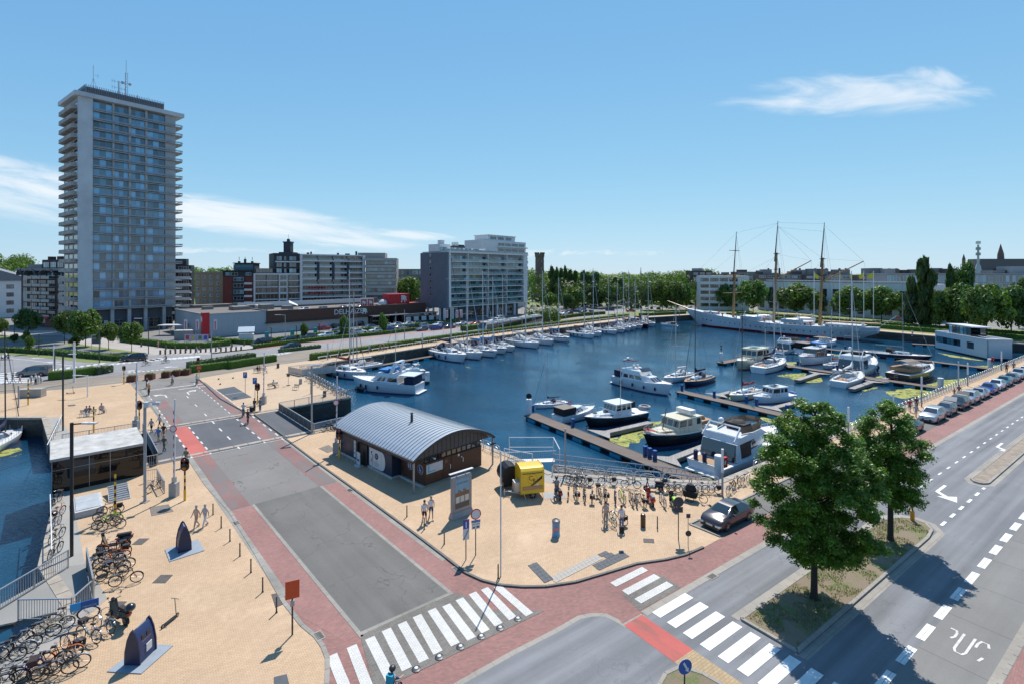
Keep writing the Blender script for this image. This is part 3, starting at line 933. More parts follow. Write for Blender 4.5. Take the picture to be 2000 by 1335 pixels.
for a,b_ in zip(bays[:-1],bays[1:]):mb.b2(a[1],b_[0],-.1,1.29,FZ0,72.3)
mb.obj('pier',c_tower,T)
MB().b2(-1.1,TWd+1.5,-1.3,TD+.6,72.31,73.6).obj('roof_slab',c_fin,T)
slab_m=MB();slab_m.b2(bays[0][0]-.2,TWd+1.,-.75,.09,0,.26);slab_m=slab_m.mesh('balcony_slab',c_slab)
def railm():
 mb=MB();x0,x1=bays[0][0]-.15,TWd+.95
 mb.b2(x0,x1,-.75,-.68,.88,.96);mb.b2(x0,x1,-.73,-.70,.50,.80)
 k=int((x1-x0)/1.9)
 for i in range(k+1):
  xx=x0+(x1-x0-.06)*i/k
  mb.b2(xx,xx+.06,-.75,-.69,.26,.88)
 return mb.mesh('railing',f_alu)
railm=railm()
side_slab=MB();side_slab.prism([(-.01,.62),(-1.3,1.1),(-1.3,TD-1),(-.01,TD),(.29,TD),(.29,.62)],0,.25);side_slab=side_slab.mesh('side_balcony_slab',c_slab)
sp=MB()
for i in range(9):
 y0=1.3+i*(TD-2.6)/9
 sp.b2(-1.32,-1.2,y0,y0+(TD-2.6)/9-.1,.25,1.15)
sp.b2(-1.2,-.05,1.1,1.22,.25,1.15)
sp=sp.mesh('side_parapet',c_slab)
end_slab=MB();end_slab.b2(TWd-.69,TWd+1.6,.7,TD,0,.25);end_slab=end_slab.mesh('end_balcony_slab',c_slab)
er=MB()
er.b2(TWd+1.5,TWd+1.58,.1,TD,.9,1.)
for i in range(8):er.b2(TWd+1.5,TWd+1.57,.3+i*2.2,.4+i*2.2,.25,.9)
er.b2(TWd+.6,TWd+1.5,.1,.16,.9,1.)
er=er.mesh('end_railing',f_alu)
for k in range(NF):
 z=FZ0+k*FH
 link('balcony_slab',slab_m,T,(0,0,z));link('railing',railm,T,(0,0,z))
 link('side_balcony_slab',side_slab,T,(0,0,z));link('side_parapet',sp,T,(0,0,z))
 link('end_balcony_slab',end_slab,T,(0,0,z));link('end_railing',er,T,(0,0,z))
 for(a,b_)in bays:
  win(T,a,z+.3,b_-a,FH-.32,3,.3,f_alu,g_blue,.08)
 for i in range(3):
  f=link('side_window',shared('tsw',lambda:MB().b2(0,.08,0,3.6,0,2.1).mesh('side_window',g_dark)),T,(.2,1.6+i*5,z+.4))
mb=MB()
for i,px in enumerate((180,220,253,285,321,346)):
 x=facex(px);mb.b2(x-.45,x+.45,0.,.9,0,FZ0-.01)
mb.obj('ground_column',c_tower,T)
MB().b2(.5,TWd-1,2.2,TD,0,FZ0-.02).obj('ground_floor_wall',mat('tower_base',(.10,.115,.14),.7),T)
for i in range(5):
 x0=facex((181,221,254,286,322)[i])+.6;x1=facex((219,252,284,320,345)[i])-.4
 win(T,x0,.3,x1-x0,3.6,2,2.05,f_alu,g_dark,.09,transom=.7,name='shop_window')
MB().b2(facex(257),facex(272),1.95,2.04,2.1,4.2).obj('purple_sign',mat('purple_print',(.10,.02,.12),.5),T)
MB().b2(facex(207),facex(215),1.95,2.04,1.6,3.8).obj('white_sign',f_wht,T)
MB().b2(facex(187),facex(196),.9,2.,3.1,3.5).obj('orange_awning',mat('orange_awning',(.7,.33,.03),.6),T)
pz0=73.6;px0,px1=2.5,TWd-3.5
MB().b2(px0,px1,2.5,TD-3,pz0,pz0+2.9).obj('roof_plant_room',mat('plant_room',(.10,.115,.14),.6),T)
mb=MB()
for i in range(46):
 x=px0+(px1-px0)*i/45
 mb.b2(x-.06,x+.06,2.2,2.36,pz0+.2,pz0+3.5)
for i in range(16):
 y=2.6+i*.75
 mb.b2(px0-.25,px0-.12,y-.06,y+.06,pz0+.2,pz0+3.5)
mb.b2(px0-.2,px1+.2,2.36,2.44,pz0+2.4,pz0+2.6);mb.b2(px0-.2,px1+.2,2.36,2.44,pz0+.6,pz0+.8)
mb.obj('roof_ribs',mat('roof_ribs',(.16,.18,.21),.6),T)
def lattice(mb,x,y,z0,z1,w,r=.06):
 n=max(1,int((z1-z0)/(w*1.2)))
 for dx,dy in((0,0),(w,0),(w/2,w)):mb.tube((x+dx,y+dy,z0),(x+dx,y+dy,z1),r,4)
 for i in range(n):
  a,b_=z0+(z1-z0)*i/n,z0+(z1-z0)*(i+1)/n
  mb.tube((x,y,a),(x+w,y,b_),r*.6,3);mb.tube((x+w,y,a),(x+w/2,y+w,b_),r*.6,3);mb.tube((x+w/2,y+w,a),(x,y,b_),r*.6,3)
m_mast=mat('aerial_grey',(.42,.43,.45),.5,.3)
mb=MB();fx=facex(255)
lattice(mb,fx,5,76,84.8,.7);mb.tube((fx+.35,5.3,84.8),(fx+.35,5.3,89),.07,5)
for s_ in(-1,1):mb.lathe([(0.,0),(.45,.1),(.45,.35)],(fx+.35+s_*1.,5,81.2),8,'y');mb.tube((fx+.3,5,81.2),(fx+.35+s_,5,81.2),.06,4)
mb.obj('lattice_mast',m_mast,T)
mb=MB();fx=facex(241)
lattice(mb,fx,5,76,81.4,.5)
for zz in(79,81):
 mb.tube((fx-1.6,5,zz),(fx+1.8,5,zz),.05,4)
 for s_ in(-1.6,-.9,1.,1.8):mb.tube((fx+s_,5,zz-.6),(fx+s_,5,zz+.6),.06,4)
mb.obj('dipole_aerial',m_mast,T)
mb=MB();fx=facex(190)
mb.tube((fx,4,75),(fx,4,84),.07,5);mb.tube((fx-1,4,76),(fx,4,80),.05,4);mb.tube((fx+1.2,4,76),(fx,4,80),.05,4);mb.tube((fx,4,81),(fx+1.2,4,81),.04,4);mb.tube((fx+1.2,4,80.4),(fx+1.2,4,81.6),.06,4)
mb.obj('whip_aerial',m_mast,T)
mb=MB();fx=facex(300)
mb.tube((fx,5,76),(fx,5,78.4),.05,4);mb.tube((fx-3,5,76),(fx-3,5,78.2),.12,4);mb.obj('small_aerial',m_mast,T)
a,b_=(-25.6,200.),(7.,237.)
Bk,BW=building('wide grey-sided apartment block with glass balconies and stepped penthouses',a,b_)
def fx2(px):return facex(px,a,b_)
zt=27.;z0=5.3;nf=8;fh=(zt-1.2-z0)/nf
MB().b2(-.1,.9,-.35,16,5.,zt).obj('grey_brick_wall',c_grey,Bk)
MB().b2(.91,BW-.3,1.5,16,5.,zt-.2).obj('core',c_tower,Bk)
mb=MB();mb.b2(.91,BW+.2,-.6,16,zt-.19,zt+.5);mb.b2(.91,1.9,-.45,1.49,z0,zt-.2);mb.b2(BW-2.8,BW,-.2,1.49,z0,zt-.2)
mb.obj('white_surround',c_white,Bk)
cx=[1.95]+[fx2(p)for p in(913.5,953,989)]+[BW-2.85]
sm=shared('bs',lambda:MB().b2(1.9,BW-2.8,-.55,1.49,0,.28).mesh('balcony_slab',c_white))
for k in range(nf):
 z=z0+k*fh
 link('balcony_slab',sm,Bk,(0,0,z))
 if k>1:
  mbk=shared('bse',lambda:MB().b2(BW+.01,BW+2.6,1.5,5,0,.25).mesh('end_balcony_slab',c_white));link('end_balcony_slab',mbk,Bk,(0,0,z))
  link('end_balustrade',shared('bsg',lambda:MB().b2(BW+.05,BW+2.55,1.5,1.55,.25,1.2).b2(BW+2.5,BW+2.55,1.56,5,.25,1.2).mesh('end_balustrade',g_rail)),Bk,(0,0,z))
 for i in range(4):
  x0,x1=cx[i]+.15,cx[i+1]-.15
  win(Bk,x0,z+.3,x1-x0,fh-.36,6,1.3,f_alu,g_teal,.08)
  nb_=4;pw=(x1-x0)/nb_
  if k<8:
   gm_=shared(('bal',round(x1-x0,1)),lambda:[MB()for _ in(0,)][0])
   key=('balu',round(x1-x0,2))
   def mkb():
    q=MB()
    for j in range(nb_):q.b2(j*pw+.04,(j+1)*pw-.04,-.5,-.46,.28,1.25)
    return q.mesh('glass_balustrade',g_rail)
   link('glass_balustrade',shared(key,mkb),Bk,(x0,0,z))
pm=shared('dv',lambda:MB().b2(-.1,.1,-.5,1.29,z0+.3,zt-.2).mesh('divider',c_white))
for i in(1,2,3):link('divider',pm,Bk,(cx[i],0,0))
mb=MB()
for px in(869,885,913,953,972,989,1006,1028):x=fx2(px);mb.b2(x-.35,x+.35,0,.7,0,5. if px<873 else z0-.01)
for y in(4,8,11.4):mb.b2(0,.7,y,y+.5,0,4.99)
mb.obj('ground_column',c_white,Bk)
MB().b2(6,BW-3,3,11,0,4.99).obj('ground_floor_wall',mat('slab_base',(.06,.09,.13),.5),Bk)
for i in range(6):win(Bk,7+i*6,.3,5,3.6,3,2.9,f_alu,g_dark,.08,name='shop_window')
for k in range(8):
 w_=link('side_window',shared('swm',lambda:MB().b2(-.06,0,0,1.1,0,1.3).mesh('side_window',f_alu)),Bk,(-.1,9,7+k*2.62))
 link('pane',shared('swp',lambda:MB().b2(-.09,-.06,.12,.98,.12,1.18).mesh('pane',g_dark)),w_)
mb=MB()
mb.b2(.5,6,4.5,11.5,zt+.5,zt+3.4);mb.b2(6.01,BW*.55,5.5,11.5,zt+.5,zt+2.3);mb.b2(1.5,3.3,5,7,zt+3.41,zt+5.);mb.b2(9.5,11.5,5.6,7.6,zt+2.31,zt+4.6)
mb.obj('penthouse',c_white,Bk)
MB().b2(8.5,15,5.2,10.5,zt+2.32,zt+3.).b2(11.6,14.8,5.6,8,zt+3.01,zt+3.6).obj('roof_clutter',c_darkr,Bk)
for i in range(5):win(Bk,.6+i*4.8,zt+.75,3.6,1.4,3,4.3 if i==0 else 5.3,f_alu,g_teal,.08)
mb=MB()
for i in range(60):mb.b2(i*BW/60,(i+.92)*BW/60,-.5,-.46,zt+.51,zt+1.3)
mb.obj('roof_balustrade',g_rail,Bk,kind='stuff')
hb=thing('apartment_building','white stepped apartment block rising behind the right half of the grey-sided block','building',(-16.,262,0),math.atan2(37,32.5))
HW=36.
MB().b2(0,HW,0,12,0,36.).obj('wall',c_white,hb)
MB().b2(6.5,HW-8,1,11,36.01,38.6).b2(6.,HW-7.5,.7,11.3,38.61,39.).obj('penthouse',c_white,hb)
for k,z in enumerate((33.4,30.4,27.6)):
 for i in range(4):
  win(hb,13.+i*5.6,z,5.,1.5,5,-.1,f_wht,g_dark,.07)
 q=MB();q.b2(12.4,HW+.4,-1.2,-.11,z-.9,z-.3);q.obj('balcony_slab',c_white,hb)
for i in range(3):win(hb,8+i*6,36.6,4.6,1.5,4,.9,f_wht,g_dark,.07)
sA,sB=(-89.,147.5),(-34.7,204.)
S,SW=building('low supermarket with brown fascia lettered DELHAIZE, red corner panel and rooftop parking',sA,sB,name='supermarket')
def fs(px):return facex(px,sA,sB)
ht=6.95;xg=fs(520)
MB().b2(0,xg,0,31,0,ht-.25).obj('wall',mat('clad_backing',(.14,.155,.17),.7),S)
pw,phh=1.5,.62
clm=shared('clad',lambda:MB().b2(.012,pw-.012,-.06,-.005,.012,phh-.012).mesh('panel',c_clad))
nx=int((xg-1.7)/pw)
x_start=1.65;pw2=(xg-x_start)/nx
for i in range(nx):
 for j in range(11):
  o=link('panel',clm,S,(x_start+i*pw2,0,.1+j*phh));o.scale=(pw2/pw,1,1)
clm2=shared('clad2',lambda:MB().b2(-.06,-.005,.012,3.09-.012,.012,1.-.012).mesh('panel',c_clad))
for i in range(9):
 for j in range(7):
  o=link('panel',clm2,S,(0,1.7+i*3.1,.05+j*.98))
MB().b2(-.14,-.065,0,1.68,0,ht+.35).b2(-.14,1.62,-.14,-.065,0,ht+.35).obj('red_corner_panel',c_red,S)
MB().b2(-.12,xg,-.12,.3,ht-.249,ht+.05).b2(-.12,.3,.31,31,ht-.249,ht+.05).b2(.31,xg,30.7,31,ht-.249,ht+.05).obj('parapet_cap',f_alu,S)
MB().b2(.31,xg,.31,30.69,ht-.249,ht-.15).obj('roof',c_roof,S)
MB().b2(fs(486),fs(497),-.09,-.062,.05,2.6).obj('service_door',c_navy,S)
MB().b2(xg+.01,SW,-.5,.4,3.4,ht).obj('brown_fascia',c_sign,S)
mb=MB()
for j in range(12):
 mb.b2(xg+.02,SW-.01,-.53,-.501,3.46+j*.29,3.46+j*.29+.25)
mb.obj('fascia_boards',c_sign,S,kind='stuff')
MB().b2(xg-.6,SW,-.9,-.54,3.,3.39).obj('canopy_edge',f_blk,S)
MB().b2(xg+.01,fs(720),.41,1,0,3.39).obj('pale_wall',mat('pale_wall',(.52,.53,.53),.7,var=.08),S)
MB().b2(fs(720)+.01,SW,2,2.5,0,3.39).obj('shopfront_wall',c_darkr,S)
for i in range(7):
 x0=fs(732)+i*(SW-fs(732)-1)/7
 win(S,x0,.1,(SW-fs(732)-1)/7-.3,2.9,2,1.88,f_blk,g_dark,.07,name='shop_window')
MB().b2(fs(715),SW+3,-4.5,-.91,3.1,3.5).obj('entrance_canopy',f_blk,S)
MB().b2(fs(715),SW+3,-4.62,-4.51,3.3,3.52).obj('canopy_trim',f_wht,S)
MB().b2(fs(778),SW+2.5,-4.3,-2,.1,3.09).obj('entrance_porch',g_dark,S)
mb=MB()
for i in range(5):mb.b2(fs(780)+i*3.6,fs(780)+i*3.6+2.2,-4.36,-4.31,.5,2.2)
mb.obj('porch_poster',f_wht,S)
lt=text('lettering','DELHAIZE',2.5,mat('pale_lettering',(.62,.66,.68),.4),S,((fs(660)+fs(699))/2,-.56,5.25),(R(90),0,0),.03,sx=.98)
def lion(sz):
 P=[(.05,0),(.22,0),(.25,.10),(.22,.28),(.30,.34),(.48,.32),(.56,.30),(.53,.12),(.60,0),(.76,0),(.74,.08),(.70,.10),(.76,.34),(.86,.30),(.90,.18),(.98,.24),(.95,.42),(.86,.50),(.84,.68),(.90,.72),(.88,.84),(.70,.86),(.62,.98),(.10,1.),(.04,.90),(.12,.86),(.03,.76),(.10,.70),(.16,.66),(.06,.52),(.14,.46),(.05,.36),(.12,.30),(.02,.10)]
 return[((x-.5)*sz,z*sz)for x,z in P]
def lion_obj(parent,loc,sz,rz=0.,name='lion_emblem'):
 mb=MB();mb.xprism(lion(sz),-.03,.03)
 return mb.obj(name,f_wht,parent,loc=loc,rz=rz)
lion_obj(S,(fs(711),-.56,4.1),2.1)
lion_obj(S,(-.16,.9,4.6),1.6,R(-90))
mb=MB();mb.b2(xg+.01,SW,.41,36,5.3,5.6);mb.b2(xg+.01,xg+.6,1,36,5.61,ht+.2);mb.b2(xg+.61,SW,35,36,5.61,ht+.9)
mb.b2(xg-12,xg,31.1,36,0,ht+.9)
mb.obj('parking_deck',c_roof,S)
MB().b2(xg+3,SW-3,35.-.12,34.99,6.2,ht+1.).obj('deck_parapet',f_wht,S)
mb=MB();
for(x,y,w_,d_,h_)in((12,12,5,5,1.),(19,8,4,3,1.5),(22,14,3,3,1.2),(6,22,3,2,.9),(25,5,3,2.4,1.),(18,17,6,3,1.1)):
 mb.b2(x,x+w_,y,y+d_,ht-.14,ht+h_)
mb.obj('roof_unit',mat('roof_unit',(.22,.20,.18),.7),S)
mb=MB();mb.b2(fs(764),fs(804),1.5,6,ht,ht+3.8);mb.b2(fs(801)+.01,SW-.3,1.5,7,5.61,ht+.1)
rb=mb.obj('red_stair_block',c_red,S)
lion_obj(S,(fs(793),1.44,ht+.5),2.8)
MB().lathe([(1.8,0),(1.6,1.),(1.,1.6),(.3,1.8)],(fs(760),4,ht),12).obj('roof_dome',f_wht,S)
mb=MB();mb.quad((fs(585),8,ht+1.8),(fs(600),7,ht+.7),(fs(611),12,ht+.9),(fs(596),13,ht+2.4));mb.b2(fs(590),fs(596),9,11,5.6,7.4)
mb.obj('deck_canopy',f_wht,S)
MB().b2(fs(536),fs(556),14,17,5.6,8.).obj('deck_hut',c_white,S)
py=thing('sign_pylon','lattice advertising pylon with two white lion panels in front of the supermarket','sign pylon',(at(714,634).x,at(714,634).y,0),R(35))
mb=MB();lattice(mb,-1.8,0,0,5.5,1.2,.07);lattice(mb,.8,0,0,5.5,1.2,.07);mb.obj('lattice_frame',f_alu,py)
for sx in(-1.9,.6):
 MB().b2(sx,sx+2.4,-.25,.15,5.5,9.6).obj('white_panel',f_wht,py)
 MB().b2(sx+.2,sx+2.2,-.3,-.26,6.6,9.2).obj('red_print',c_red,py)
 lion_obj(py,(sx+1.2,-.33,7.2),1.5)
a,b_=(-97.3,235.),(-72.6,252.)
W1,WW=building('long white-framed apartment building with dark glass, right part of the complex behind the supermarket',a,b_)
zt=27.6;fh=2.8
MB().b2(.3,WW,1.6,14,0,zt-.6).obj('core',c_darkr,W1)
MB().b2(0,1.,-.4,1.59,0,zt).b2(WW-1,WW+.3,-.4,1.59,0,zt).b2(1.01,WW-1.01,-.3,14,zt-.59,zt).obj('white_frame',c_white,W1)
sm2=MB();sm2.b2(1.01,WW-1.01,-.4,1.59,0,.55);sm2=sm2.mesh('balcony_band',c_white)
for k in range(9):
 z=zt-.6-(k+1)*fh
 if z<0:break
 link('balcony_band',sm2,W1,(0,0,z))
 nbay=4;bw=(WW-2.2)/nbay
 for i in range(nbay):
  win(W1,1.2+i*bw,z+.56,bw-.5,fh-.6,5,1.4,f_wht,g_dark,.08)
  q=shared(('wb',round(bw,2)),lambda:MB().b2(0,bw-.5,-.3,-.26,.56,1.35).mesh('glass_balustrade',g_rail))
  link('glass_balustrade',q,W1,(1.2+i*bw,0,z))
mb=MB()
for i in(1,2,3):x=1.2+i*(WW-2.2)/4-.25;mb.b2(x-.6,x+.6,-.5,-.41,zt-.6-4*fh,zt-.9-fh)
mb.obj('navy_panel',c_navy,W1)
mb=MB()
for x,w_,h_ in((4,1,.9),(5.6,.6,1.3),(18,.8,1.),(22,2,.8),(27,.7,2.)):mb.b2(x,x+w_,4,5,zt+.01,zt+h_)
mb.obj('chimney',c_darkr,W1)
a,b_=(-113.5,225.),(-97.5,235.5)
W2b,WW=building('dark-topped apartment building with white frames, left part of the complex behind the supermarket',a,b_)
MB().b2(.2,WW,1.6,14,0,20.5).b2(WW*.42,WW,.3,14,20.51,27.8).obj('core',c_darkr,W2b)
MB().b2(WW*.45,WW,-.9,.29,23.6,24.2).b2(0,WW*.99,-.4,1.59,18.,18.7).b2(0,.6,-.4,1.59,0,17.99).b2(WW*.53,WW*.72,-.5,1.5,0,17.99).obj('white_frame',c_white,W2b)
for k in range(9):
 z=15.2-k*2.8 if k<6 else(18.7,21.3,24.3)[k-6]
 if z<0:z=.2
 if k<6:
  for(x0,x1,n_)in((.7,WW*.26,3),(WW*.28,WW*.52,3),(WW*.55,WW*.70,2),(WW*.75,WW-.3,3)):
   win(W2b,x0,z+.5,x1-x0,2.2,n_,1.45 if n_==3 else-.58,f_wht,g_dark,.08)
  q=MB();q.b2(.61,WW*.52,-.35,1.44,z,z+.4);q.b2(WW*.74,WW,-.35,1.44,z,z+.4);q.obj('balcony_band',c_white,W2b)
 else:
  for(x0,x1)in((WW*.48,WW*.6),(WW*.64,WW*.7),(WW*.76,WW*.92)):
   win(W2b,x0,z+.2,x1-x0,2.,2,.18,f_blk,g_teal,.08)
  if k==6:win(W2b,1.,z+.2,WW*.36,2.,5,1.45,f_blk,g_dark,.08)
a,b_=(-126.5,224.),(-114.5,226.5)
H1,WW=building('red brick and black house with chimneys, left of the white-framed complex',a,b_,name='brick_house')
MB().b2(0,WW*.32,0,12,0,17.2).b2(WW*.73,WW,0,12,0,17.2).obj('brick_wall',c_redb,H1)
MB().b2(WW*.32+.01,WW*.73-.01,-.3,12,0,17.2).b2(0,WW,-.2,12,17.21,19.6).obj('black_wall',c_darkr,H1)
MB().b2(-.8,WW+.6,-.9,12,19.61,20.).b2(WW*.33,WW,2,10,20.01,23.).b2(WW*.28,WW+.3,1.7,10.3,23.01,23.4).obj('roof',c_darkr,H1)
for x in(WW*.42,WW*.62,WW*.86):
 MB().b2(x,x+.8,3,4,23.41,24.6+.5*math.sin(x)).tube((x+.4,3.5,24.6),(x+.4,3.5,26),.12,6).obj('chimney',c_darkr,H1)
for k in range(6):win(H1,WW*.36,1.3+k*2.8,WW*.33,1.7,3,-.42,f_wht,g_teal if k%2 else g_dark,.08)
win(H1,1.2,17.7,WW*.4,1.4,4,-.32,f_wht,g_teal,.08);win(H1,WW*.76,17.7,WW*.18,1.4,2,-.32,f_wht,g_teal,.08)
for k in range(5):
 q=MB();q.b2(WW*.73,WW-.2,-1.3,-.31,2.6+k*2.8,3.5+k*2.8);q.obj('balcony',c_white,H1)
MB().b2(WW*.3,WW-.5,1.9,1.95,20.2,22.6).obj('roof_window',g_teal,H1)
a,b_=(-148.5,240.),(-130.5,231.)
H2,WW=building('plain tan brick apartment block with small white windows, right of the tower',a,b_)
MB().b2(0,WW,0,11,4.,19.).obj('brick_wall',c_tan,H2)
MB().b2(0,WW,-.05,11,0,3.99).b2(-.2,WW+.2,-.2,11.2,19.01,19.4).obj('rendered_base',mat('beige_render',(.36,.31,.25),.8),H2)
for k in range(5):
 for i in range(4):
  win(H2,1.+i*4.9,5.2+k*2.75,2.1,1.3,2,-.12,f_wht,g_teal,.12)
a,b_=(-136.5,208),(-131,209)
H3,WW=building('narrow dark apartment building with white balconies just right of the tower',a,b_)
MB().b2(-6,WW,0,3,0,22.).b2(-6,WW-2,.5,2.8,22.01,24.6).obj('wall',c_darkr,H3)
for k in range(7):
 q=MB();q.b2(-6,WW+.2,-1.1,-.01,2.2+k*2.8,2.6+k*2.8);q.b2(-6,WW+.2,-1.1,-1.04,2.61+k*2.8,3.4+k*2.8);q.obj('balcony',c_white,H3)
 win(H3,1,2.8+k*2.8,WW-1.8,1.9,4,-.1,f_wht,g_dark,.08)
a,b_=(-71.5,250),(-57.,252)
H4,WW=building('grey concrete apartment building with ribbon windows, between complex and slab block',a,b_)
MB().b2(0,WW,.6,14,0,26.2).b2(-4,WW*.62,2,13,26.21,28.8).obj('wall',mat('mid_concrete',(.30,.29,.275),.8,var=.15),H4)
for k in range(7):
 z=23.1-k*3.35
 win(H4,.4,z,WW-.9,1.6,8,.45,f_alu,g_teal,.09)
 q=MB();q.b2(-.2,WW+.5,-.8,.44,z+1.7,z+3.);q.obj('balcony_band',mat('pale_concrete',(.40,.38,.355),.85,var=.1),H4)
a,b_=(-62,275),(-42,275)
H5,WW=building('low ribbon-windowed school-like block behind the round trees, left of the grey-sided block',a,b_)
MB().b2(0,WW,0,12,0,21.).obj('wall',mat('brownish_concrete',(.20,.19,.17),.8),H5)
for k in range(5):
 for i in range(5):win(H5,.5+i*3.9,18.-k*3.4,3.4,2.2,3,-.12,f_alu,g_teal,.1)
a,b_=(-181.,187.5),(-144.5,171.5)
H6,WW=building('dark brown brick apartment building with arched dormers, left of the tower',a,b_)
nb_=7
MB().b2(0,WW,1.,14,0,19.6).b2(9.5,WW,3,12,19.61,23.6).obj('brick_wall',c_brown,H6)
MB().b2(-.3,WW,-.7,2.9,19.61,20.5).b2(0,9.4,2.91,12,19.61,22.).obj('roof_edge',mat('zinc_grey',(.13,.15,.17),.5,.4),H6)
bw=WW/nb_
for k in range(6):
 z=3.2+k*2.7
 for i in range(nb_):
  wide=i%2==1 or i in(2,5)
  w_=bw*(.84 if wide else.5)
  win(H6,i*bw+(bw-w_)/2,z+.35,w_,1.9,4 if wide else 2,.88,f_blk if k%2 else f_alu,g_teal,.08)
  if wide:
   q=shared(('hb6',1),lambda:MB().b2(0,bw*.92,-.9,.99,0,.2).b2(0,bw*.92,-.9,-.84,.21,1.).mesh('balcony',c_slab))
   link('balcony',q,H6,(i*bw+bw*.04,0,z))
  else:
   q=shared(('hs6',1),lambda:MB().b2(0,bw*.5,.9,.99,-.55,.3).mesh('pale_panel',mat('pinkish_panel',(.40,.34,.32),.8)))
   if k%2:link('pale_panel',q,H6,(i*bw+bw*.25,0,z))
for xa,xb_ in((1.2,4.2),(6,13.5),(16,25.5)):
 mb=MB();n=10;cx_=(xa+xb_)/2;rr=(xb_-xa)/2
 ring=lambda y:[(cx_-rr*math.cos(math.pi*i/n),y,18.+2.*math.sin(math.pi*i/n))for i in range(n+1)]
 o_=[(x,y,z+.28)for x,y,z in ring(-1.)]
 vs_=ring(-1.)+ring(1.2)+o_+[(x,1.2,z)for x,y,z in o_]
 k_=n+1
 fs_=[]
 for i in range(n):
  fs_+=[(i,i+1,k_+i+1,k_+i),(2*k_+i,3*k_+i,3*k_+i+1,2*k_+i+1),(i,2*k_+i,2*k_+i+1,i+1)]
 mb.add(vs_,fs_);mb.obj('arched_dormer',mat('zinc_grey'),H6)
for x,w_ in((11,1.2),(17,3),(22,2.5),(28,2)):
 MB().b2(x,x+w_,4,6,23.61,24.8).obj('chimney',c_brown,H6)
for i in range(5):win(H6,10.5+i*4.6,20.8,3.6,1.9,3,2.88,f_wht,g_teal,.08)
MB().b2(14,22,-.3,.99,.2,3.).obj('shopfront',g_dark,H6)
MB().b2(20.2,27,-.9,.98,.1,2.9).obj('red_shop_wall',mat('dark_red_brick',(.13,.03,.03),.7),H6)
MB().b2(27.1,32,-.3,.98,1.,2.9).obj('white_shop_sign',f_wht,H6)
MB().quad((19,-2.6,2.9),(23,-2.6,2.9),(23,-.3,3.9),(19,-.3,3.9)).obj('red_awning',c_red,H6)
a,b_=(-232,205),(-206,222)
H7,WW=building('white rendered house with pitched roof at the left edge of the picture',a,b_,name='rendered_house')
MB().b2(0,WW,0,12,0,15.5).obj('wall',c_white,H7)
MB().xprism([(-.6,15.51),(WW+.6,15.51),(WW*.5,21.5)],-.5,12).obj('roof',mat('slate',(.17,.18,.20),.6),H7)
for k in range(4):
 for i in range(6):win(H7,1.5+i*5,2.+k*3.4,2.2,1.7,2,-.1,f_blk,g_dark,.1)
a,b_=(-206,224),(-188,236)
H8,WW=building('pale house with red balconies beside the white house at the left edge',a,b_,name='rendered_house')
MB().b2(0,WW,0,12,0,17.5).obj('wall',c_white,H8)
for k in range(5):
 for i in range(3):win(H8,1.5+i*6.5,1.6+k*3.1,3,1.8,2,-.1,f_wht,g_dark,.1)
 q=MB();q.b2(8,13,-1.1,-.11,1.2+k*3.1,2.2+k*3.1);q.obj('balcony',c_redb,H8)
wt=thing('water_tower','square beige water tower with a dark top storey, rising behind the white-framed complex','tower',(-131,300,0))
c_bei=mat('beige_tower',(.30,.26,.20),.85,var=.12,scale=.3)
MB().b2(-3.6,3.6,-3.6,3.6,0,30.2).obj('shaft',c_bei,wt)
MB().b2(-3.9,3.9,-3.9,3.9,30.21,31.).b2(-2.,2.,-2,2,31.01,36.5).b2(-2.3,2.3,-2.3,2.3,36.51,37.2).obj('top_storey',c_darkr,wt)
MB().lathe([(1,37.21),(.9,38.6),(.3,39)],n=8).tube((0,0,39),(0,0,41.6),.07,4).obj('finial',c_darkr,wt)
for k in range(4):
 for s_ in(-2,0,2):win(wt,s_-.5,27.5-k*5,1,.9,1,-3.72,f_blk,g_dark,.1)
wt=thing('water_tower','round brick water tower with a battlemented top, standing alone above the trees','tower',(at(1054,600).x*0+19.,352,0))
c_bt=brickmat('tower_brick',(.17,.125,.105),(.13,.095,.08),(.10,.09,.08),.4,.15,0,.01,vertical=True)
MB().lathe([(4.9,0),(4.3,5),(3.2,10),(3.,24),(2.95,29.5),(3.3,30.3),(3.3,32)],n=20).obj('shaft',c_bt,wt)
mb=MB()
for i in range(10):
 t=2*math.pi*i/10;mb.box((3.1*math.cos(t),3.1*math.sin(t),32.5),(1.1,.9,1.),t+R(90))
mb.obj('battlement',c_bt,wt)
mb=MB()
for i in range(8):
 t=2*math.pi*(i+.5)/8
 for z in(12,17,22,27):mb.box((3.04*math.cos(t),3.04*math.sin(t),z),(.14,.6,1.8),t)
mb.obj('slit_window',g_dark,wt)
a,b_=(127.,264.7),(159.,196.5)
R1,WW=building('long white building with deep square windows behind the lawn trees',a,b_,name='white_building')
mb=MB();hz=[(1.2,4.6),(8.,11.6)];hx=[]
nn=14;st_=WW/nn
for i in range(nn):hx.append((i*st_+st_*.25,i*st_+st_*.78))
wall_grid(mb,0,WW,0,14.5,hx,hz,0,.5);mb.b2(0,WW,.51,14,0,14.4);mb.obj('white_wall',c_white,R1)
for(x0,x1)in hx:
 for(z0_,z1_)in hz:win(R1,x0,z0_,x1-x0,z1_-z0_,2,.38,f_blk,g_dark,.1)
MB().b2(0,WW,6,6.06,14.9,15.4).b2(-.2,WW,-.1,.3,14.51,14.7).obj('roof_railing',f_alu,R1)
c_pent=[mat('pent_brown',(.17,.125,.10),.8),mat('pent_grey',(.20,.195,.19),.8),mat('pent_dark',(.09,.075,.07),.8),mat('pent_pale',(.36,.34,.31),.8)]
rr_=random.Random(3)
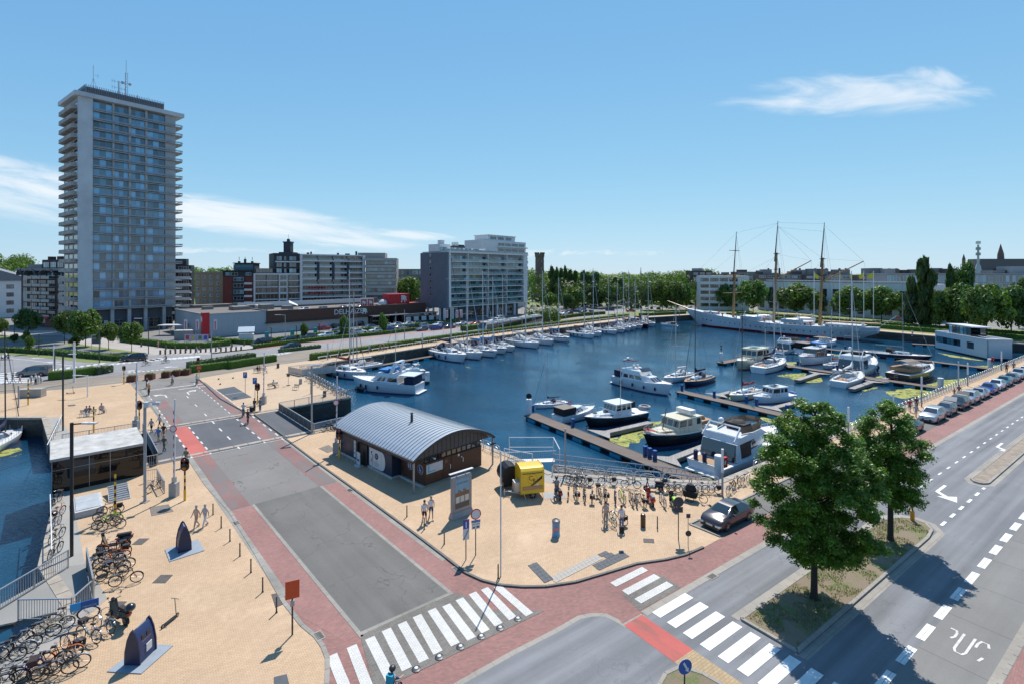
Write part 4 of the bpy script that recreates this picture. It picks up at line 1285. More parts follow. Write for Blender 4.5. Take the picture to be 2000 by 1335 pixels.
for i in range(9):
 x=148+i*9.6;y=308-i*8
 b_h=20.6-i*.1
 wf=13+rr_.random()*3
 r_,_=building(['brown stepped apartment block behind the white building, first from the left of its row','grey terraced apartment block behind the ship\'s middle mast','dark terraced apartment block with roof huts, right of the middle mast','brown terraced apartment block between the two rear masts','dark brick apartment block with several chimneys behind the rear mast','brown apartment block behind the yellow flags','grey roofed apartment block right of the yellow flags','dark apartment block left of the tall poplar','pale apartment block behind the tall poplar'][i],(x,y),(x+wf,y-3),group='terraced blocks behind the white building')
 m_=c_pent[i%4]
 MB().b2(0,wf,0,12,0,b_h-2.5).obj('wall',m_,r_)
 for j in range(3):
  w_=wf*(.25+.2*rr_.random());x0=rr_.random()*(wf-w_)
  MB().b2(x0,x0+w_,2+j*.5,10,b_h-2.49,b_h-1+rr_.random()*2.4).obj('penthouse',c_pent[(i+j+1)%4],r_)
 for j in range(3):win(r_,.8+j*wf/3,b_h-4.6,wf/3-1.2,1.3,3,-.1,f_wht,g_teal,.12)
 for j in range(2):
  mb=MB();xx=1+rr_.random()*(wf-2);mb.b2(xx,xx+.8,4,5,b_h-2.48,b_h+1.2);mb.obj('chimney',c_brown,r_)
a,b_=(176,240),(290,236)
R2,WW=building('long glass-fronted office building behind the trees on the right',a,b_,name='office_building')
MB().b2(0,WW,.6,15,0,18.).b2(-.4,WW,-.2,15,18.01,18.7).obj('wall',mat('office_grey',(.30,.31,.32),.7),R2)
for k in range(4):
 for i in range(19):win(R2,.2+i*6,14.6-k*3.7,5.8,3.2,4,.45,f_wht,g_teal,.12)
MB().b2(60,100,4,12,18.71,22.).obj('plant_room',mat('office_grey'),R2)
ch=thing('church','dark church with a pointed ridge turret beyond the office building','church',(365,400,0),R(-3))
MB().b2(0,60,0,14,0,22.).xprism([(0,22.01),(60,22.01),(58,30),(2,30)],1,13).obj('nave',mat('church_slate',(.10,.10,.12),.7),ch)
MB().lathe([(2.2,30),(2.,34),(.1,42)],(22,7,0),8).obj('ridge_turret',mat('church_turret',(.15,.09,.08),.7),ch)
MB().lathe([(1.2,22),(1.1,30),(.1,34)],(-6,7,0),8).obj('small_turret',mat('church_turret'),ch)
ra=thing('radio_mast','stubby telecom mast carrying antenna drums beside the church','mast',(346,380,0))
MB().lathe([(3,15),(1.4,24),(.7,26),(.6,40)],n=8).obj('mast_pole',m_mast,ra)
for z in(32,36,40.5):
 MB().lathe([(1.4,z),(1.5,z+.3),(1.4,z+2.)],n=8).obj('antenna_ring',f_wht if z>40 else f_alu,ra)
far=[(1352,1390,529,'flat-roofed grey block among the far trees, left of the ship\'s first mast',2),(1386,1412,537,'white flats below the far skyline, left of the first mast',3),(1412,1436,536,'brown flats directly behind the ship\'s first mast',0),(1436,1470,540,'white flats behind the first mast',3),(1478,1520,533,'low grey flats between the first two masts',1),(1440,1476,531,'grey slab just right of the first mast top',1)]
for i,(xa,xb_,yt,lb,mi)in enumerate(far):
 Y=330+(i%3)*30
 z=zup(yt,Y)
 r_,WW=building(lb,(xat(xa,Y),Y),(xat(xb_,Y),Y))
 MB().b2(0,WW,0,12,0,z).obj('wall',c_pent[mi],r_)
 MB().b2(WW*.2,WW*.6,2,8,z+.01,z+1.6).obj('roof_hut',c_pent[(mi+1)%4],r_)
 for k in range(4):
  for j in range(3):win(r_,.8+j*WW/3,z-2.6-k*3,WW/3-1.2,1.4,3,-.1,f_wht,g_dark,.14)
r_,WW=building('white flats with long balconies seen between trees behind the ship\'s first mast',(96,262),(119,257))
MB().b2(0,WW,0,12,0,17.4).obj('wall',c_white,r_)
for k in range(5):
 for j in range(4):win(r_,.5+j*4.6,14.6-k*3.2,3.9,1.6,3,-.1,f_blk,g_dark,.12)
 # -- FAR SIDE GROUND, TREES, HEDGES
far_top=[(-300,688),(17,693),(121,702),(168,708),(238,706),(290,693),(412,691.5),(500,682),(588,673),(683,665.5),(740,658),(850,645),(899,641),(1000,630),(1060,624),(1122,615),(1180,607),(1240,600),(1300,594),(1420,587),(1480,588)]
far_bot=[(1480,594),(1400,594),(1300,601),(1250,607),(1200,614),(1122,620),(1060,629),(897,654),(740,671),(662,677),(542,690),(499,701),(361,717),(240,731),(120,742),(0,750),(-300,775)]
flat('far_park_ground',[(-9000,300),(9000,300),(9000,11900),(-9000,11900)],m_lawn,.004)
flat('far_road',pxs(*(far_top+far_bot)),m_road3,Z1)
tb=pxs(*([(x,y)for x,y in far_bot[4:]]+[(-300,800),(0,768),(120,757),(248,745),(388,737),(540,711),(598,703)]))
tramm=asphalt('tram_bed',(.225,.19,.15),R(45),.15,streak=.12)
quayline=[Vector((*p,0))for p in(N_,M_,L_,K_,J_)]
def offs(line,d):
 r=[]
 for i,p in enumerate(line):
  a=line[max(i-1,0)];b_=line[min(i+1,len(line)-1)]
  t=(b_-a);t.z=0;t.normalize();r.append(p+Vector((-t.y,t.x,0))*d)
 return r
flat('tram_bed',[tuple(v)[:2]for v in tb]+[tuple(v)[:2]for v in offs(quayline,5.5)],tramm,Z2)
flat('quay_promenade',[tuple(v)[:2]for v in quayline]+[tuple(v)[:2]for v in offs(quayline,5.2)[::-1]],m_peach2,Z3)
mb=MB()
for d in(8.,9.4,11.5,12.9):
 strip(mb,offs([Vector((-60,84,0))]+quayline,d)[1:],.12,Z4)
for a,b_ in(((0,760),(560,704)),((0,756.5),(545,702)),((0,753),(520,700.5))):
 strip(mb,pxs((a[0]-200,a[1]+19),a,((a[0]+b_[0])/2,(a[1]+b_[1])/2-1.5),b_),.12,Z4)
mb.obj('tram_rails',mat('rail_steel',(.10,.085,.075),.5,.5),None,kind='structure')
m_pale=asphalt('pale_pavement',(.36,.33,.30),patch=.1)
flat('supermarket_pavement',pxs((-300,655),(0,646),(130,645),(240,668),(320,680),(400,682),(500,672),(500,682),(412,691.5),(290,693),(238,686),(150,672),(120,655),(0,656),(-300,670)),m_pale,Z3)
m_lot=asphalt('car_park_tarmac',(.15,.152,.158),patch=.12)
flat('supermarket_car_park',pxs((268,664),(300,657),(345,645),(405,660),(520,651),(700,636),(840,624),(870,626),(1000,618),(1100,600),(1240,588),(1240,598),(1122,613),(1000,629),(899,640),(740,657),(588,668),(470,674),(400,680),(330,679)),m_lot,Z2)
flat('side_road',pxs((-300,668),(0,668),(90,676),(150,678),(240,690),(290,692),(245,704),(180,693),(100,688),(-300,684)),m_lot,Z2)
flat('grass_strip_left',pxs((-300,684),(0,679),(70,683),(150,687),(236,701),(236,706),(168,707.5),(121,701),(17,692),(-300,694)),m_lawn,Z3)
flat('grass_oval_left',pxs((-40,656),(0,654),(60,660),(90,665),(75,668),(0,665),(-40,664)),m_lawn,Z3)
flat('grass_strip_trees',pxs((112,672),(150,671),(240,683),(300,691),(260,690),(180,680)),m_lawn,.02)
mb=MB()
strip(mb,pxs((412,690),(500,680.5),(588,671.8),(683,664),(740,657),(899,640)),1.7,Z3)
strip(mb,pxs((250,738),(300,733),(340,728)),.7,Z4);
mb.obj('pink_cycle_track',mat('faded_pink',(.36,.17,.14),.85,var=.2),None,kind='structure')
mk=MB()
strip(mk,pxs((17,699),(60,703),(143,714)),.22,Z3)
for i in range(8):
 a=at(96+i*13.4,723-i*1.7)
 mk.poly([a,a+Vector((1.1,0,0)),a+Vector((.6,1.7,0)),a+Vector((-.5,1.7,0))])
for i in range(9):
 a=at(210+i*11.5,713-i*1.35)
 mk.poly([a,a+Vector((1.,0,0)),a+Vector((.3,2.2,0)),a+Vector((-.7,2.2,0))])
for i in range(9):
 a=at(288+i*11.3,705-i*.9)
 mk.poly([a,a+Vector((1.2,0,0)),a+Vector((.1,2.4,0)),a+Vector((-1.1,2.4,0))])
for i in range(6):
 a=at(-16+i*1.,731+i*3.4)
 b_=at(44+i*3.4,726+i*4)
 mk.poly([a,b_,b_+Vector((.1,1.,0)),a+Vector((0,1.,0))])
for i in range(8):
 a=at(246+i*9,727.5-i*.8);mk.poly([a,a+Vector((.9,0,0)),a+Vector((.9,.7,0)),a+Vector((0,.7,0))])
for(x,y)in((70,699),(100,707),(258,724),(330,716.5)):
 a=at(x,y);mk.poly([a,a+Vector((1.6,.1,0)),a+Vector((1.6,.6,0)),a+Vector((0,.5,0))]);mk.poly([a+Vector((0,-.5,0)),a+Vector((-1.3,.2,0)),a+Vector((0,1.1,0))][::-1])
dash(mk,at(520,683),at(545,680.5),1.,1.5,.2,Z3)
for i in range(24):
 a=at(500+i*2.4,697-i*.35+(i%3));mk.poly([a,a+Vector((.35,0,0)),a+Vector((.9,2.6,0)),a+Vector((.55,2.6,0))])
mk.v=[(v[0],v[1],max(v[2],0.)+(.02 if v[2]<.005 else 0))for v in mk.v]
mk.obj('far_road_markings',m_wht,None,kind='structure')
ql2=[Vector((*p,0))for p in(G_,H_,I_)]
flat('lawn_quay_pavers',[tuple(v)[:2]for v in ql2]+[(82,238),(122.5,170),(144,133)],m_peach2,Z1)
flat('park_lawn',[(144,133),(122.5,170),(82,238),(56,222),(40,232),(70,262),(130,262),(165,185),(230,120),(170,110)],m_lawn,Z2)
flat('park_road',[(86,250),(150,185),(240,110),(246,116),(156,191),(92,256)],m_road3,Z3)
flat('end_quay_paving',[J_,I_,(80.8,234.5),(51,218.5)],m_peach2,Z4)
lf_mid=leafmat('leaf_mid_green',(.065,.115,.02),(.10,.16,.03),(.14,.21,.045),.32)
lf_dark=leafmat('leaf_dark_green',(.04,.078,.018),(.062,.11,.026),(.095,.15,.038),.28)
lf_lite=leafmat('leaf_light_green',(.075,.115,.02),(.11,.15,.03),(.15,.19,.045),.28)
lf_blue=leafmat('leaf_willow',(.045,.085,.035),(.07,.115,.045),(.10,.15,.07),.2)
lf_near=leafmat('leaf_near',(.055,.125,.016),(.10,.19,.026),(.17,.28,.045),.42,.4)
lf_hedge=leafmat('hedge_leaf',(.055,.11,.015),(.085,.15,.02),(.13,.20,.03),.3)
bark=mat('bark',(.055,.045,.036),.9,var=.3,scale=6,bump=.8,bscale=14)
bark_d=mat('dark_bark',(.03,.026,.022),.9,var=.3,scale=6,bump=.8,bscale=14)
def leaf(vs,fs,p,s,nrm,rg,tri=False):
 n_=nrm+Vector((rg.uniform(-.7,.7),rg.uniform(-.7,.7),rg.uniform(-.5,.8)))
 if n_.length<.01:n_=Vector((0,0,1))
 n_.normalize()
 u=n_.orthogonal().normalized();w_=n_.cross(u)
 t=rg.uniform(0,6.28);a=u*math.cos(t)+w_*math.sin(t);b_=n_.cross(a)
 a=a*s;b_=b_*(s*.62)
 k=len(vs)
 vs+=[p-a,p-b_*1.-a*.1,p+a,p+b_+a*.1]
 fs.append((k,k+1,k+2,k+3))
def crown_mesh(name,n,ls,kind,seed,m):
 rg=random.Random(seed);vs=[];fs=[]
 lobes=[]
 for i in range({'round':34,'oval':26,'column':30,'cone':30,'willow':30}[kind]):
  z=rg.uniform(.02,1)
  t=rg.uniform(0,6.28)
  env={'round':math.sqrt(max(0,1-(2*z-1)**2))**.7,'oval':math.sin(math.pi*min(1,z*.9+.08))**.7,'column':math.sin(math.pi*min(1,z*.93+.05))**.5,'cone':(1.02-z)**.75,'willow':math.sin(math.pi*min(1,z*.8+.12))**.5}[kind]
  rr=env*rg.uniform(.35,.8)
  lr=rg.uniform(.22,.36)*(1 if kind in('round','oval')else.8)
  lobes.append((Vector((rr*math.cos(t),rr*math.sin(t),z)),lr))
 lobes.append((Vector((0,0,.5)),.4))
 tot=sum(l[1]**2 for l in lobes)
 zs={'round':1,'oval':.75,'column':.45,'cone':.5,'willow':.7}[kind]
 for c,lr in lobes:
  k=int(n*lr*lr/tot)
  for j in range(k):
   z=rg.uniform(-1,1);t=rg.uniform(0,6.28);q=math.sqrt(1-z*z)
   d=Vector((q*math.cos(t),q*math.sin(t),z))
   r_=lr*rg.uniform(.72,1.12)
   p=c+Vector((d.x*r_,d.y*r_,d.z*r_*zs))
   leaf(vs,fs,p,ls*rg.uniform(.6,1.3),d,rg)
 r_=sorted(math.hypot(v.x,v.y)for v in vs)[int(len(vs)*.985)];zz=sorted(v.z for v in vs);z0,z1=zz[len(zz)//150],zz[-len(zz)//150]
 vs=[Vector((v.x/r_,v.y/r_,(v.z-z0)/(z1-z0)))for v in vs]
 me=pymesh(name,vs,fs,m)
 return me
CR={}
for kind,m_,key,n_,ls in(('round',lf_mid,'round0',4200,.075),('round',lf_mid,'round1',4200,.075),('round',lf_dark,'dark0',4200,.075),('oval',lf_mid,'oval0',3200,.085),('column',lf_dark,'col0',3600,.10),('cone',lf_dark,'cone0',3000,.09),('willow',lf_blue,'wil0',3200,.085),('round',lf_lite,'lite0',3200,.085),('oval',lf_lite,'lite1',1600,.10)):
 CR[key]=crown_mesh('crown',n_,ls,kind,hash(key)%1+len(CR)*7+3,m_)
def trunk_mesh():
 mb=MB();mb.tube((0,0,0),(0,0,.6),.045,8,.034);mb.tube((0,0,.6),(.03,.02,1.3),.034,6,.015)
 for t,z,l in((.3,.55,.5),(2.2,.62,.55),(4.1,.6,.5),(5.4,.75,.4)):
  mb.tube((0,0,z),(l*.6*math.cos(t),l*.6*math.sin(t),z+l*.9),.02,5,.007)
 return mb.mesh('trunk',bark,smooth=True)
TRUNK=trunk_mesh()
def tree(px,by,ty,hw,key,label,name='round_tree',cb=None,group=None,Y=None,width=None):
 p=at(px,by)if Y is None else Vector((xat(px,Y),Y,0))
 H_t=zat(ty,p.y);rad=width or hw*p.y/FPX
 zb=(zat(cb,p.y)if cb else H_t*.22)
 zb=max(zb,.3)
 t_=thing(name,label,'tree',p,rnd.uniform(0,6.28),group)
 c=link('crown',CR[key],t_,(0,0,zb));c.scale=(rad,rad,H_t-zb)
 k=link('trunk',TRUNK,t_);k.scale=(max(1.6,H_t*.28),)*2+(max(zb*1.25,H_t*.45),)
 return t_
T_=tree
gL='trees along the street below the tower'
T_(55,668,604,22,'dark0','dark spreading tree in front of the brown balcony building',cb=642,group=gL)
T_(126,671,610,22,'dark0','dark tree between the brown balcony building and the tower',cb=648,group=gL)
T_(167,676,606,27,'round0','largest bright green tree, in front of the foot of the tower',cb=660,group=gL)
T_(212,682,631,19,'round1','small round tree just left of the billboard at the tower\'s foot',cb=665,group=gL)
T_(257,687,630,21,'round0','small round tree left of the trolley shelter, beside the tall lamp post',cb=668,group=gL)
T_(4,657,622,10,'round1','tree cut by the left edge of the picture, before the white house',cb=648,group=gL)
T_(58,691,655,8,'lite1','thin yellowish sapling on the grass strip',cb=680,group='saplings on the grass')
T_(51,672,646,7,'lite1','reddish-brown sapling in front of the pale path',cb=668,group='saplings on the grass')
T_(28,668,652,8,'dark0','little dark bush-like tree on the grass oval',cb=667,group='saplings on the grass')
T_(146,676,657,10,'lite1','ragged pale young tree beside the tram pole',cb=674,group='saplings on the grass')
gp='oval young trees in the car park hedge'
T_(594,662,632,8,'oval0','young oval tree in the hedge, nearest the grey wall of the supermarket',cb=657,group=gp)
T_(673,656,618,10.5,'oval0','young oval tree below the DELHAIZE lettering',cb=650,group=gp)
T_(748,651,613,10,'oval0','young oval tree in front of the supermarket entrance',cb=645,group=gp)
T_(797,600,543,25,'lite0','bright green tree between the grey concrete flats and the slab block',cb=592,Y=262)
gR='trees around the far end of the basin'
for a in((1062,588,556,15,'lite0','yellow-green tree right of the slab block, by the far car park'),(1075,604,572,14,'round1','low tree between the far car park and the big round trees'),(1108,611,575,14,'dark0','dark narrow tree at the left side of the big round trees'),(1120,607,561,22,'round0','broad round tree above the bend of the road'),(1140,600,551,16,'round1','round tree behind the broad one above the road bend'),(1170,602,556,20,'dark0','dark round tree in the middle of the roundabout lawn, left one of a pair'),(1192,601,554,22,'round0','dark round tree on the roundabout lawn, right one of a pair'),(1225,597,560,9,'lite0','small light tree between the pair and the large clump'),(1243,592,561,13,'lite0','light green tree just left of the large clump'),(1266,606,553,17,'round1','left tree of the large clump behind the end of the basin'),(1294,607,549,24,'round0','tallest tree of the large clump behind the end of the basin'),(1322,606,551,20,'dark0','dark tree in the large clump, above the bowsprit'),(1340,605,556,15,'round0','right tree of the large clump, above the bowsprit'),(1362,595,577,10,'lite0','small olive rounded tree beside the ship\'s bow'),(1372,590,550,19,'dark0','dark tree behind the olive one, left of the first mast'),(1394,596,571,9,'lite0','yellow-green tree left of the ship\'s first mast'),(1418,606,557,21,'round1','tree directly behind the ship\'s first mast'),(1471,612,549,30,'round0','large tree between the first and middle masts'),(1425,590,548,9,'dark0','small dark tree by the white flats with long balconies'),(1510,607,562,12,'dark0','slim dark tree behind the ship\'s middle mast'),(1556,619,556,37,'round1','large tree between the middle and rear masts'),(1602,615,572,12,'dark0','slim dark tree behind the ship\'s rear mast'),(1660,625,561,36,'round0','wide tree below the yellow flags, left of two'),(1722,627,561,34,'round1','wide tree below the yellow flags, right of two')):
 T_(*a,group=gR)
T_(1775,640,570,13,'wil0','drooping pale willow left of the tall poplar',name='willow_tree',cb=636)
T_(1803,641,506,22,'col0','very tall dark poplar rising above the skyline',name='poplar_tree',cb=637)
T_(1828,636,568,18,'lite0','light green tree just right of the tall poplar',cb=628)
T_(1856,600,520,12,'cone0','pointed dark tree above the roofs, left of two in front of the glass offices',name='conifer_tree',Y=180)
T_(1882,600,514,22,'dark0','round dark tree above the roofs, right of two in front of the glass offices',Y=180)
gq='dense trees above the white floating office'
T_(1850,645,566,30,'round1','dense dark tree at the left end of the row above the white floating office',cb=638,group=gq)
T_(1893,648,556,36,'dark0','dense tree behind the glass lookout of the floating office',cb=636,group=gq)
T_(1927,659,558,40,'round0','wide tree with a bare trunk right of the lookout',cb=634,group=gq)
T_(1975,655,562,38,'dark0','dense tree at the right end of the row, cut by the picture edge',cb=636,group=gq)
T_(2015,655,575,34,'round1','tree at the extreme right edge above the promenade',cb=638,group=gq)
T_(1990,620,546,18,'dark0','dark tree in front of the glass offices at the right edge',Y=175)
for i,(x,ty,hw)in enumerate(((1078,521,8),(1087,523,7),(1096,525,7),(1104,520,6),(1113,528,8),(1124,530,9))):
 T_(x,580,ty,hw,'col0',['tall poplar next to the round brick tower','second poplar from the round brick tower','third poplar from the round brick tower','thinnest and tallest poplar right of the brick tower','fifth poplar from the round brick tower','lowest poplar, at the right end of the poplar row'][i],name='poplar_tree',Y=300+i*3,group='poplars right of the round brick tower')
for i,(x,ty,hw)in enumerate(((1142,531,13),(1162,534,12),(1205,543,13))):
 T_(x,580,ty,hw,'wil0',['grey-green willow right of the poplars','second grey-green willow right of the poplars','grey-green willow above the roundabout trees'][i],name='willow_tree',Y=290)
def woods(name,label,px0,px1,topf,Y0,Y1,n,seed,m_):
 rg=random.Random(seed);vs=[];fs=[]
 for i in range(n):
  Y=rg.uniform(Y0,Y1);px=rg.uniform(px0,px1)
  top=zat(topf(px),Y)*rg.uniform(.80,1.);r_=rg.uniform(4,7.5)*Y/450
  c=Vector((xat(px,Y),Y,top-r_*.8))
  for j in range(150):
   z=rg.uniform(-.9,1);t=rg.uniform(0,6.28);q=math.sqrt(1-z*z)
   d=Vector((q*math.cos(t),q*math.sin(t),z))
   if d.y>.35:continue
   k=r_*(rg.uniform(.8,1.1)+.18*math.sin(5*t+z*4))
   leaf(vs,fs,c+Vector((d.x*k,d.y*k,d.z*k*.85)),r_*.15*rg.uniform(.6,1.3),d,rg)
  for j in range(12):
   d=Vector((rg.uniform(-1,1),rg.uniform(-1,.2),0));leaf(vs,fs,c+d*r_*.8-Vector((0,0,rg.uniform(0,top))),r_*.4,Vector((0,-1,.3)),rg)
 me=pymesh(name,vs,fs,m_)
 return link(name,me,None,kind='stuff',label=label,category='woods')
woods('far_woods','wooded skyline right of the round brick tower',1025,1390,lambda x:531-4*math.sin((x-1000)*.021)-3*math.sin(x*.11),330,620,260,1,lf_mid)
woods('park_woods','denser lower trees before the wooded skyline',1030,1370,lambda x:546-3*math.sin(x*.07),265,330,90,2,lf_dark)
woods('far_woods','wooded hill above the roofs at the left edge',-80,66,lambda x:497+(x-30)*.05+3*math.sin(x*.1),340,420,60,3,lf_mid)
woods('far_woods','strip of trees above the tan brick block',340,460,lambda x:523,340,420,60,4,lf_mid)
woods('far_woods','thin dark wooded horizon behind the ship',1380,2050,lambda x:535,420,700,130,5,lf_dark)
woods('shrubbery','mixed shrubs beside the foot of the slab block',1030,1085,lambda x:600,196,212,14,6,lf_lite)
def hedge(line,wd,ht,label,group='clipped hedges along the road',name='hedge',m_=None,lf=.10,dens=26,rough_=.05):
 rg=random.Random(len(label));vs=[];fs=[]
 line=[Vector((p[0],p[1],0))for p in line]
 L=offs(line,wd/2);Rr=offs(line,-wd/2)
 mb=MB()
 mb.loft([[(l.x,l.y,0),(l.x,l.y,ht*.94),(r.x,r.y,ht*.94),(r.x,r.y,0)]for l,r in zip(L,Rr)],closed=False,cap=False)
 mb.quad((L[0].x,L[0].y,0),(Rr[0].x,Rr[0].y,0),(Rr[0].x,Rr[0].y,ht*.94),(L[0].x,L[0].y,ht*.94))
 k=-1;mb.quad((Rr[k].x,Rr[k].y,0),(L[k].x,L[k].y,0),(L[k].x,L[k].y,ht*.94),(Rr[k].x,Rr[k].y,ht*.94))
 vs=[Vector(v)for v in mb.v];fs=list(mb.f)
 for i in range(len(line)-1):
  ln=(line[i+1]-line[i]).length
  for(a0,a1,b0,b1,up,nr)in((L[i],L[i+1],Rr[i],Rr[i+1],0,Vector((0,0,1))),(Rr[i],Rr[i+1],None,None,1,None),(L[i],L[i+1],None,None,1,None)):
   area=ln*(wd if not up else ht)
   for q in range(int(area*dens*(.02/lf/lf)**.5)):
    s_,t_=rg.random(),rg.random()
    p=a0.lerp(a1,s_)
    if not up:
     p=p.lerp(b0.lerp(b1,s_),t_);p.z=ht*(.97+rg.uniform(-.02,.07));n__=Vector((0,0,1))
    else:
     o_=(p-line[i].lerp(line[i+1],s_)).normalized();p=p+o_*rg.uniform(0,.06);p.z=t_*ht;n__=o_
    leaf(vs,fs,p,lf*rg.uniform(.7,1.5),n__*1.4,rg)
 me=pymesh(name,vs,fs,m_ or lf_hedge)
 return link(name,me,None,label=label,category='hedge',group=group)
hedge(offs(quayline,6.),1.4,1.35,'very long clipped hedge above the quay wall of the yachts',lf=.16)
hl=pxs((1060,628),(1122,619),(1180,613.5));hedge(hl,1.4,1.3,'clipped hedge behind the long quay hedge, right of the tram',lf=.16)
hedge(pxs((372,727),(443,718)),1.3,1.35,'left short clipped hedge above the plaza with benches, beside the stop sign')
hedge(pxs((449,719.5),(480,714),(537,705)),1.3,1.45,'right short clipped hedge above the plaza with benches')
hedge(pxs((95,741),(140,737),(185,730)),1.5,1.45,'rounded clipped hedge between the white crossing and the tram tracks')
hedge(pxs((370,719),(420,711),(494,699)),2.2,1.2,'loose feathery hedge beside the traffic light on the far road',m_=lf_blue,lf=.22)
hedge(pxs((186,731),(205,728),(214,726)),1.6,1.3,'short feathery end of the hedge by the tram tracks',m_=lf_blue,lf=.22)
hedge(pxs((545,688),(590,683),(625,679)),1.,.8,'low wispy planting between road and tramway',m_=lf_blue,lf=.22)
hedge(pxs((240,667),(290,672.5),(345,679.5),(400,679),(448,674)),1.5,1.3,'curved hedge round the supermarket forecourt',lf=.18)
hedge(pxs((420,667),(447,671.5)),1.6,1.2,'short cross hedge by the litter bin',lf=.18)
hedge(pxs((444,669),(500,673),(560,664),(700,648),(850,634),(897,628)),1.3,1.1,'long hedge between parked cars and supermarket car park',lf=.2)
hedge(pxs((497,680),(560,672),(640,663),(740,654),(815,645)),1.3,.95,'low hedge between the far road and the parked cars',lf=.2)
hedge(pxs((905,646),(940,641)),2.6,1.5,'short thick hedge left of the tram front',lf=.2)
hedge(pxs((0,686),(40,687),(120,692),(180,698),(240,703)),2.2,1.,'irregular dark shrubs along the grass strip',m_=lf_dark,lf=.3)
hedge([(95,226),(126,174),(150,134)],1.6,1.3,'long low clipped hedge on the lawn behind the ship',lf=.25);hedge([(101,229),(132,178),(156,140)],2.,1.6,'second long hedge on the lawn behind the ship',lf=.25,m_=lf_dark)
hedge([(56,224),(80,237)],1.6,1.2,'clipped hedge closing off the end of the basin',lf=.25)
def near_tree(label,px,by,rad,ztop,zbot,seed,n_cl,lean=0.):
 rg=random.Random(seed);p=at(px,by,.1)
 t_=thing('verge_tree',label,'tree',p,0,'trees on the grass verge')
 vs=[];fs=[];mb=MB()
 mb.tube((0,0,-.1),(0,0,.3),.26,12,.19);mb.tube((0,0,.3),(.03,.0,zbot+.6),.19,12,.15);mb.tube((.03,0,zbot+.6),(.08,.06,ztop*.62),.15,8,.09);mb.tube((.08,.06,ztop*.62),(.1,0,ztop-.5),.09,6,.02)
 mb.obj('trunk',bark_d,t_,smooth=True)
 br=MB();cl=[]
 for i in range(n_cl):
  f=(i+.5)/n_cl
  z=zbot+(ztop-zbot)*(1-(1-f)**.85)*rg.uniform(.96,1.02)
  h_=(z-zbot)/(ztop-zbot)
  env=rad*(min(1,.62+2.2*h_)if h_<.2 else(1. if h_<.4 else max(.14,math.cos((h_-.4)/.66*math.pi/2)**.75)))
  t=i*2.39996+rg.uniform(-.4,.4)
  r_=env*rg.choice((rg.uniform(.8,1.04),rg.uniform(.55,.95),rg.uniform(.1,.6)))
  c=Vector((r_*math.cos(t),r_*math.sin(t),z));cl.append((c,rg.uniform(.42,.70)*(1 if h_<.8 else.75)))
  st=Vector((.03,0,max(zbot-.3,z-.45*r_-.35)))
  if i%2==0:
   mid=st.lerp(c,.5)+Vector((0,0,.12));br.tube(st,mid,.05,5,.028);br.tube(mid,c,.028,4,.008)
 br.obj('branches',bark_d,t_,kind='stuff')
 for c,r_ in cl:
  for j in range(int(620*r_*r_/.36)):
   z=rg.uniform(-1,1);t=rg.uniform(0,6.28);q=math.sqrt(1-z*z);d=Vector((q*math.cos(t),q*math.sin(t),z))
   k=r_*(rg.random()**.5)*(1+.25*math.sin(4*t+c.x*3))
   pp=c+Vector((d.x*k,d.y*k,d.z*k*.62-.10*k))
   leaf(vs,fs,pp,.072*rg.uniform(.6,1.4),Vector((d.x*.5,d.y*.5,.8)),rg)
 me=pymesh('crown',vs,fs,lf_near)
 link('crown',me,t_)
 return t_
near_tree('large leafy tree on the near end of the grass verge, hiding part of the quay',1590,1168,3.1,11.3,2.8,11,210)
near_tree('smaller leafy tree farther along the grass verge, beside the yellow beacon',1739,1053,2.1,9.8,2.8,5,110)
rg=random.Random(4);vs=[];fs=[]
for i in range(9000):
 s_,d_=rg.uniform(-9,11.2),rg.uniform(3.75,6.35)
 if noise.noise(Vector((s_*.8,d_*.8,0)))<-.05:continue
 p=SD(s_,d_,.1);a=rg.uniform(0,6.28);h_=rg.uniform(.04,.13);w_=Vector((math.cos(a),math.sin(a),0))*.02
 k=len(vs);vs+=[p-w_,p+w_,p+Vector((rg.uniform(-.05,.05),rg.uniform(-.05,.05),h_))];fs.append((k,k+1,k+2))
me=pymesh('grass_tufts',vs,fs,leafmat('grass_blade',(.10,.14,.03),(.16,.19,.05),(.26,.25,.10),.2));link('grass_tufts',me,None,kind='stuff',label='rough dry grass on the verge under the two trees',category='grass')
# -- PLAZA BUILDINGS AND FENCES
navy=mat('navy_board',(.015,.028,.06),.4)
zinc=mat('zinc_roof',(.52,.55,.575),.36,.5,var=.07,scale=.8)
zincd=mat('zinc_fascia',(.05,.048,.05),.6,.1)
wood=mat('dark_wood',(.075,.032,.018),.55,var=.3,scale=3)
glk=glassmat('kiosk_glass',(.05,.05,.045),.06,.7)
K=thing('kiosk','brown and navy harbour kiosk with a curved zinc roof beside the bridge road','kiosk',(-8.36,43.5,0),math.atan2(.72,.70))
KX,KY=9.47,14.4;EZ=2.8;RISE=1.5
def arch(x):
 return EZ+RISE*math.sin(math.pi*min(1,max(0,x/KX)))**.85 if 0<x<KX else EZ
NA=16
xs=[KX*i/NA for i in range(NA+1)]
def roof_panel(w_):
 mb=MB();vs=[];
 for y in(0.,w_-.03):
  vs+=[(x,y,arch(x))for x in xs]
 n=NA+1
 mb.add(vs,[(i,i+1,n+i+1,n+i)for i in range(NA)])
 a=[(x,w_-.045,arch(x))for x in xs];b_=[(x,w_-.045,arch(x)+.06)for x in xs];c=[(x,w_,arch(x)+.06)for x in xs];d=[(x,w_,arch(x))for x in xs]
 mb.add(a+b_+c+d,[(i,i+1,n+i+1,n+i)for i in range(NA)]+[(n+i,n+i+1,2*n+i+1,2*n+i)for i in range(NA)]+[(2*n+i,2*n+i+1,3*n+i+1,3*n+i)for i in range(NA)])
 return mb.mesh('roof_panel',zinc)
rp=roof_panel(.48)
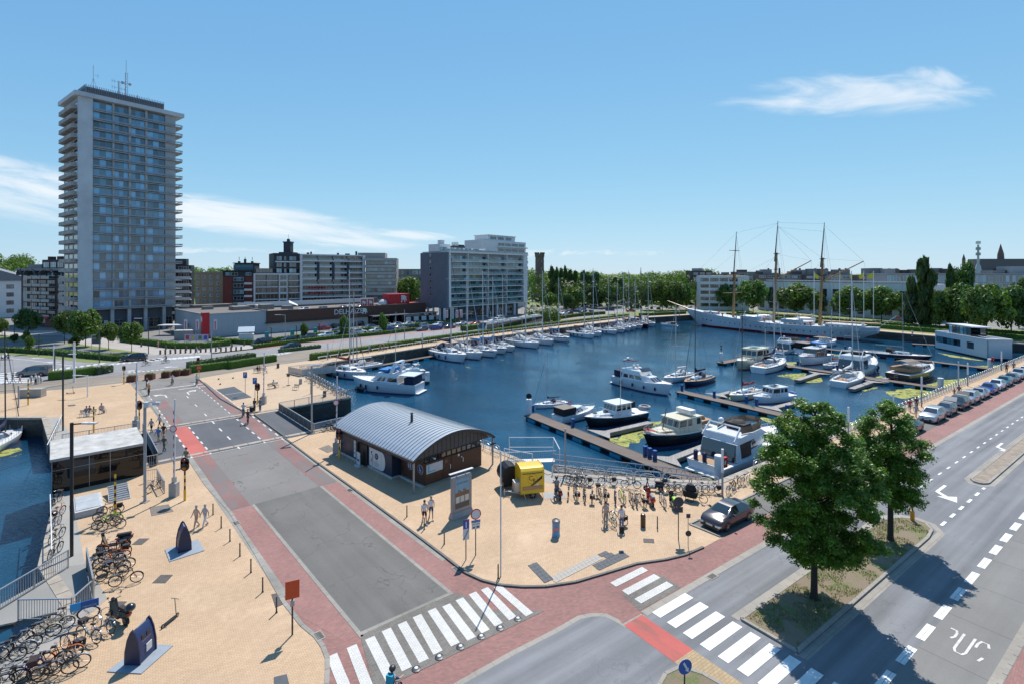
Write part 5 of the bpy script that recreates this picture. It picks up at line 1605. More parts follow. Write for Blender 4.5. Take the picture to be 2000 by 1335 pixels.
for i in range(30):link('roof_panel',rp,K,(0,i*.48,.02))
mb=MB();n=NA+1
u=[]
for y in(.02,KY-.02):u+=[(x,y,arch(x)-.18)for x in xs]
mb.add(u,[(i,n+i,n+i+1,i+1)for i in range(NA)])
for y in(-.03,KY+.0):
 mb.add([(x,y,arch(x)+.05)for x in xs]+[(x,y,arch(x)-.2)for x in xs]+[(x,y+.05,arch(x)-.2)for x in xs],[(i,i+1,n+i+1,n+i)if y>1 else(n+i,n+i+1,i+1,i)for i in range(NA)]+[(2*n+i,2*n+i+1,n+i+1,n+i)for i in range(NA)])
mb.obj('gable_fascia',zincd,K)
MB().b2(-.12,-.005,-.03,KY,EZ-.22,EZ-.0).b2(KX+.005,KX+.12,-.03,KY,EZ-.22,EZ).obj('gutter',zincd,K)
mb=MB();z0=2.62
k=[(x,arch(x)-.2)for x in xs if arch(x)-.2>z0+.02]
k=[(k[0][0]-.3,z0)]+k+[(k[-1][0]+.3,z0)]
mb.xprism(k,.45,.5)
for x in[1.+i*.48 for i in range(16)]:
 if arch(x)-.22>z0:mb.b2(x-.02,x+.02,.41,.449,z0,arch(x)-.22)
mb.obj('ribbed_gable',mat('zinc_gable',(.075,.072,.072),.6),K)
MB().b2(1.2,8.,.5,13.8,0,.18).b2(.4,1.19,4.,13.8,0,.22).obj('plinth',mat('plinth_concrete',(.42,.42,.41),.8),K)
MB().b2(.45,1.3,4.05,13.75,.221,2.1).b2(1.31,8.2,4.,13.75,.181,2.6).obj('navy_wall',navy,K)
MB().b2(1.45,8.1,.35,3.99,.181,2.1).obj('wood_wall',wood,K)
bd=MB()
bd=shared('kboard',lambda:MB().b2(0,.19,-.03,0,0,1.9).mesh('board',wood))
for i in range(33):link('board',bd,K,(1.46+i*.2,.345,.19))
bd2=shared('kboard2',lambda:MB().b2(-.03,0,0,.19,0,1.9).mesh('board',wood))
for i in range(18):link('board',bd2,K,(1.44,.36+i*.2,.19))
for i in range(11):win(K,1.5+i*.6,2.12,.56,.48,1,.40,f_blk,g_dark,.04)
MB().b2(1.44,8.1,.5,3.9,2.11,2.6).obj('clerestory_core',f_blk,K)
swm=shared('kw',lambda:MB().b2(-.05,0,0,1.02,0,.06).b2(-.05,0,0,1.02,.5,.56).b2(-.05,0,0,.06,.061,.499).b2(-.05,0,.96,1.02,.061,.499).mesh('window',wood))
swp=shared('kwp',lambda:MB().b2(-.02,0,.06,.96,.06,.5).mesh('pane',glk))
for i in range(9):
 f=link('window',swm,K,(.46,4.1+i*1.07,2.12));link('pane',swp,f)
MB().b2(.48,1.4,4.06,13.74,2.11,2.62).obj('clerestory_back',f_blk,K)
MB().b2(.38,.449,8.3,9.9,.05,2.09).obj('door_opening',mat('dark_interior',(.01,.01,.012),.5),K)
MB().b2(.34,.379,8.22,8.3,.05,2.1).b2(.34,.379,9.9,9.98,.05,2.1).b2(.2,.37,9.85,9.9,.05,2.05).obj('door_frame',f_blk,K)
mb=MB();mb.b2(.41,.449,5.75,7.9,.3,2.05);
n_=12;mb.add([(.41,5.749,.3+1.75*i/n_)for i in range(0)]or[(.41,5.75,.3),(.41,5.75,2.05)],[])
fan=[(.43,5.75,1.175)]+[(.43,5.75-.62*math.cos(t),1.175+.875*math.sin(t))for t in[-math.pi/2+math.pi*i/n_ for i in range(n_+1)]]
mb.poly([fan[i]for i in range(1,n_+2)][::-1]);mb.obj('white_panel',f_wht,K)
MB().lathe([(.30,.39),(.30,.405)],(0,6.6,1.45),18,'x').obj('round_emblem',mat('emblem_navy',(.02,.03,.11),.4),K)
txm=mat('pale_print',(.55,.58,.62),.5)
for i,(s_,z)in enumerate((('VISIT',.98),('THE MARINA',.78),('OSTEND',.58))):text('lettering',s_,.17,mat('grey_print',(.25,.27,.32),.5),K,(.385,6.6,z),(R(90),0,R(-90)))
text('lettering','D',.34,f_wht,K,(.38,6.6,1.45),(R(90),0,R(-90)))
MB().b2(.40,.449,10.5,10.85,.4,2.05).obj('vertical_sign',f_wht,K)
for i,ch_ in enumerate('eop'):text('lettering',ch_,.36,navy,K,(.39,10.68,1.7-i*.42),(R(90),0,R(-90)))
def disc(parent,c,r,axis,m_,name,th=.02,n=20):
 mb=MB();mb.lathe([(r,0),(r,th)],c,n,axis);return mb.obj(name,m_,parent)
dk=mat('sign_navy',(.012,.035,.17),.4)
for yy,kind in((2.55,'wc'),(1.,'wheel')):
 d_=disc(K,(1.385,yy,1.45),.42,'x',f_wht,'round_sign');disc(K,(1.375,yy,1.45),.39,'x',dk,'round_sign_face')
 mb=MB();x=1.365
 if kind=='wc':
  for s_ in(-.15,.15):
   mb.box((x,yy+s_,1.43),(.012,.11,.22));mb.box((x,yy+s_,1.25),(.012,.09,.15));mb.ball((x,yy+s_,1.62),.05,6,4)
  mb.box((x,yy,1.43),(.012,.015,.42))
 else:
  mb.torus((x,yy-.02,1.32),.13,.018,'x',14,4);mb.box((x,yy+.04,1.5),(.012,.05,.2));mb.ball((x,yy+.04,1.66),.045,6,4);mb.box((x,yy-.06,1.41),(.012,.18,.04));mb.box((x,yy-.15,1.31),(.012,.04,.18))
 mb.obj('pictogram',f_wht,K)
MB().b2(1.55,3.35,.28,.312,1.15,1.95).obj('wall_poster',mat('poster_grey',(.48,.50,.52),.5),K)
MB().b2(1.7,1.85,.265,.279,1.25,1.8).b2(1.86,2.5,.265,.279,1.25,1.36).ball((1.78,.27,1.84),.07,8,5,(1,.1,1)).obj('poster_figure',mat('poster_cyan',(.05,.42,.6),.5),K)
disc(K,(3.75,.29,1.75),.18,'y',mat('brass_port',(.14,.09,.06),.4,.5),'round_window')
MB().b2(4.2,4.26,.26,.30,.95,1.35).b2(5.7,5.76,.26,.30,1.2,1.6).b2(5.5,5.62,.26,.30,1.65,1.75).b2(5.1,5.28,.26,.3,1.85,2.05).obj('door_fitting',f_wht,K)
MB().b2(4.35,4.38,.28,.311,.19,2.09).b2(3.2+.2,3.23+.2,.28,.311,.19,2.09).obj('door_joint',f_blk,K)
for(x,y,nm)in((.05,.05,'p'),(KX-.1,.1,'q')):
 MB().box((x,y,1.3),(.12,.12,2.6)).obj('post',f_alu,K)
MB().box((KX-.1,.02,2.05),(.7,.05,.16)).obj('small_sign',f_blk,K)
MB().lathe([(.13,3.6),(.13,4.9),(.09,4.92),(.09,5.),(.15,5.02),(.15,5.14)],(3.7,5.6,0),12).obj('flue',f_blk,K)
MB().box((2.4,.3,2.35),(.12,.25,.12)).obj('camera',f_wht,K)
mir=mat('black_mirror_glass',(.012,.010,.010),.04,0,var=0,spec=.45)
ang_p=math.atan2(4.2,4.7)
PV=thing('glass_pavilion','black mirrored glass pavilion with a weathered flat roof, standing over the channel','pavilion',(-39.,43.4,0),ang_p)
PW,PD,PH=6.35,6.6,2.82
MB().b2(-.12,PW+.12,-.12,PD,PH,PH+.16).obj('roof',mat('weathered_roof',(.42,.41,.39),.9,var=.3,scale=1.2,bump=.3,bscale=5),PV)
MB().b2(-.14,PW+.14,-.14,-.121,PH-.04,PH+.18).b2(-.14,-.121,-.12,PD,PH-.04,PH+.18).b2(PW+.121,PW+.14,-.12,PD,PH-.04,PH+.18).obj('roof_trim',f_alu,PV)
MB().b2(.06,PW-.06,.06,PD-.06,-.25,PH-.01).obj('core',mat('pavilion_core',(.012,.011,.011),.5),PV)
cols=(0,2.45,3.9,PW)
for i in range(3):
 for(z0_,z1_)in((.05,1.95),(1.99,PH-.05)):
  MB().b2(cols[i]+.025,cols[i+1]-.025,0,.03,z0_,z1_).obj('glass_panel',mir,PV)
for i in range(3):
 for(z0_,z1_)in((.05,1.95),(1.99,PH-.05)):
  MB().b2(PW-.03,PW,.1+i*2.2,2.2+i*2.2,z0_,z1_).obj('glass_panel',mir,PV)
  MB().b2(0,.03,.1+i*2.2,2.2+i*2.2,z0_,z1_).obj('glass_panel',mir,PV)
mb=MB()
for x in cols[1:3]:mb.b2(x-.02,x+.02,-.015,.029,.05,PH-.04)
mb.b2(0,PW,-.014,.02,1.955,1.985);mb.b2(-.03,.02,-.02,.02,-.2,PH-.04);mb.obj('glazing_bar',f_alu,PV)
mb=MB()
for x in(.5,PW/2,PW-.5):
 for y in(1.5,PD-.6):mb.b2(x-.2,x+.2,y,y+.4,-6,-.26)
mb.obj('pile',mat('wet_concrete',(.09,.09,.085),.8),PV)
hp=thing('concrete_plinth','low concrete plinth with two steel lids in front of the black pavilion','plinth',at(146,1014),ang_p)
MB().b2(0,1.75,0,3.6,0,.5).obj('concrete_block',mat('plinth_concrete'),hp)
for j in range(2):
 MB().b2(.08,1.55,.3+j*1.6,1.87+j*1.6,.501,.55).obj('steel_lid',mat('lid_steel',(.52,.54,.55),.4,.3),hp)
stp=thing('metal_steps','steel grating steps up to the door of the black pavilion','steps',at(214,982),ang_p)
for i in range(8):
 MB().b2(0,1.35,i*.3,i*.3+.28,i*.08,i*.08+.09).obj('tread',m_steelr,stp)
MB().path([(-.03,0,0),(-.03,1.5,.65)],.03,4).path([(1.38,0,0),(1.38,1.5,.65)],.03,4).obj('stringer',m_steelr,stp)
def fence(p,q,h,label,m_=None,post=2.,gap=.13,z=.02,infill=None,top=.05,z2=None,name='metal_fence',group=None,bot=.1):
 p=Vector((p[0],p[1],z));q=Vector((q[0],q[1],z if z2 is None else z2));L=(q-p).to_2d().length;m_=m_ or m_steelr
 dz=q.z-p.z
 r=thing(name,label,'fence',p,math.atan2(q.y-p.y,q.x-p.x),group)
 Z=lambda x:dz*x/L
 n=max(1,round(L/post))
 pm_=MB();pm_.b2(-.03,.03,-.03,.03,0,h-.03);pm_=pm_.mesh('post',m_)
 for i in range(n+1):link('post',pm_,r,(L*i/n,0,Z(L*i/n)))
 MB().bar((-.03,0,h),(L+.03,0,h+dz),top*1.6,top).obj('top_rail',m_,r)
 if infill:
  MB().add([(0,.02,bot),(L,.02,bot+dz),(L,.02,h-.1+dz),(0,.02,h-.1),(0,-.02,bot),(L,-.02,bot+dz),(L,-.02,h-.1+dz),(0,-.02,h-.1)],[(0,1,2,3),(7,6,5,4),(3,2,6,7),(0,4,5,1)]).obj('infill_panel',infill,r)
 else:
  MB().bar((0,0,bot),(L,0,bot+dz),.04,.04).obj('bottom_rail',m_,r)
  mb=MB();k=int(L/gap)
  for i in range(1,k):
   x=i*gap;mb.b2(x-.01,x+.01,-.01,.01,bot+Z(x),h-.04+Z(x))
  mb.obj('balusters',m_,r,kind='stuff')
 return r
mesh_dk=mat('mesh_infill',(.075,.085,.095),.6,.2)
w2=lambda t,w_:tuple(TW(t,w_))[:2]
fence(w2(-11.8,-3.1),w2(.9,-3.1),1.15,'dark mesh parapet on the right side of the bridge',infill=mesh_dk,post=1.6,name='bridge_parapet')
fence(w2(-11.8,12.),w2(.9,12.),1.25,'grey parapet on the pavilion side of the bridge, behind the walking family',infill=mat('mesh_infill2',(.30,.32,.34),.5,.3),post=1.6,name='bridge_parapet')
fence(w2(-12.,-3.2),(P_[0]-.4,P_[1]+.3),1.1,'baluster fence of the plaza above the old channel wall')
fence(w2(1.,-3.2),(B_[0]-2,B_[1]-1.6),1.1,'green-grey baluster fence between bridge and kiosk')
fence(w2(1.1,14.6),w2(1.1,12.1),1.05,'short fence closing the pit beside the pavilion',gap=.16)
a=at(127,868);b_=at(278,838)
fence(tuple(Vector(R_)+(Vector(Q_)-Vector(R_))*.04),tuple(Vector(R_)+(Vector(Q_)-Vector(R_))*.335),1.1,'fence on the far side of the channel behind the black pavilion')
fence(at(285,941),at(306.6,938),1.05,'left end piece of the small fence beside the barrier, by the parked moped',gap=.16)
fence(at(306.6,938),at(321,963),1.05,'small fence beside the barrier box and the parked moped',gap=.16)
def wpt(px,py,z=0):return at(px,py,z)
rampm=asphalt('ramp_concrete',(.24,.235,.22),patch=.15)
ra=thing('access_ramp','grey concrete ramp leading down to the left basin between baluster fences','ramp',(0,0,0))
mb=MB();rp_=[tuple(v)[:2]for v in(wpt(133,1105),wpt(178,1100),wpt(182,1178),wpt(36,1212),wpt(-70,1250),wpt(-70,1180),wpt(0,1180))]
mb.prism(rp_,-.25,.03);mb.obj('ramp_slab',rampm,ra)
MB().path([tuple(wpt(30,1218,.3)),tuple(wpt(-40,1232,-.4))],.12,4).obj('ramp_beam',f_blk,ra)
fence(wpt(133,1109),wpt(-8,1196),1.15,'long baluster fence between the ramp and the dark blue water',gap=.14)
fence(wpt(36,1212),wpt(140,1212-2),1.15,'front baluster fence of the ramp with a blue sign',gap=.14)
fence(wpt(140,1210),wpt(183,1170),1.15,'right baluster fence of the ramp, behind the cargo bicycle',gap=.14)
fence(wpt(169,1108),wpt(182,1172),1.25,'slanting silver handrail beside the pale blue bicycle',infill=mesh_dk)
sg=thing('notice_board','blue harbour sign fixed to the ramp fence','sign',wpt(137,1205,.55),R(30))
MB().b2(0,1.2,-.06,-.02,.3,.7).obj('blue_board',mat('harbour_blue',(.01,.10,.33),.4),sg);MB().b2(0,.45,-.075,-.061,.3,.7).obj('light_blue_board',mat('cyan_board',(.02,.30,.60),.4),sg)
text('lettering','MERCATOR',.11,f_wht,sg,(.82,-.07,.42),(R(90),0,0))
flat('grey_strip',[V4,W_,(W_[0]+2.,W_[1]-1.2),(V4[0]+2.1,V4[1]+.9)],m_path,.016)
flat('grey_strip',[V1,V2,V3,V4,(V4[0]+2.1,V4[1]+.9),(V3[0]+1.9,V3[1]+.7),(V2[0]+2.1,V2[1]),(V1[0]+2.4,V1[1])],m_path,.020)
flat('grey_strip',[R_,S_,(S_[0]+2.2,S_[1]+.2),(R_[0]+2.,R_[1]+.8)],m_path,.020)
flat('quay_grey_strip',[D_,E_,F_,(F_[0]+1.2,F_[1]-1.6),(E_[0]-.6,E_[1]-2.2),(D_[0]-1.2,D_[1]-.8)],m_path,.016)
def wavy(a,b_,label):
 a=Vector(a);b_=Vector(b_);L=(b_-a).length;mb=MB();n=int(L/.4);pts=[]
 r=thing('bicycle_rail',label,'rail',a,math.atan2(b_.y-a.y,b_.x-a.x))
 mb.tube((0,0,.85),(L,0,.85),.035,6);mb.obj('top_rail',m_wht,r)
 for i in range(int(L/1.8)+1):
  MB().tube((i*1.8,0,0),(i*1.8,0,.84),.03,5).obj('post',m_steelr,r)
 return r
wavy(at(92,884),at(90,812+50)+Vector((-6,9,0)),'white rail on the narrow grey jetty behind the pavilion')
wavy(at(101,1098),at(98,985),'white rail along the bicycles on the narrow grey strip')
def hoop_mesh():
 mb=MB();w_,h_=1.15,.95
 pts=[(0,0,0),(0,0,h_-.18),(.06,0,h_-.05),(.18,0,h_),(w_-.18,0,h_),(w_-.06,0,h_-.05),(w_,0,h_-.18),(w_,0,0)]
 mb.path(pts,.03,5)
 mb.path([(.3,0,.1),(.22,0,.45),(.32,0,.68),(w_/2,0,.76),(w_-.32,0,.68),(w_-.22,0,.45),(w_-.3,0,.1)],.022,4);mb.tube((0,0,.12),(w_,0,.12),.02,4)
 return mb.mesh('hoop',mat('hoop_steel',(.55,.56,.57),.38,.5),smooth=True)
HOOP=hoop_mesh()
def hoops(line,label,step=1.25,z=.06,inset=0.):
 line=[Vector((p[0],p[1],z))for p in line]
 r=thing('quay_railing',label,'railing',line[0],0)
 for a,b_ in zip(line[:-1],line[1:]):
  L=(b_-a).length;d=(b_-a)/L;n=max(1,int(L/step))
  for i in range(n):
   o=link('hoop',HOOP,r,a-line[0]+d*(L*i/n),math.atan2(d.y,d.x));o.scale=(L/n*.92/1.15,1,1)
 return r
ins=Vector((.45,-.62,0))*.8
hoops([Vector((22.5,49.,0))+ins,Vector((*G_,0))+ins],'long silver hooped railing on the quay beside the parked cars')
hoops([Vector((-37.2,93.2,0)),Vector((-25.,77.5,0))],'hooped railing along the plaza beside the big white motor yachts',1.35)
hoops([Vector((-3.9,55.8,0)),Vector((-1.2,52.4,0))],'short hooped railing right of the kiosk',1.3)
def bar_rail(line,label):
 r=thing('quay_railing',label,'railing',line[0],0)
 me=shared('barr',lambda:MB().b2(0,2.3,-.12,.12,.62,.74).b2(.2,.28,-.04,.04,0,.619).b2(2.02,2.1,-.04,.04,0,.619).mesh('rail_segment',m_wht))
 for a,b_ in zip(line[:-1],line[1:]):
  L=(b_-a).length;d=(b_-a)/L;n=int(L/2.6)
  for i in range(n):link('rail_segment',me,r,a-line[0]+d*(L*i/n),math.atan2(d.y,d.x))
bar_rail([v+Vector((0,0,.01))for v in offs(quayline,4.4)[::-1]],'very long white railing between promenade and hedge on the far quay')
rs=thing('boat_ramp_gate','enclosed steel gangway entrance at the corner of the plaza with benches','gate',at(563,728),R(-8))
for(a,b_)in(((0,0),(4.2,-2.4)),((4.2,-2.4),(8.6,1.8)),((0,0),(2.2,2.6)),((2.2,2.6),(7,4.6))):
 MB().bar((a[0],a[1],1.25),(b_[0],b_[1],1.25),.06,.06).bar((a[0],a[1],.1),(b_[0],b_[1],.1),.06,.06).obj('rail',m_steelr,rs)
 mb=MB();mb.add([(a[0],a[1],.12),(b_[0],b_[1],.12),(b_[0],b_[1],1.2),(a[0],a[1],1.2)],[(0,1,2,3)])if a[0]>2 and a[1]<0 or a==(0,0)and b_[1]<0 else None
 L=math.hypot(b_[0]-a[0],b_[1]-a[1])
 for i in range(int(L/.25)):
  t=i*.25/L;x=a[0]+(b_[0]-a[0])*t;y=a[1]+(b_[1]-a[1])*t;mb.b2(x-.015,x+.015,y-.015,y+.015,.12,1.22)
 mb.obj('screen',m_steelr,rs,kind='stuff')
sf=thing('stairhead_railing','white tubular railing round the harbour stairs behind the yellow trailer','railing',at(985,900),R(5))
for pts in([(0,0,1.3),(2.6,-1.8,1.3),(2.6,-1.8,0)],[(.6,1.2,2.),(5.1,.8,2.)],[(.6,1.2,0),(.6,1.2,2.)],[(5.1,.8,2.),(5.3,-1.6,1.6),(5.3,-1.6,0)],[(0,0,0),(0,0,1.3)],[(.6,1.2,1.),(5.1,.8,1.)],[(5.1,.8,0),(5.1,.8,2)],[(0,0,.9),(5.2,0,.9)]):
 MB().path(pts,.04,6).obj('rail',m_wht,sf)
mb=MB();
for i in range(26):mb.b2(.1+i*.2,.12+i*.2,0,.02,.0,.9)
mb.obj('balusters',m_steelr,sf,kind='stuff')
MB().b2(.5,5.2,.3,1.3,-.35,-.3).obj('platform',m_steelr,sf)
def gangway(p,q,label,w_=1.5,h_=1.15):
 p=Vector(p);q=Vector(q);L=(q-p).length;d=q-p
 g=thing('gangway',label,'gangway',p,math.atan2(d.y,d.x));g.rotation_euler[1]=math.atan2(-d.z,d.to_2d().length)
 MB().b2(0,L,-w_/2,w_/2,-.08,0).obj('walkway',mat('gangway_deck',(.13,.12,.11),.8),g)
 for s_ in(-1,1):
  mb=MB();y=s_*w_/2
  mb.tube((0,y,h_),(L,y,h_),.045,6);mb.tube((0,y,.08),(L,y,.08),.05,6);mb.tube((0,y,h_*.55),(L,y,h_*.55),.03,4)
  n=max(4,int(L/1.3))
  for i in range(n):
   a,b_=L*i/n,L*(i+1)/n;m1=(a+b_)/2
   mb.tube((a,y,.08),(m1,y,h_),.028,4);mb.tube((m1,y,h_),(b_,y,.08),.028,4);mb.tube((a,y,.08),(a,y,h_),.03,4)
   mb.tube((a,y,h_*.55),(m1,y,.08),.016,3)
  mb.obj('truss_side',m_steelr,g)
 return g
gangway(at(1080,914,-.05),at(1378,950,-1.85),'long grey truss gangway down to the nearest pontoon')
gangway(at(592,727,0),at(650,716,-1.7),'short truss gangway at the plaza corner leading to the yachts')
fo=thing('floating_office','white boxy floating harbour office with a glass lookout on its roof','houseboat',(0,0,WATER_Z))
A0=at(1826.5,680,WATER_Z);B0=at(1928,702,WATER_Z);C0=at(1977,703,WATER_Z)
fo.location=(A0.x,A0.y,WATER_Z);dv=B0-A0;fo.rotation_euler=(0,0,math.atan2(dv.y,dv.x));FL=dv.length
Cl=Matrix.Rotation(-fo.rotation_euler[2],3,'Z')@(C0-A0)
cw=mat('white_cladding',(.62,.63,.65),.5,var=.04)
hz_=5.
wallh=hz_
D_x=Cl.x-FL;D_y=Cl.y
o4=[(0,0),(FL,0),(Cl.x,Cl.y),(D_x*.6,D_y*.9)]
hx=[(.2,FL*.5)];hx2=[(FL*.64,FL*.77)]
mb=MB();wall_grid(mb,0,FL,.35,hz_,[(.3,FL*.52),(FL*.635,FL*.77)],[(1.9,3.6)],0,.3);mb.obj('white_wall',cw,fo)
MB().prism([(.02,.31),(FL,.31),(FL,.02),(Cl.x,Cl.y),(o4[3][0],o4[3][1])],.35,hz_-.35).obj('side_wall',cw,fo)
mb=MB()
for a,b_ in((o4[1],o4[2]),(o4[2],o4[3]),(o4[3],o4[0])):mb.bar((a[0],a[1],hz_-.15),(b_[0],b_[1],hz_-.15),.35,.4)
mb.obj('roof_parapet',cw,fo)
MB().prism([(.4,.5),(FL-.4,.5),(Cl.x-.8,Cl.y-.5),(o4[3][0]+.5,o4[3][1]-.5)],-.3,.34).obj('pontoon_hull',mat('hull_black',(.02,.02,.022),.5),fo)
for i in range(7):win(fo,.35+i*(FL*.52-.4)/7,1.92,(FL*.52-.5)/7,1.66,1,.15,f_blk,g_teal,.06)
win(fo,FL*.64,1.92,FL*.13-.05,1.66,1,.15,f_blk,g_dark,.06)
MB().prism([(FL*.2,1.2),(FL*.62,1.2),(FL*.66,4.4),(FL*.24,4.4)],hz_+.001,hz_+.3).obj('lookout_base',f_blk,fo)
for i in range(6):win(fo,FL*.2+i*FL*.42/6,hz_-.3,FL*.42/6,2.4,1,1.1,f_blk,g_teal,.06)
MB().prism([(FL*.17,.8),(FL*.66,.8),(FL*.70,4.9),(FL*.21,4.9)],hz_+2.1,hz_+2.4).obj('lookout_roof',cw,fo)
MB().prism([(FL*.25,3.4),(FL*.62,3.4),(FL*.64,4.3),(FL*.27,4.3)],hz_+.31,hz_+2.09).obj('lookout_glass',g_teal,fo)
# -- PONTOONS AND BOATS
planks=brickmat('pontoon_boards',(.155,.115,.095),(.12,.09,.075),(.05,.04,.035),40,.14,math.atan2(-.83,.56)+R(90),.012,patch=.14)
grey_pl=brickmat('grey_boards',(.33,.31,.29),(.27,.255,.24),(.10,.09,.085),40,.16,ANG_U,.014,patch=.14)
flt=mat('blue_float',(.03,.30,.45),.5,var=.15)
flt_d=mat('float_black',(.008,.008,.009),.8)
cblue=mat('service_blue',(.008,.06,.22),.4)
PZ=-1.78
def pontoon(a,b_,label,w_=2.1,floats=True,board=True,nf=None):
 a=Vector((a[0],a[1],PZ));b_=Vector((b_[0],b_[1],PZ));L=(b_-a).length
 r=thing('pontoon',label,'pontoon',a,math.atan2(b_.y-a.y,b_.x-a.x),'floating pontoons')
 MB().b2(0,L,-w_/2,w_/2,-.12,0).obj('deck_boards',planks,r)
 MB().b2(-.03,L+.03,-w_/2-.06,-w_/2-.003,-.16,.03).b2(-.03,L+.03,w_/2+.003,w_/2+.06,-.16,.03).obj('edge_beam',mat('edge_beam',(.08,.07,.065),.7),r)
 n=nf or int(L/3.1)
 fm_=shared(('flt',w_),lambda:MB().b2(-.85,.85,-w_/2-.05,w_/2+.07,-.8,-.2).mesh('float',flt))
 for i in range(n):link('float',fm_,r,(L*(i+.5)/n,0,0))
 MB().b2(.1,L-.1,-w_/2+.2,w_/2-.2,-.55,-.121).obj('frame',flt_d,r)
 return r
def finger(base,tip,label,w0=2.2,w1=1.):
 b_=Vector((base[0],base[1],PZ));t=Vector((tip[0],tip[1],PZ));L=(t-b_).length
 r=thing('pontoon_finger',label,'pontoon',b_,math.atan2(t.y-b_.y,t.x-b_.x),'finger pontoons')
 pts=[(0,-w0),(1.6,-w1/2),(L,-w1/2),(L,w1/2),(1.6,w1/2),(0,w0)]
 MB().prism(pts,-.06,-.002).obj('deck_boards',grey_pl,r)
 MB().prism([(1.5,-w1/2-.04),(L+.03,-w1/2-.04),(L+.03,w1/2+.04),(1.5,w1/2+.04)],-.5,-.061).obj('concrete_float',mat('float_grey',(.17,.165,.155),.8),r)
 return r
Wp=lambda px,py:at(px,py,WATER_Z)
Pp=lambda px,py:at(px,py,PZ)
pontoon(Pp(1036,808),Pp(1384,946),'nearest pontoon, with three motor boats and a folding bicycle on it')
pontoon(Pp(1327,763),(45.,66.),'second pontoon, ending at the big white motor yacht')
pontoon((56.,121.5),(77.3,91.2),'third pontoon, behind the sailing boat moored stern-on')
pontoon((85.,141.),(104.3,109.),'rear pontoon, behind the long dark blue sailing yacht')
pontoon((-27.5,92.),(-22.5,97.5),'short pontoon at the plaza corner, among the white yachts',nf=3)
pontoon(Pp(1407,708),Pp(1455,699),'end piece of the third pontoon with the white beacon',nf=3)
pontoon(Pp(1782,671),Pp(1826,673),'short pontoon left of the floating office',nf=2)
ql3=[Vector((p.x,p.y,PZ))for p in offs(quayline,-3.2)]
pontoon(tuple(ql3[0]+(ql3[1]-ql3[0])*.1)[:2],tuple(ql3[1])[:2],'narrow pale pontoon along the quay wall, nearest part',w_=1.5,nf=6)
pontoon(tuple(ql3[1])[:2],tuple(ql3[3])[:2],'pontoon along the quay wall behind the sailing yachts, middle part',w_=1.5,nf=14)
pontoon(tuple(ql3[3])[:2],tuple(ql3[4])[:2],'pontoon along the quay wall behind the sailing yachts, far part',w_=1.5,nf=16)
finger(Pp(1168,846),Pp(1270,823),'grey finger pontoon right of the dark-hulled cabin cruiser')
finger(Pp(1297,899),Pp(1379,868),'grey finger pontoon between the cream wheelhouse boat and the flybridge yacht')
finger(Pp(1398,771),Pp(1430,763),'short grey finger left of the sailing boat with the red sail cover')
finger(Pp(1502,797),Pp(1558,783),'grey finger right of the small white cabin cruiser')
finger(Pp(1601,727),Pp(1557,741),'grey finger on the near side of the third pontoon')
finger(Pp(1706,743),Pp(1663,758),'grey finger beside the sailing boat moored stern-on')
finger(Pp(1712,742),Pp(1746,734),'grey finger leading to the black trawler yacht')
finger(Pp(1552,717),Pp(1535,708),'grey finger behind the white and blue sailing yacht',1.4,.9)
def pedestal(p,label):
 r=thing('service_pedestal',label,'service pedestal',(p.x,p.y,PZ),R(20),'blue service pedestals on the pontoons')
 MB().b2(-.17,.17,-.17,.17,0,.95).obj('cabinet',cblue,r);MB().b2(-.19,.19,-.19,.19,.951,1.05).obj('lid',mat('pedestal_lid',(.02,.12,.4),.3),r)
for(x,y,lb)in((1119,832,'beside the dark-hulled cabin cruiser'),(1260,888,'leftmost of the group of three on the near pontoon'),(1269,892,'middle one of the group of three'),(1279,897,'largest of the group of three'),(1395,775,'left of the red sail cover'),(1458,786,'right of the beige sailing boat'),(1478,791,'in front of the small white cabin cruiser'),(1537,804,'just above the big tree'),(1558,713,'by the old wooden-topped cruiser'),(1041,804,'at the very end of the near pontoon'),(1629,724,'on the third pontoon by the purple-covered boat'),(1651,683,'on the rear pontoon'),(1332,762,'at the bow of the big white motor yacht')):
 pedestal(Pp(x,y),'blue pontoon pedestal '+lb)
def beacon(p,label,h_=2.4,r_=.42,tall=False,letter=None):
 b_=thing('mooring_pile',label,'mooring pile',(p.x,p.y,WATER_Z-1),0,'white mooring piles')
 MB().lathe([(r_,0),(r_,1+h_),(r_*.9,1.05+h_)],n=14).obj('pile',m_wht,b_,smooth=True)
 MB().lathe([(r_*1.01,0),(r_*1.01,1.5)],n=14).obj('tide_band',m_black,b_)
 if tall:MB().tube((0,0,1+h_),(0,0,2.5+h_),.06,5).ball((0,0,1.9+h_),.2).box((0,0,2.6+h_),(.3,.3,.3)).obj('lamp',m_black,b_)
 if letter:text('lettering',letter,.8,m_black,b_,(0,-r_-.01,.6+h_),(R(90),0,0))
 return b_
beacon(Pp(1033,806),'white mooring pile with a black disc at the end of the near pontoon',2.6)
o=thing('warning_disc','black round disc on top of the near pontoon\'s white pile','disc',(Pp(1033,806).x,Pp(1033,806).y,WATER_Z+2.6),0)
MB().lathe([(.42,-.08),(.42,.0)],(0,0,.55),14,'y').tube((0,0,0),(0,0,.3),.04,5).obj('disc',m_black,o)
beacon(Pp(1408.5,705),'white beacon with a lantern at the end of the third pontoon',2.6,.42,True)
beacon(Pp(1837,756),'thick white mooring pile by the quay, in front of the black trawler yacht',2.3,.45)
beacon(Pp(834.5,742),'white mooring pile marked C beside the big white motor yacht',2.2,.45,letter='C')
beacon(Pp(1404,940),'white pile with a red lifebuoy box at the stern of the flybridge yacht',3.2,.42)
beacon(Pp(1934,716),'white pile with a red box near the floating office',2.4,.45)
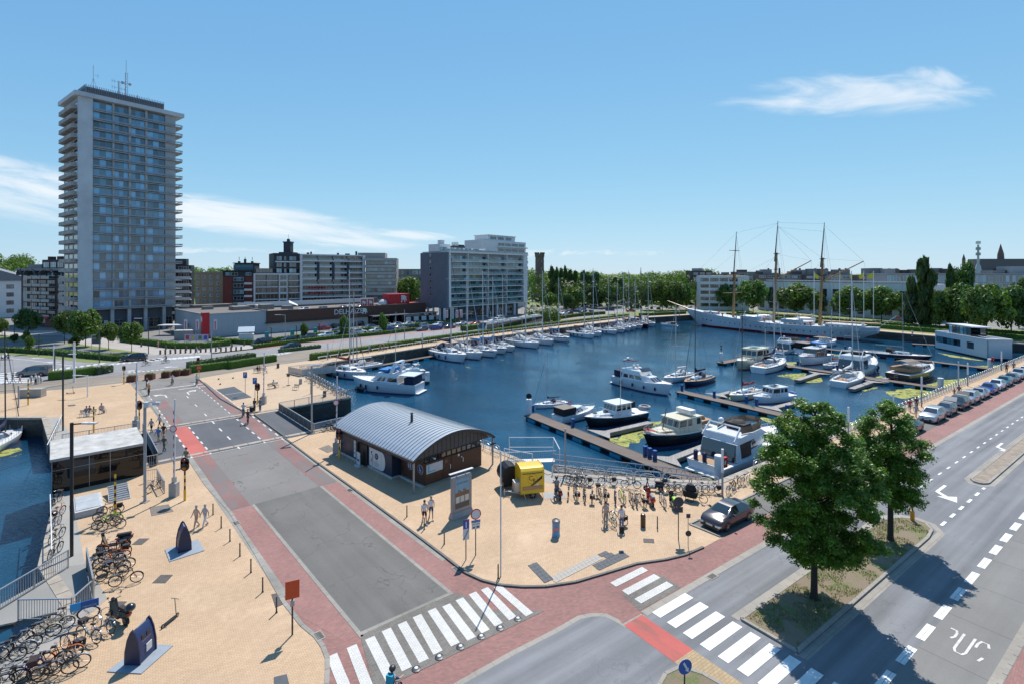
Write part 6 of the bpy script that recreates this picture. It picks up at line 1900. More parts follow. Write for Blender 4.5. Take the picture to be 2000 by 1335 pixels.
for p,lb in((Pp(1414,935),'red lifebuoy box on the pile behind the flybridge yacht'),(Pp(1939,717),'red lifebuoy box near the floating office')):
 r=thing('lifebuoy_box',lb,'lifebuoy box',(p.x,p.y,PZ+1.2),R(30));MB().b2(-.35,.35,-.15,.15,0,1.).obj('red_box',m_redpaint,r);MB().b2(-.12,.12,-.16,-.151,.3,.7).obj('white_mark',f_wht,r)
gel=mat('gelcoat_white',(.74,.75,.76),.22,var=.04,scale=.8,coat=.5)
gelb=mat('deck_nonskid',(.62,.63,.64),.6,var=.06,scale=2)
cream=mat('cream_gelcoat',(.66,.60,.45),.3,var=.05,coat=.3)
nhull=mat('navy_hull',(.012,.018,.05),.18,coat=.6,var=.05)
khull=mat('black_hull',(.012,.012,.014),.22,coat=.5)
teak=mat('teak',(.30,.17,.085),.6,var=.2,scale=4)
varn=mat('varnished_wood',(.22,.075,.025),.3,var=.2,scale=3,coat=.5)
boot=mat('boot_top_red',(.18,.02,.02),.5);bootb=mat('boot_top_blue',(.015,.04,.14),.4)
alum=mat('mast_alloy',(.55,.56,.58),.35,.6,var=.03)
mdark=mat('mast_dark',(.07,.045,.03),.4)
cv_b=mat('canvas_navy',(.012,.02,.055),.85,var=.12);cv_c=mat('canvas_blue',(.02,.16,.42),.8,var=.12);cv_r=mat('canvas_red',(.26,.012,.02),.8,var=.12)
cv_g=mat('canvas_grey',(.42,.42,.42),.85);cv_w=mat('canvas_white',(.68,.68,.67),.8);cv_t=mat('canvas_taupe',(.20,.17,.14),.85);cv_k=mat('canvas_black',(.015,.015,.017),.8)
bgl=glassmat('boat_glass',(.015,.018,.022),.05,.4)
fend=mat('fender_navy',(.01,.02,.07),.35)
inox=mat('stainless',(.6,.6,.6),.2,.9,var=0)
rub=mat('rubber_grey',(.25,.25,.26),.6)
purple=mat('lilac_canvas',(.33,.28,.55),.8);mred=m_redpaint
def hullrings(L,B,fs_,fb,full=.7,stern=.8,dz=-.35,rake=.10,n=16,tum=0.):
 st_=[]
 for i in range(n+1):
  t=i/n
  bb=B/2*(stern+(1-stern)*math.sin(min(1,t/.45)*math.pi/2))if t<.45 else B/2*max(.012,(1-((t-.45)/.55)**(1.6+full)))
  zs=fs_+(fb-fs_)*t**1.8
  st_.append((t,bb,zs))
 return st_
def make_hull(mb,L,B,fs_,fb,full=.7,stern=.8,rake=.1,flare=.82,n=16):
 S=hullrings(L,B,fs_,fb,full,stern,n=n);rings=[]
 for t,bb,zs in S:
  x=-L/2+t*L;xr=-rake*L*max(0,(t-.75)/.25)**1.5
  wl=bb*(flare if t<.9 else flare*.6)
  rings.append([(x+xr*1.,0,-.5),(x+xr*.95,-wl*.9,-.3),(x+xr*.8,-wl,.02),(x+xr*.35,-bb*.97,zs*.6),(x,-bb,zs),(x,bb,zs),(x+xr*.35,bb*.97,zs*.6),(x+xr*.8,wl,.02),(x+xr*.95,wl*.9,-.3)])
 mb.loft(rings,closed=True,cap=True,flip=True)
 return S
def sheer_pts(L,S,ins=0.,dz=0.,t0=0,t1=1):
 return[(-L/2+t*L,max(0.,bb-ins),zs+dz)for t,bb,zs in S if t0<=t<=t1]
def decal_band(mb,L,S,z0f,z1f,off=.012,t0=0,t1=.98):
 P=[(t,bb,zs)for t,bb,zs in S if t0<=t<=t1]
 for s_ in(-1,1):
  lo=[(-L/2+t*L,s_*(bb*(.97+.03*z0f)+off),zs*z0f)for t,bb,zs in P];hi=[(-L/2+t*L,s_*(bb*(.97+.03*z1f)+off),zs*z1f)for t,bb,zs in P]
  for i in range(len(P)-1):
   q=(lo[i],lo[i+1],hi[i+1],hi[i]);mb.quad(*(q if s_<0 else q[::-1]))
def rails(mb,L,S,t0,t1,h=.6,ins=.08,posts=8,r_=.016):
 P=sheer_pts(L,S,ins,0,t0,t1)
 for s_ in(-1,1):
  q=[(x,s_*y,z+h)for x,y,z in P];mb.path(q,r_,4);mb.path([(a,b_,c-h*.5)for a,b_,c in q],r_*.6,3)
  for i in range(0,len(P)):mb.tube((P[i][0],s_*P[i][1],P[i][2]),q[i],r_,4)
 return P
def cabin(mb,x0,x1,y0,y1,z0,z1,inset=.15,fr=.5,br=.1,n=6):
 R_=[]
 for i in range(n+1):
  u=i/n;a,b_=x0+(x1-x0)*u,x0+br+(x1-fr-x0-br)*u;y=y0+(y1-y0)*u
  R_.append([(a,-y,z0),(b_,-y+inset,z1),(b_,y-inset,z1),(a,y,z0)])
 mb.loft(R_,flip=True)
def cab_win(root,x0,x1,y0,y1,z0,z1,inset,fr,br,segs,za,zb,front=2,rear=False,m_=None,frame=None,name='window'):
 m_=m_ or bgl
 H_=z1-z0
 fa,fb_=(za-z0)/H_,(zb-z0)/H_
 def P(u,f,s_):
  xa=x0+br*f;xb=x1-fr*f;y=(y0+(y1-y0)*u)-inset*f
  return Vector((xa+(xb-xa)*u,s_*(y+.02),z0+H_*f))
 for(u0,u1)in segs:
  for s_ in(-1,1):
   mb=MB();q=[P(u0,fa,s_),P(u1,fa,s_),P(u1-.01,fb_,s_),P(u0,fb_,s_)];mb.poly(q if s_<0 else q[::-1]);mb.obj(name,m_,root)
 for i in range(front):
  mb=MB();f0,f1=(i+.06)/front,(i+.94)/front
  def Q(v,f):
   y=y1-inset*f;return Vector((x1-fr*f+.02,(-1+2*v)*y,z0+H_*f))
  mb.poly([Q(f0,fa),Q(f1,fa),Q(f1,fb_),Q(f0,fb_)]);mb.obj('windscreen_pane',m_,root)
def fenders(root,xs_,S,L,z,r_=.13,h_=.5,side=(-1,1)):
 me=shared(('fend',r_,h_),lambda:MB().lathe([(.03,h_/2+.06),(r_,h_/2-.06),(r_,-h_/2+.06),(.03,-h_/2)],n=8).mesh('fender',fend,smooth=True))
 for x in xs_:
  y=min(S,key=lambda q:abs(q[0]-.5-x/L))[1]
  for s_ in side:link('fender',me,root,(x,s_*(y+r_),z))
def sailboat(name,L,hull_m=gel,cover=cv_b,mast_h=None,mast_m=alum,deck_m=gelb,sprayhood=cv_b,stripe=None,boom_cover='full',mizzen=False,cab_m=None,fend_x=(),B=None):
 B=B or L*.31;r=thing(name,'prototype','sailing boat',(0,0,0))
 fs_,fb=L*.085,L*.115
 mb=MB();S=make_hull(mb,L,B,fs_,fb,.7,.72,.11);mb.obj('hull',hull_m,r,smooth=True)
 mb=MB();P=sheer_pts(L,S,.03,.012)
 mb.add([(x,-y,z)for x,y,z in P]+[(x,y,z)for x,y,z in P],[(i,i+1,len(P)+i+1,len(P)+i)for i in range(len(P)-1)]);mb.obj('deck',deck_m,r)
 mb=MB();decal_band(mb,L,S,.0,.10,.02);mb.obj('waterline_stripe',bootb if hull_m is gel else boot,r)
 if stripe:mb=MB();decal_band(mb,L,S,.80,.90,.015);mb.obj('hull_stripe',stripe,r)
 c0,c1=-.08*L,.24*L;zd=fs_+.03
 mb=MB();cabin(mb,c0,c1,B*.30,B*.17,zd,zd+.052*L,.08,L*.07,.05);mb.obj('cabin',cab_m or gel,r,smooth=25)
 cab_win(r,c0,c1,B*.30,B*.17,zd,zd+.052*L,.08,L*.07,.05,((.08,.34),(.42,.66)),zd+.014*L,zd+.04*L,1)
 MB().b2(-.40*L,-.13*L,-B*.22,B*.22,zd-.001,zd+.02).obj('cockpit_sole',teak,r)
 MB().b2(-.40*L,-.10*L,-B*.31,-B*.23,zd,zd+.28).b2(-.40*L,-.10*L,B*.23,B*.31,zd,zd+.28).obj('cockpit_coaming',gel,r)
 MB().torus((-.33*L,0,zd+.7),.42,.025,'x',14,4).b2(-.325*L,-.315*L,-.06,.06,zd,zd+.8).obj('steering_wheel',inox,r)
 if sprayhood:
  mb=MB();n=6;x0,x1,ww,hh=-.13*L,-.02*L,B*.31,.085*L
  rings=[]
  for xx,k in((x0,1.),((x0+x1)/2,.92),(x1,.45)):
   rings.append([(xx,ww*math.cos(math.pi*i/n)*(1 if k>.5 else.9),zd+.03*L+hh*k*math.sin(math.pi*i/n))for i in range(n+1)])
  mb.loft(rings,closed=False,cap=False);mb.obj('sprayhood',sprayhood,r,smooth=True)
 mh=mast_h or L*1.22;mx=.10*L;zt=zd+.05*L
 MB().tube((mx,0,zt-.3),(mx-mh*.012,0,zt+mh),.10 if L>9 else.075,8,.06).obj('mast',mast_m,r,smooth=True)
 for f,w_ in((.40,.105),(.70,.075)):
  mb=MB();z=zt+mh*f;mb.tube((mx-.15,-w_*L,z),(mx,0,z),.03,4);mb.tube((mx,0,z),(mx-.15,w_*L,z),.03,4);mb.obj('spreader',mast_m,r)
 bl=.40*L;zb=zt+.085*L
 MB().tube((mx,0,zb),(mx-bl,0,zb),.07,6).obj('boom',mast_m,r)
 if cover:
  mb=MB();rings=[]
  for f in(0,.06,.15,.3,.6,.9,1.):
   x=mx-.12-bl*f*.97;hh=(.9 if f<.02 else.62 if f<.1 else.42-.2*f);ww=.17 if f<.9 else.08
   if boom_cover=='droop' and f>.2:hh+=.15*math.sin(f*9)
   rings.append([(x,ww*math.cos(q),zb+hh*.42+hh*.55*math.sin(q))for q in[2*math.pi*j/7 for j in range(7)]])
  mb.loft(rings);mb.obj('sail_cover',cover,r,smooth=True)
 mb=MB();top=(mx-mh*.012,0,zt+mh*.985)
 for q in((L*.49,0,fb),(-L*.49,0,fs_),(mx,B*.45,fs_+.1),(mx,-B*.45,fs_+.1)):mb.tube(top,q,.012,3,caps=False)
 for s_ in(-1,1):mb.tube((mx-.15,s_*.105*L,zt+mh*.4),(mx-.1,s_*.075*L,zt+mh*.7),.01,3,caps=False)
 mb.obj('rigging',mat('rigging_wire',(.16,.16,.17),.4,.5),r,kind='stuff')
 MB().tube((L*.485,0,fb+.2),(top[0]+.25,0,top[2]*.93),.045,5,.02).obj('furled_jib',cv_w if cover is not cv_b else cv_b,r)
 mb=MB();rails(mb,L,S,0,1,.55,.06);mb.obj('guard_rails',inox,r,kind='stuff')
 MB().path([(-.49*L,-B*.3,fs_),(-.49*L,-B*.3,fs_+.7),(-.49*L,B*.3,fs_+.7),(-.49*L,B*.3,fs_)],.02,4).obj('pushpit',inox,r)
 MB().b2(.30*L,.35*L,-.25,.25,fb*.9,fb*.9+.12).obj('fore_hatch',bgl,r)
 fenders(r,[x*L for x in fend_x],S,L,fs_*.6,.12,.55)
 return r
def motorboat(name,L,B,fs_,fb,hull_m=gel,sup_m=gel,cab=(),deck_m=gelb,stripe=None,rail=True,fend_x=(),extras=None,stern=.88,rake=.1,bulwark=None,boot_m=None,flare=.8):
 r=thing(name,'prototype','motor boat',(0,0,0))
 mb=MB();S=make_hull(mb,L,B,fs_,fb,.85,stern,rake,flare);mb.obj('hull',hull_m,r,smooth=True)
 mb=MB();P=sheer_pts(L,S,.04,.012)
 mb.add([(x,-y,z)for x,y,z in P]+[(x,y,z)for x,y,z in P],[(i,i+1,len(P)+i+1,len(P)+i)for i in range(len(P)-1)]);mb.obj('deck',deck_m,r)
 mb=MB();decal_band(mb,L,S,.0,.09,.02);mb.obj('waterline_stripe',boot_m or bootb,r)
 if stripe:mb=MB();decal_band(mb,L,S,.78,.86,.015);mb.obj('hull_stripe',stripe,r)
 mb=MB();decal_band(mb,L,S,.94,1.04,.045);mb.obj('rubbing_strake',bulwark or sup_m,r)
 MB().b2(-L/2-.6,-L/2+.05,-B*.4,B*.4,.12,.22).obj('bathing_platform',deck_m,r)
 for c in cab:
  x0,x1,y0,y1=c['x'][0]*L,c['x'][1]*L,c['y'][0]*B,c['y'][1]*B;z0=c['z'];z1=z0+c['h']
  ins,fr,br=c.get('ins',.12),c.get('fr',.5),c.get('br',.1)
  mb=MB();cabin(mb,x0,x1,y0,y1,z0,z1,ins,fr,br);mb.obj(c.get('n','cabin'),c.get('m',sup_m),r,smooth=25)
  if c.get('win'):cab_win(r,x0,x1,y0,y1,z0,z1,ins,fr,br,c['win'],z0+c['h']*c.get('wz',(.4,.85))[0],z0+c['h']*c.get('wz',(.4,.85))[1],c.get('front',3))
  if c.get('roof'):
   mb=MB();e=c['roof'];mb.b2(x0+br-e,x1-fr+e,-y0+ins-e*.6,y0-ins+e*.6,z1+.002,z1+.07);mb.obj('cabin_roof',c.get('rm',sup_m),r)
 if rail:
  mb=MB();rails(mb,L,S,.45,1,.65,.08);mb.obj('pulpit_rail',inox,r,kind='stuff')
 fenders(r,[x*L for x in fend_x],S,L,fs_*.6,.16,.6)
 if extras:extras(r,L,B,fs_,fb)
 return r
def place(o,bow,stern,label,group=None,water=True,paint=None,first=False,skip=(),zscale=None):
 b_=Wp(*bow)if len(bow)==2 else Vector(bow);s_=Wp(*stern)if len(stern)==2 else Vector(stern)
 c=(b_+s_)/2;d=b_-s_;L=d.length
 sc=L/o['L']
 r=dup(o,(c.x,c.y,WATER_Z),math.atan2(d.y,d.x),label,group,(sc,sc,sc*(zscale or 1)),paint,skip)
 return r
def proto(o,L):o['L']=L;return register(o)
s1=proto(sailboat('sailing_yacht',11.5,gel,cv_b,15.5,fend_x=(-.3,-.1,.05,.2)),11.5)
s2=proto(sailboat('sailing_yacht',10.5,gel,cv_c,13.,stripe=bootb,sprayhood=cv_b),10.5)
s3=proto(sailboat('sailing_yacht',10.,gel,cv_w,13.5,sprayhood=cv_g,stripe=None),10.)
s4=proto(sailboat('sailing_yacht',9.,nhull,cv_b,12.,mdark,teak,cv_b),9.)
s5=proto(sailboat('sailing_yacht',9.5,cream,cv_r,14.,mdark,gelb,None,boom_cover='droop'),9.5)
far_row=[(911,709,841,690,s1,'white sailing yacht with a navy sprayhood and long boom, first of the far row'),(943,703,872,688,s3,'white sailing yacht with a round transom, second of the far row'),(972,698.5,905,684,s2,'white yacht with a bright blue boom cover, third of the far row'),(991,692,925,680,s2,'white yacht with blue stripe and low blue cover, fourth of the far row'),(1006,687.5,950,676,s1,'short yacht with a blue cockpit tent, fifth of the far row'),(1054,681,990,669,s3,'long white yacht with a sugar-scoop stern and pale furled sail'),(1082,675,1030,664,s3,'grey-white yacht with covers, seventh of the far row'),(1113,669,1062,659,s2,'light blue decked yacht, eighth of the far row'),(1162,662,1112,653,s1,'white ketch-like yacht with brown awning and many fenders, after the gap'),(1175,659,1137,649,s3,'white motor-sailer with a boxy wheelhouse in the far row'),(1206,654,1165,646,s1,'white yacht left of the orange-buoyed one'),(1221,650.5,1185,643,s2,'yacht with blue cover, beside an orange buoy'),(1233,648,1197,640,s3,'small white yacht just right of the orange buoy'),(1243,646,1208,638,s1,'white yacht with a navy cover in the far third of the row'),(1255,643.5,1221,636,s2,'white yacht with blue cover near the far end of the row'),(1266,642,1233,634,s4,'dark-hulled little yacht near the far end of the row'),(1280,639,1247,632,s3,'last white sailing yacht, next to the covered cabin boat')]
for i,(x0,y0_,x1,y1_,pr,lb)in enumerate(far_row):
 place(pr,(x0,y0_),(x1,y1_),lb,'sailing yachts along the far quay')
place(s1,(1042,797),(1106,789),'white sailing yacht with a black sail cover behind the near pontoon\'s end',skip=('fender',))
place(s3,(1296,748),(1352,735),'white sailing yacht with a dark halyard, beside the navy one',skip=('fender',))
place(s4,(1336,757),(1387,741),'navy sailing boat with a brown mast and navy sail cover')
place(s5,(1424,783),(1484,768),'beige sailing boat with a dark red sail cover')
place(s2,(1532,712),(1480,728),'white sailing yacht with blue stripe, moored stern towards us',paint={'canvas_blue':cv_b})
place(s1,(1516,697),(1462,702),'white sailing boat with a raised navy boom cover behind the blue-hulled cruiser',skip=('fender',))
place(s3,(1682,738),(1637,756),'white sailing boat with a pale drooping sail, moored stern-on',skip=())
place(s5,(1607,720),(1648,714),'small sailing boat with lilac covers and a red furled sail',paint={'cream_gelcoat':gel,'canvas_red':mat('canvas_orange',(.36,.03,.02),.8),'mast_dark':alum})
big=proto(sailboat('sailing_yacht',21.,nhull,None,25.,mat('mast_grey',(.32,.34,.37),.4,.3),gelb,cv_k,stripe=None,fend_x=(-.18,.02),B=5.4),21.)
place(big,(1822,708),(1684,694),'very long dark blue sailing yacht with two heavy masts and grey deck')
o=place(s1,(715,742),(640,724),'white sailing yacht with a red crumpled sail cover, left of the big motor yacht',skip=('sprayhood',),paint={'canvas_navy':cv_r})
place(s3,(652,731),(742,716),'slim white yacht moored behind the big motor yacht',skip=('sail_cover',))
place(s1,(742,737),(815,726),'sailing yacht under a pale arched cover between the two motor yachts',paint={'canvas_navy':cv_g})
place(s4,(40,846),(-40,893),'white-hulled sailing yacht with a flag, cut by the left edge of the picture',paint={'navy_hull':gel,'teak':gelb})
place(s5,(52,822),(-50,835),'low sailing boat under a red cover at the left edge',paint={'cream_gelcoat':nhull},skip=('mast','rigging','spreader','furled_jib'))
def ex_fly(r,L,B,fs_,fb):
 mb=MB();z=fs_+1.9
 mb.path([(-.24*L,-B*.3,z),(-.30*L,-B*.28,z+1.5),(-.30*L,B*.28,z+1.5),(-.24*L,B*.3,z)],.09,6);mb.obj('radar_arch',gel,r)
 MB().lathe([(.32,0),(.36,.1),(.3,.3),(.1,.38)],(-.30*L,0,z+1.56),10).obj('radar_dome',gel,r,smooth=True)
 MB().tube((-.30*L,.6,z+1.5),(-.30*L,.6,z+3.2),.02,4).obj('whip_antenna',inox,r)
 mb=MB();n=7;mb.add([(.06*L+.25*math.cos(t),B*.33*math.sin(t),z)for t in[-1.3+2.6*i/n for i in range(n+1)]]+[(.0*L+.25*math.cos(t),B*.31*math.sin(t),z+.55)for t in[-1.3+2.6*i/n for i in range(n+1)]],[(i,i+1,n+2+i,n+1+i)for i in range(n)]);mb.obj('fly_windscreen',bgl,r)
 for s_ in(-.6,.4):MB().b2(-.16*L,-.10*L,s_,s_+.55,z-.15,z+.35).b2(-.17*L,-.155*L,s_,s_+.55,z+.2,z+.8).obj('helm_seat',cv_w,r)
 MB().b2(-.33*L,-.19*L,-B*.33,B*.33,z+1.32,z+1.40).obj('canvas_top',cv_b,r)
 MB().path([(-.49*L,-B*.36,fs_),(-.49*L,-B*.36,fs_+.9),(-.49*L,B*.36,fs_+.9),(-.49*L,B*.36,fs_)],.03,5).obj('stern_rail',inox,r)
 MB().b2(-.46*L,-.30*L,-B*.36,B*.36,fs_+.1,fs_+1.3).obj('aft_canvas',cv_b,r)
yA=proto(motorboat('motor_yacht',13.5,4.3,1.5,2.1,cab=[dict(x=(-.30,.30),y=(.43,.26),z=1.5,h=1.15,fr=1.9,br=.3,win=((.06,.22),(.26,.42),(.46,.66)),wz=(.35,.9),front=3),dict(x=(-.32,.06),y=(.40,.34),z=2.66,h=.75,fr=.7,br=.1,n='flybridge')],stripe=None,fend_x=(-.28,-.05,.15,.3),extras=ex_fly),13.5)
place(yA,(1314,773),(1207,746),'large white motor yacht with navy canvas top and domed aerial, at the second pontoon')
def ex_A2(r,L,B,fs_,fb):
 mb=MB();z=fs_+2.
 mb.add([(-.12*L,-B*.4,z-.2),(-.20*L,-B*.34,z+1.7),(-.235*L,-B*.34,z+1.7),(-.17*L,-B*.4,z-.2),(-.12*L,-B*.4+.14,z-.2),(-.20*L,-B*.34+.14,z+1.7),(-.235*L,-B*.34+.14,z+1.7),(-.17*L,-B*.4+.14,z-.2)],[(0,1,2,3),(7,6,5,4),(0,4,5,1),(1,5,6,2),(2,6,7,3)]);
 mb.add([(a,-b_,c)for a,b_,c in[(-.12*L,-B*.4,z-.2),(-.20*L,-B*.34,z+1.7),(-.235*L,-B*.34,z+1.7),(-.17*L,-B*.4,z-.2),(-.12*L,-B*.4+.14,z-.2),(-.18*L,-B*.34+.14,z+1.7),(-.235*L,-B*.34+.14,z+1.7),(-.17*L,-B*.4+.14,z-.2)]],[(3,2,1,0),(4,5,6,7),(1,5,4,0),(2,6,5,1),(3,7,6,2)])
 mb.b2(-.235*L,-.18*L,-B*.34,B*.34,z+1.6,z+1.75);mb.obj('radar_arch',gel,r)
 MB().b2(-.10*L,.03*L,-B*.36,B*.36,z+.05,z+.42).b2(-.16*L,-.10*L,-B*.3,B*.3,z+.05,z+.6).obj('bridge_cover',cv_c,r)
 MB().b2(-.47*L,-.34*L,-B*.4,B*.4,fs_+.05,fs_+1.2).obj('aft_tent',cv_b,r)
 MB().b2(-.49*L,-.26*L,-B*.43,B*.43,fs_+1.5,fs_+1.62).obj('hardtop',gel,r)
yB=proto(motorboat('motor_yacht',13.5,4.4,1.6,2.3,cab=[dict(x=(-.26,.20),y=(.43,.30),z=1.6,h=1.25,fr=1.6,br=.2,win=((.04,.40),(.50,.62),(.66,.80)),wz=(.32,.82),front=3),dict(x=(-.24,.10),y=(.42,.34),z=2.86,h=.55,fr=.6,br=.1,n='flybridge')],fend_x=(.02,.2,.3),extras=ex_A2),13.5)
place(yB,(688,757),(820,766),'big white motor yacht with a bright blue bridge cover, nearest of the left cluster')
place(yA,(752,744),(832,737),'black-hulled motor yacht partly hidden behind the big white one',paint={'gelcoat_white':gel,'deck_nonskid':teak,'canvas_navy':cv_g})
def ex_fb(r,L,B,fs_,fb):
 z=fs_+2.2
 mb=MB();n=8;a=[(-.05*L+.24*L*math.cos(t),B*.36*math.sin(t),z)for t in[-2.2+4.4*i/n for i in range(n+1)]]
 mb.add(a+[(x-.18,y*.94,zz+.6)for x,y,zz in a],[(i,i+1,n+2+i,n+1+i)for i in range(n)]);mb.obj('smoked_windscreen',mat('smoked_screen',(.10,.075,.05),.15),r)
 MB().b2(-.12*L,-.02*L,-B*.22,B*.2,z,z+.55).ball((-.06*L,0,z+.5),.55,8,5,(1.3,1.2,.5)).obj('black_cover',cv_k,r)
 MB().path([(-.34*L,-B*.38,z-.3),(-.25*L,-B*.36,z+.75),(-.25*L,B*.36,z+.75),(-.34*L,B*.38,z-.3)],.09,6).obj('radar_arch',gel,r)
 MB().ball((-.26*L,.3,z+1.1),.28,10,6).tube((-.26*L,.3,z+1.),(-.26*L,.3,z+1.3),.08,5).obj('satellite_dome',gel,r,smooth=True)
 mb=MB();mb.add([(-.36*L,-B*.40,fs_+.2),(-.36*L,B*.40,fs_+.2),(-.33*L,B*.38,fs_+1.6),(-.33*L,-B*.38,fs_+1.6)],[(3,2,1,0)])
 for s_ in(-1,1):q=[(-.36*L,s_*B*.40,fs_+.2),(-.14*L,s_*B*.43,fs_+.3),(-.14*L,s_*B*.41,fs_+1.6),(-.33*L,s_*B*.38,fs_+1.6)];mb.poly(q if s_<0 else q[::-1])
 mb.obj('cockpit_glazing',bgl,r)
 MB().b2(-.49*L,-.35*L,-B*.38,B*.38,fs_+.02,fs_+.04).obj('teak_cockpit_sole',teak,r)
 for y in(-.9,.3,1.2):MB().lathe([(.05,.9),(.2,.8),(.2,.1),(.08,0)],(-.47*L,y,fs_),8).obj('stowed_fender',fend,r,smooth=True)
 for k in range(3):
  mb=MB()
  for s_ in(-1,1):q=[(.0*L+k*.25,s_*(B*.485),1.15+k*.16),(.16*L+k*.2,s_*(B*.475),1.2+k*.16),(.16*L+k*.2,s_*(B*.48),1.26+k*.16),(.0*L+k*.25,s_*(B*.49),1.22+k*.16)];mb.poly(q if s_<0 else q[::-1])
  mb.obj('hull_vent',khull,r)
yC=proto(motorboat('motor_yacht',13.,4.2,.95,2.1,cab=[dict(x=(-.34,.34),y=(.44,.2),z=1.05,h=1.5,fr=2.6,br=.25,win=((.30,.62),),wz=(.3,.85),front=2),dict(x=(-.30,.14),y=(.43,.34),z=2.56,h=.55,fr=1.1,br=.1,n='flybridge',ins=.05)],fend_x=(.1,.3),extras=ex_fb),13.)
place(yC,(1515,868),(1377,925),'white flybridge motor yacht with smoked screens, moored stern-on at the near pontoon')
def ex_trw(r,L,B,fs_,fb):
 MB().tube((-.12*L,0,fs_+1.9),(-.13*L,0,fs_+8.3),.06,6).obj('mast',alum,r)
 MB().b2(-.34*L,-.28*L,-.6,.6,fs_+.7,fs_+1.6).obj('aft_locker',cv_k,r)
 MB().torus((-.56*L,.1,fs_+.35),.75,.22,'z',14,6).b2(-.60*L,-.52*L,-.5,.6,fs_+.2,fs_+.35).obj('grey_dinghy',rub,r,smooth=True)
 for x in(.12,.3):MB().b2(x*L,x*L+.5,-.25,.25,fs_+(.62 if x<.2 else.72),fs_+.85).obj('deck_hatch',bgl,r)
 MB().b2(-.18*L,-.175*L-.05,-.45,.45,fs_+.2,fs_+1.7).obj('doorway',varn,r)
mA=proto(motorboat('cabin_cruiser',11.,3.7,1.15,1.7,hull_m=khull,cab=[dict(x=(-.05,.36),y=(.40,.22),z=1.2,h=.55,fr=.8,win=((.1,.28),(.4,.55)),wz=(.35,.75),front=0),dict(x=(-.20,.10),y=(.40,.36),z=1.2,h=1.75,fr=.5,br=.05,win=((.08,.28),(.36,.58),(.66,.92)),wz=(.5,.88),front=4,roof=.22,n='wheelhouse')],bulwark=gel,extras=ex_trw),11.)
place(mA,(1141,836),(1252,814),'white-topped cabin cruiser with a black hull, bow towards the near pontoon',paint={})
def ex_wood(r,L,B,fs_,fb):
 MB().b2(-.10*L,-.095*L+.45,-B*.405,-B*.395,fs_+.3,fs_+1.5).obj('wooden_door',varn,r)
 MB().tube((.22*L,0,fs_+.5),(.16*L,0,fs_+3.),.07,6).obj('short_mast',varn,r)
 MB().b2(-.18*L,-.10*L,-B*.3,B*.3,fs_+1.95,fs_+2.5).obj('folded_canvas',cv_w,r)
 MB().quad((.36*L,-.9,fs_+.75),(.46*L,-.5,fs_+.9),(.46*L,.4,fs_+.9),(.36*L,.8,fs_+.75)).add([(.40*L,-.6,fs_+.75),(.44*L,.3,fs_+.75),(.43*L,0,fs_+1.25)],[(0,1,2)]).obj('red_cloth',cv_r,r)
 MB().b2(-.44*L,-.24*L,-B*.32,B*.32,fs_+.45,fs_+.9).ball((-.36*L,.4,fs_+1.),.4,8,5).ball((-.30*L,-.5,fs_+1.),.3,8,5).obj('aft_deck_clutter',teak,r)
 MB().torus((-.24*L,1.,fs_+1.3),.3,.08,'x',12,5).obj('lifebuoy',mat('lifebuoy_orange',(.6,.08,.02),.5),r)
mB=proto(motorboat('wheelhouse_boat',11.8,3.8,1.2,1.75,hull_m=khull,sup_m=cream,deck_m=cream,cab=[dict(x=(.0,.36),y=(.40,.2),z=1.25,h=.5,fr=.6,win=((.55,.9),),wz=(.3,.8),front=2,m=cream),dict(x=(-.24,.13),y=(.41,.37),z=1.25,h=1.65,fr=.45,br=.05,win=((.05,.22),(.42,.6),(.66,.95)),wz=(.48,.9),front=3,roof=.15,n='wheelhouse')],bulwark=gel,extras=ex_wood),11.8)
place(mB,(1256,875),(1382,843),'cream wheelhouse boat with a black hull and a red cloth on its bow')
def ex_sp(r,L,B,fs_,fb):
 MB().b2(-.46*L,-.14*L,-B*.40,B*.40,fs_+.1,fs_+1.15).obj('cockpit_tent',cv_k,r)
 MB().b2(-.47*L,-.15*L,-B*.42,B*.42,fs_+1.155,fs_+1.22).obj('tent_top',cv_t,r)
 MB().torus((-.12*L,.5,fs_+1.55),.28,.07,'x',12,5).obj('lifebuoy',mred,r)
mC=proto(motorboat('sport_cruiser',8.6,3.1,1.05,1.4,cab=[dict(x=(-.16,.34),y=(.42,.15),z=1.05,h=.95,fr=2.,br=.1,win=((.1,.30),(.36,.58)),wz=(.3,.85),front=2)],extras=ex_sp,fend_x=()),8.6)
place(mC,(1162,807),(1088,824),'small white cruiser with a black cockpit tent, beside the folding bicycle')
place(mC,(1290,636),(1322,637),'white cabin boat with a black tent at the far end of the yacht row')
def ex_sm(r,L,B,fs_,fb):
 MB().b2(-.10*L,.06*L,-.6,.7,fs_+1.83,fs_+1.87).obj('solar_panel',bgl,r)
 MB().path([(-.47*L,-.9,fs_),(-.47*L,-.9,fs_+1.5),(-.47*L,.9,fs_+1.5),(-.47*L,.9,fs_)],.04,5).obj('davits',inox,r)
 MB().ball((-.53*L,0,fs_+.2),.5,8,5,(.7,1.8,.5)).obj('blue_dinghy',mat('dinghy_blue',(.03,.12,.4),.6),r)
mD=proto(motorboat('cabin_cruiser',9.,3.1,.95,1.3,cab=[dict(x=(.05,.36),y=(.38,.2),z=1.,h=.42,fr=.6,front=0,win=((.2,.4),(.55,.75)),wz=(.3,.7)),dict(x=(-.28,.16),y=(.40,.36),z=1.,h=1.5,fr=.5,br=.1,win=((.05,.24),(.30,.46),(.52,.92)),wz=(.45,.88),front=3,roof=.12,n='wheelhouse')],boot_m=boot,extras=ex_sm),9.)
place(mD,(1470,787),(1545,778),'small white cabin cruiser with a solar panel on its roof')
place(mD,(1439,722),(1500,708),'cream cabin boat with a dark blue hull, left end of the third pontoon',paint={'gelcoat_white':cream})
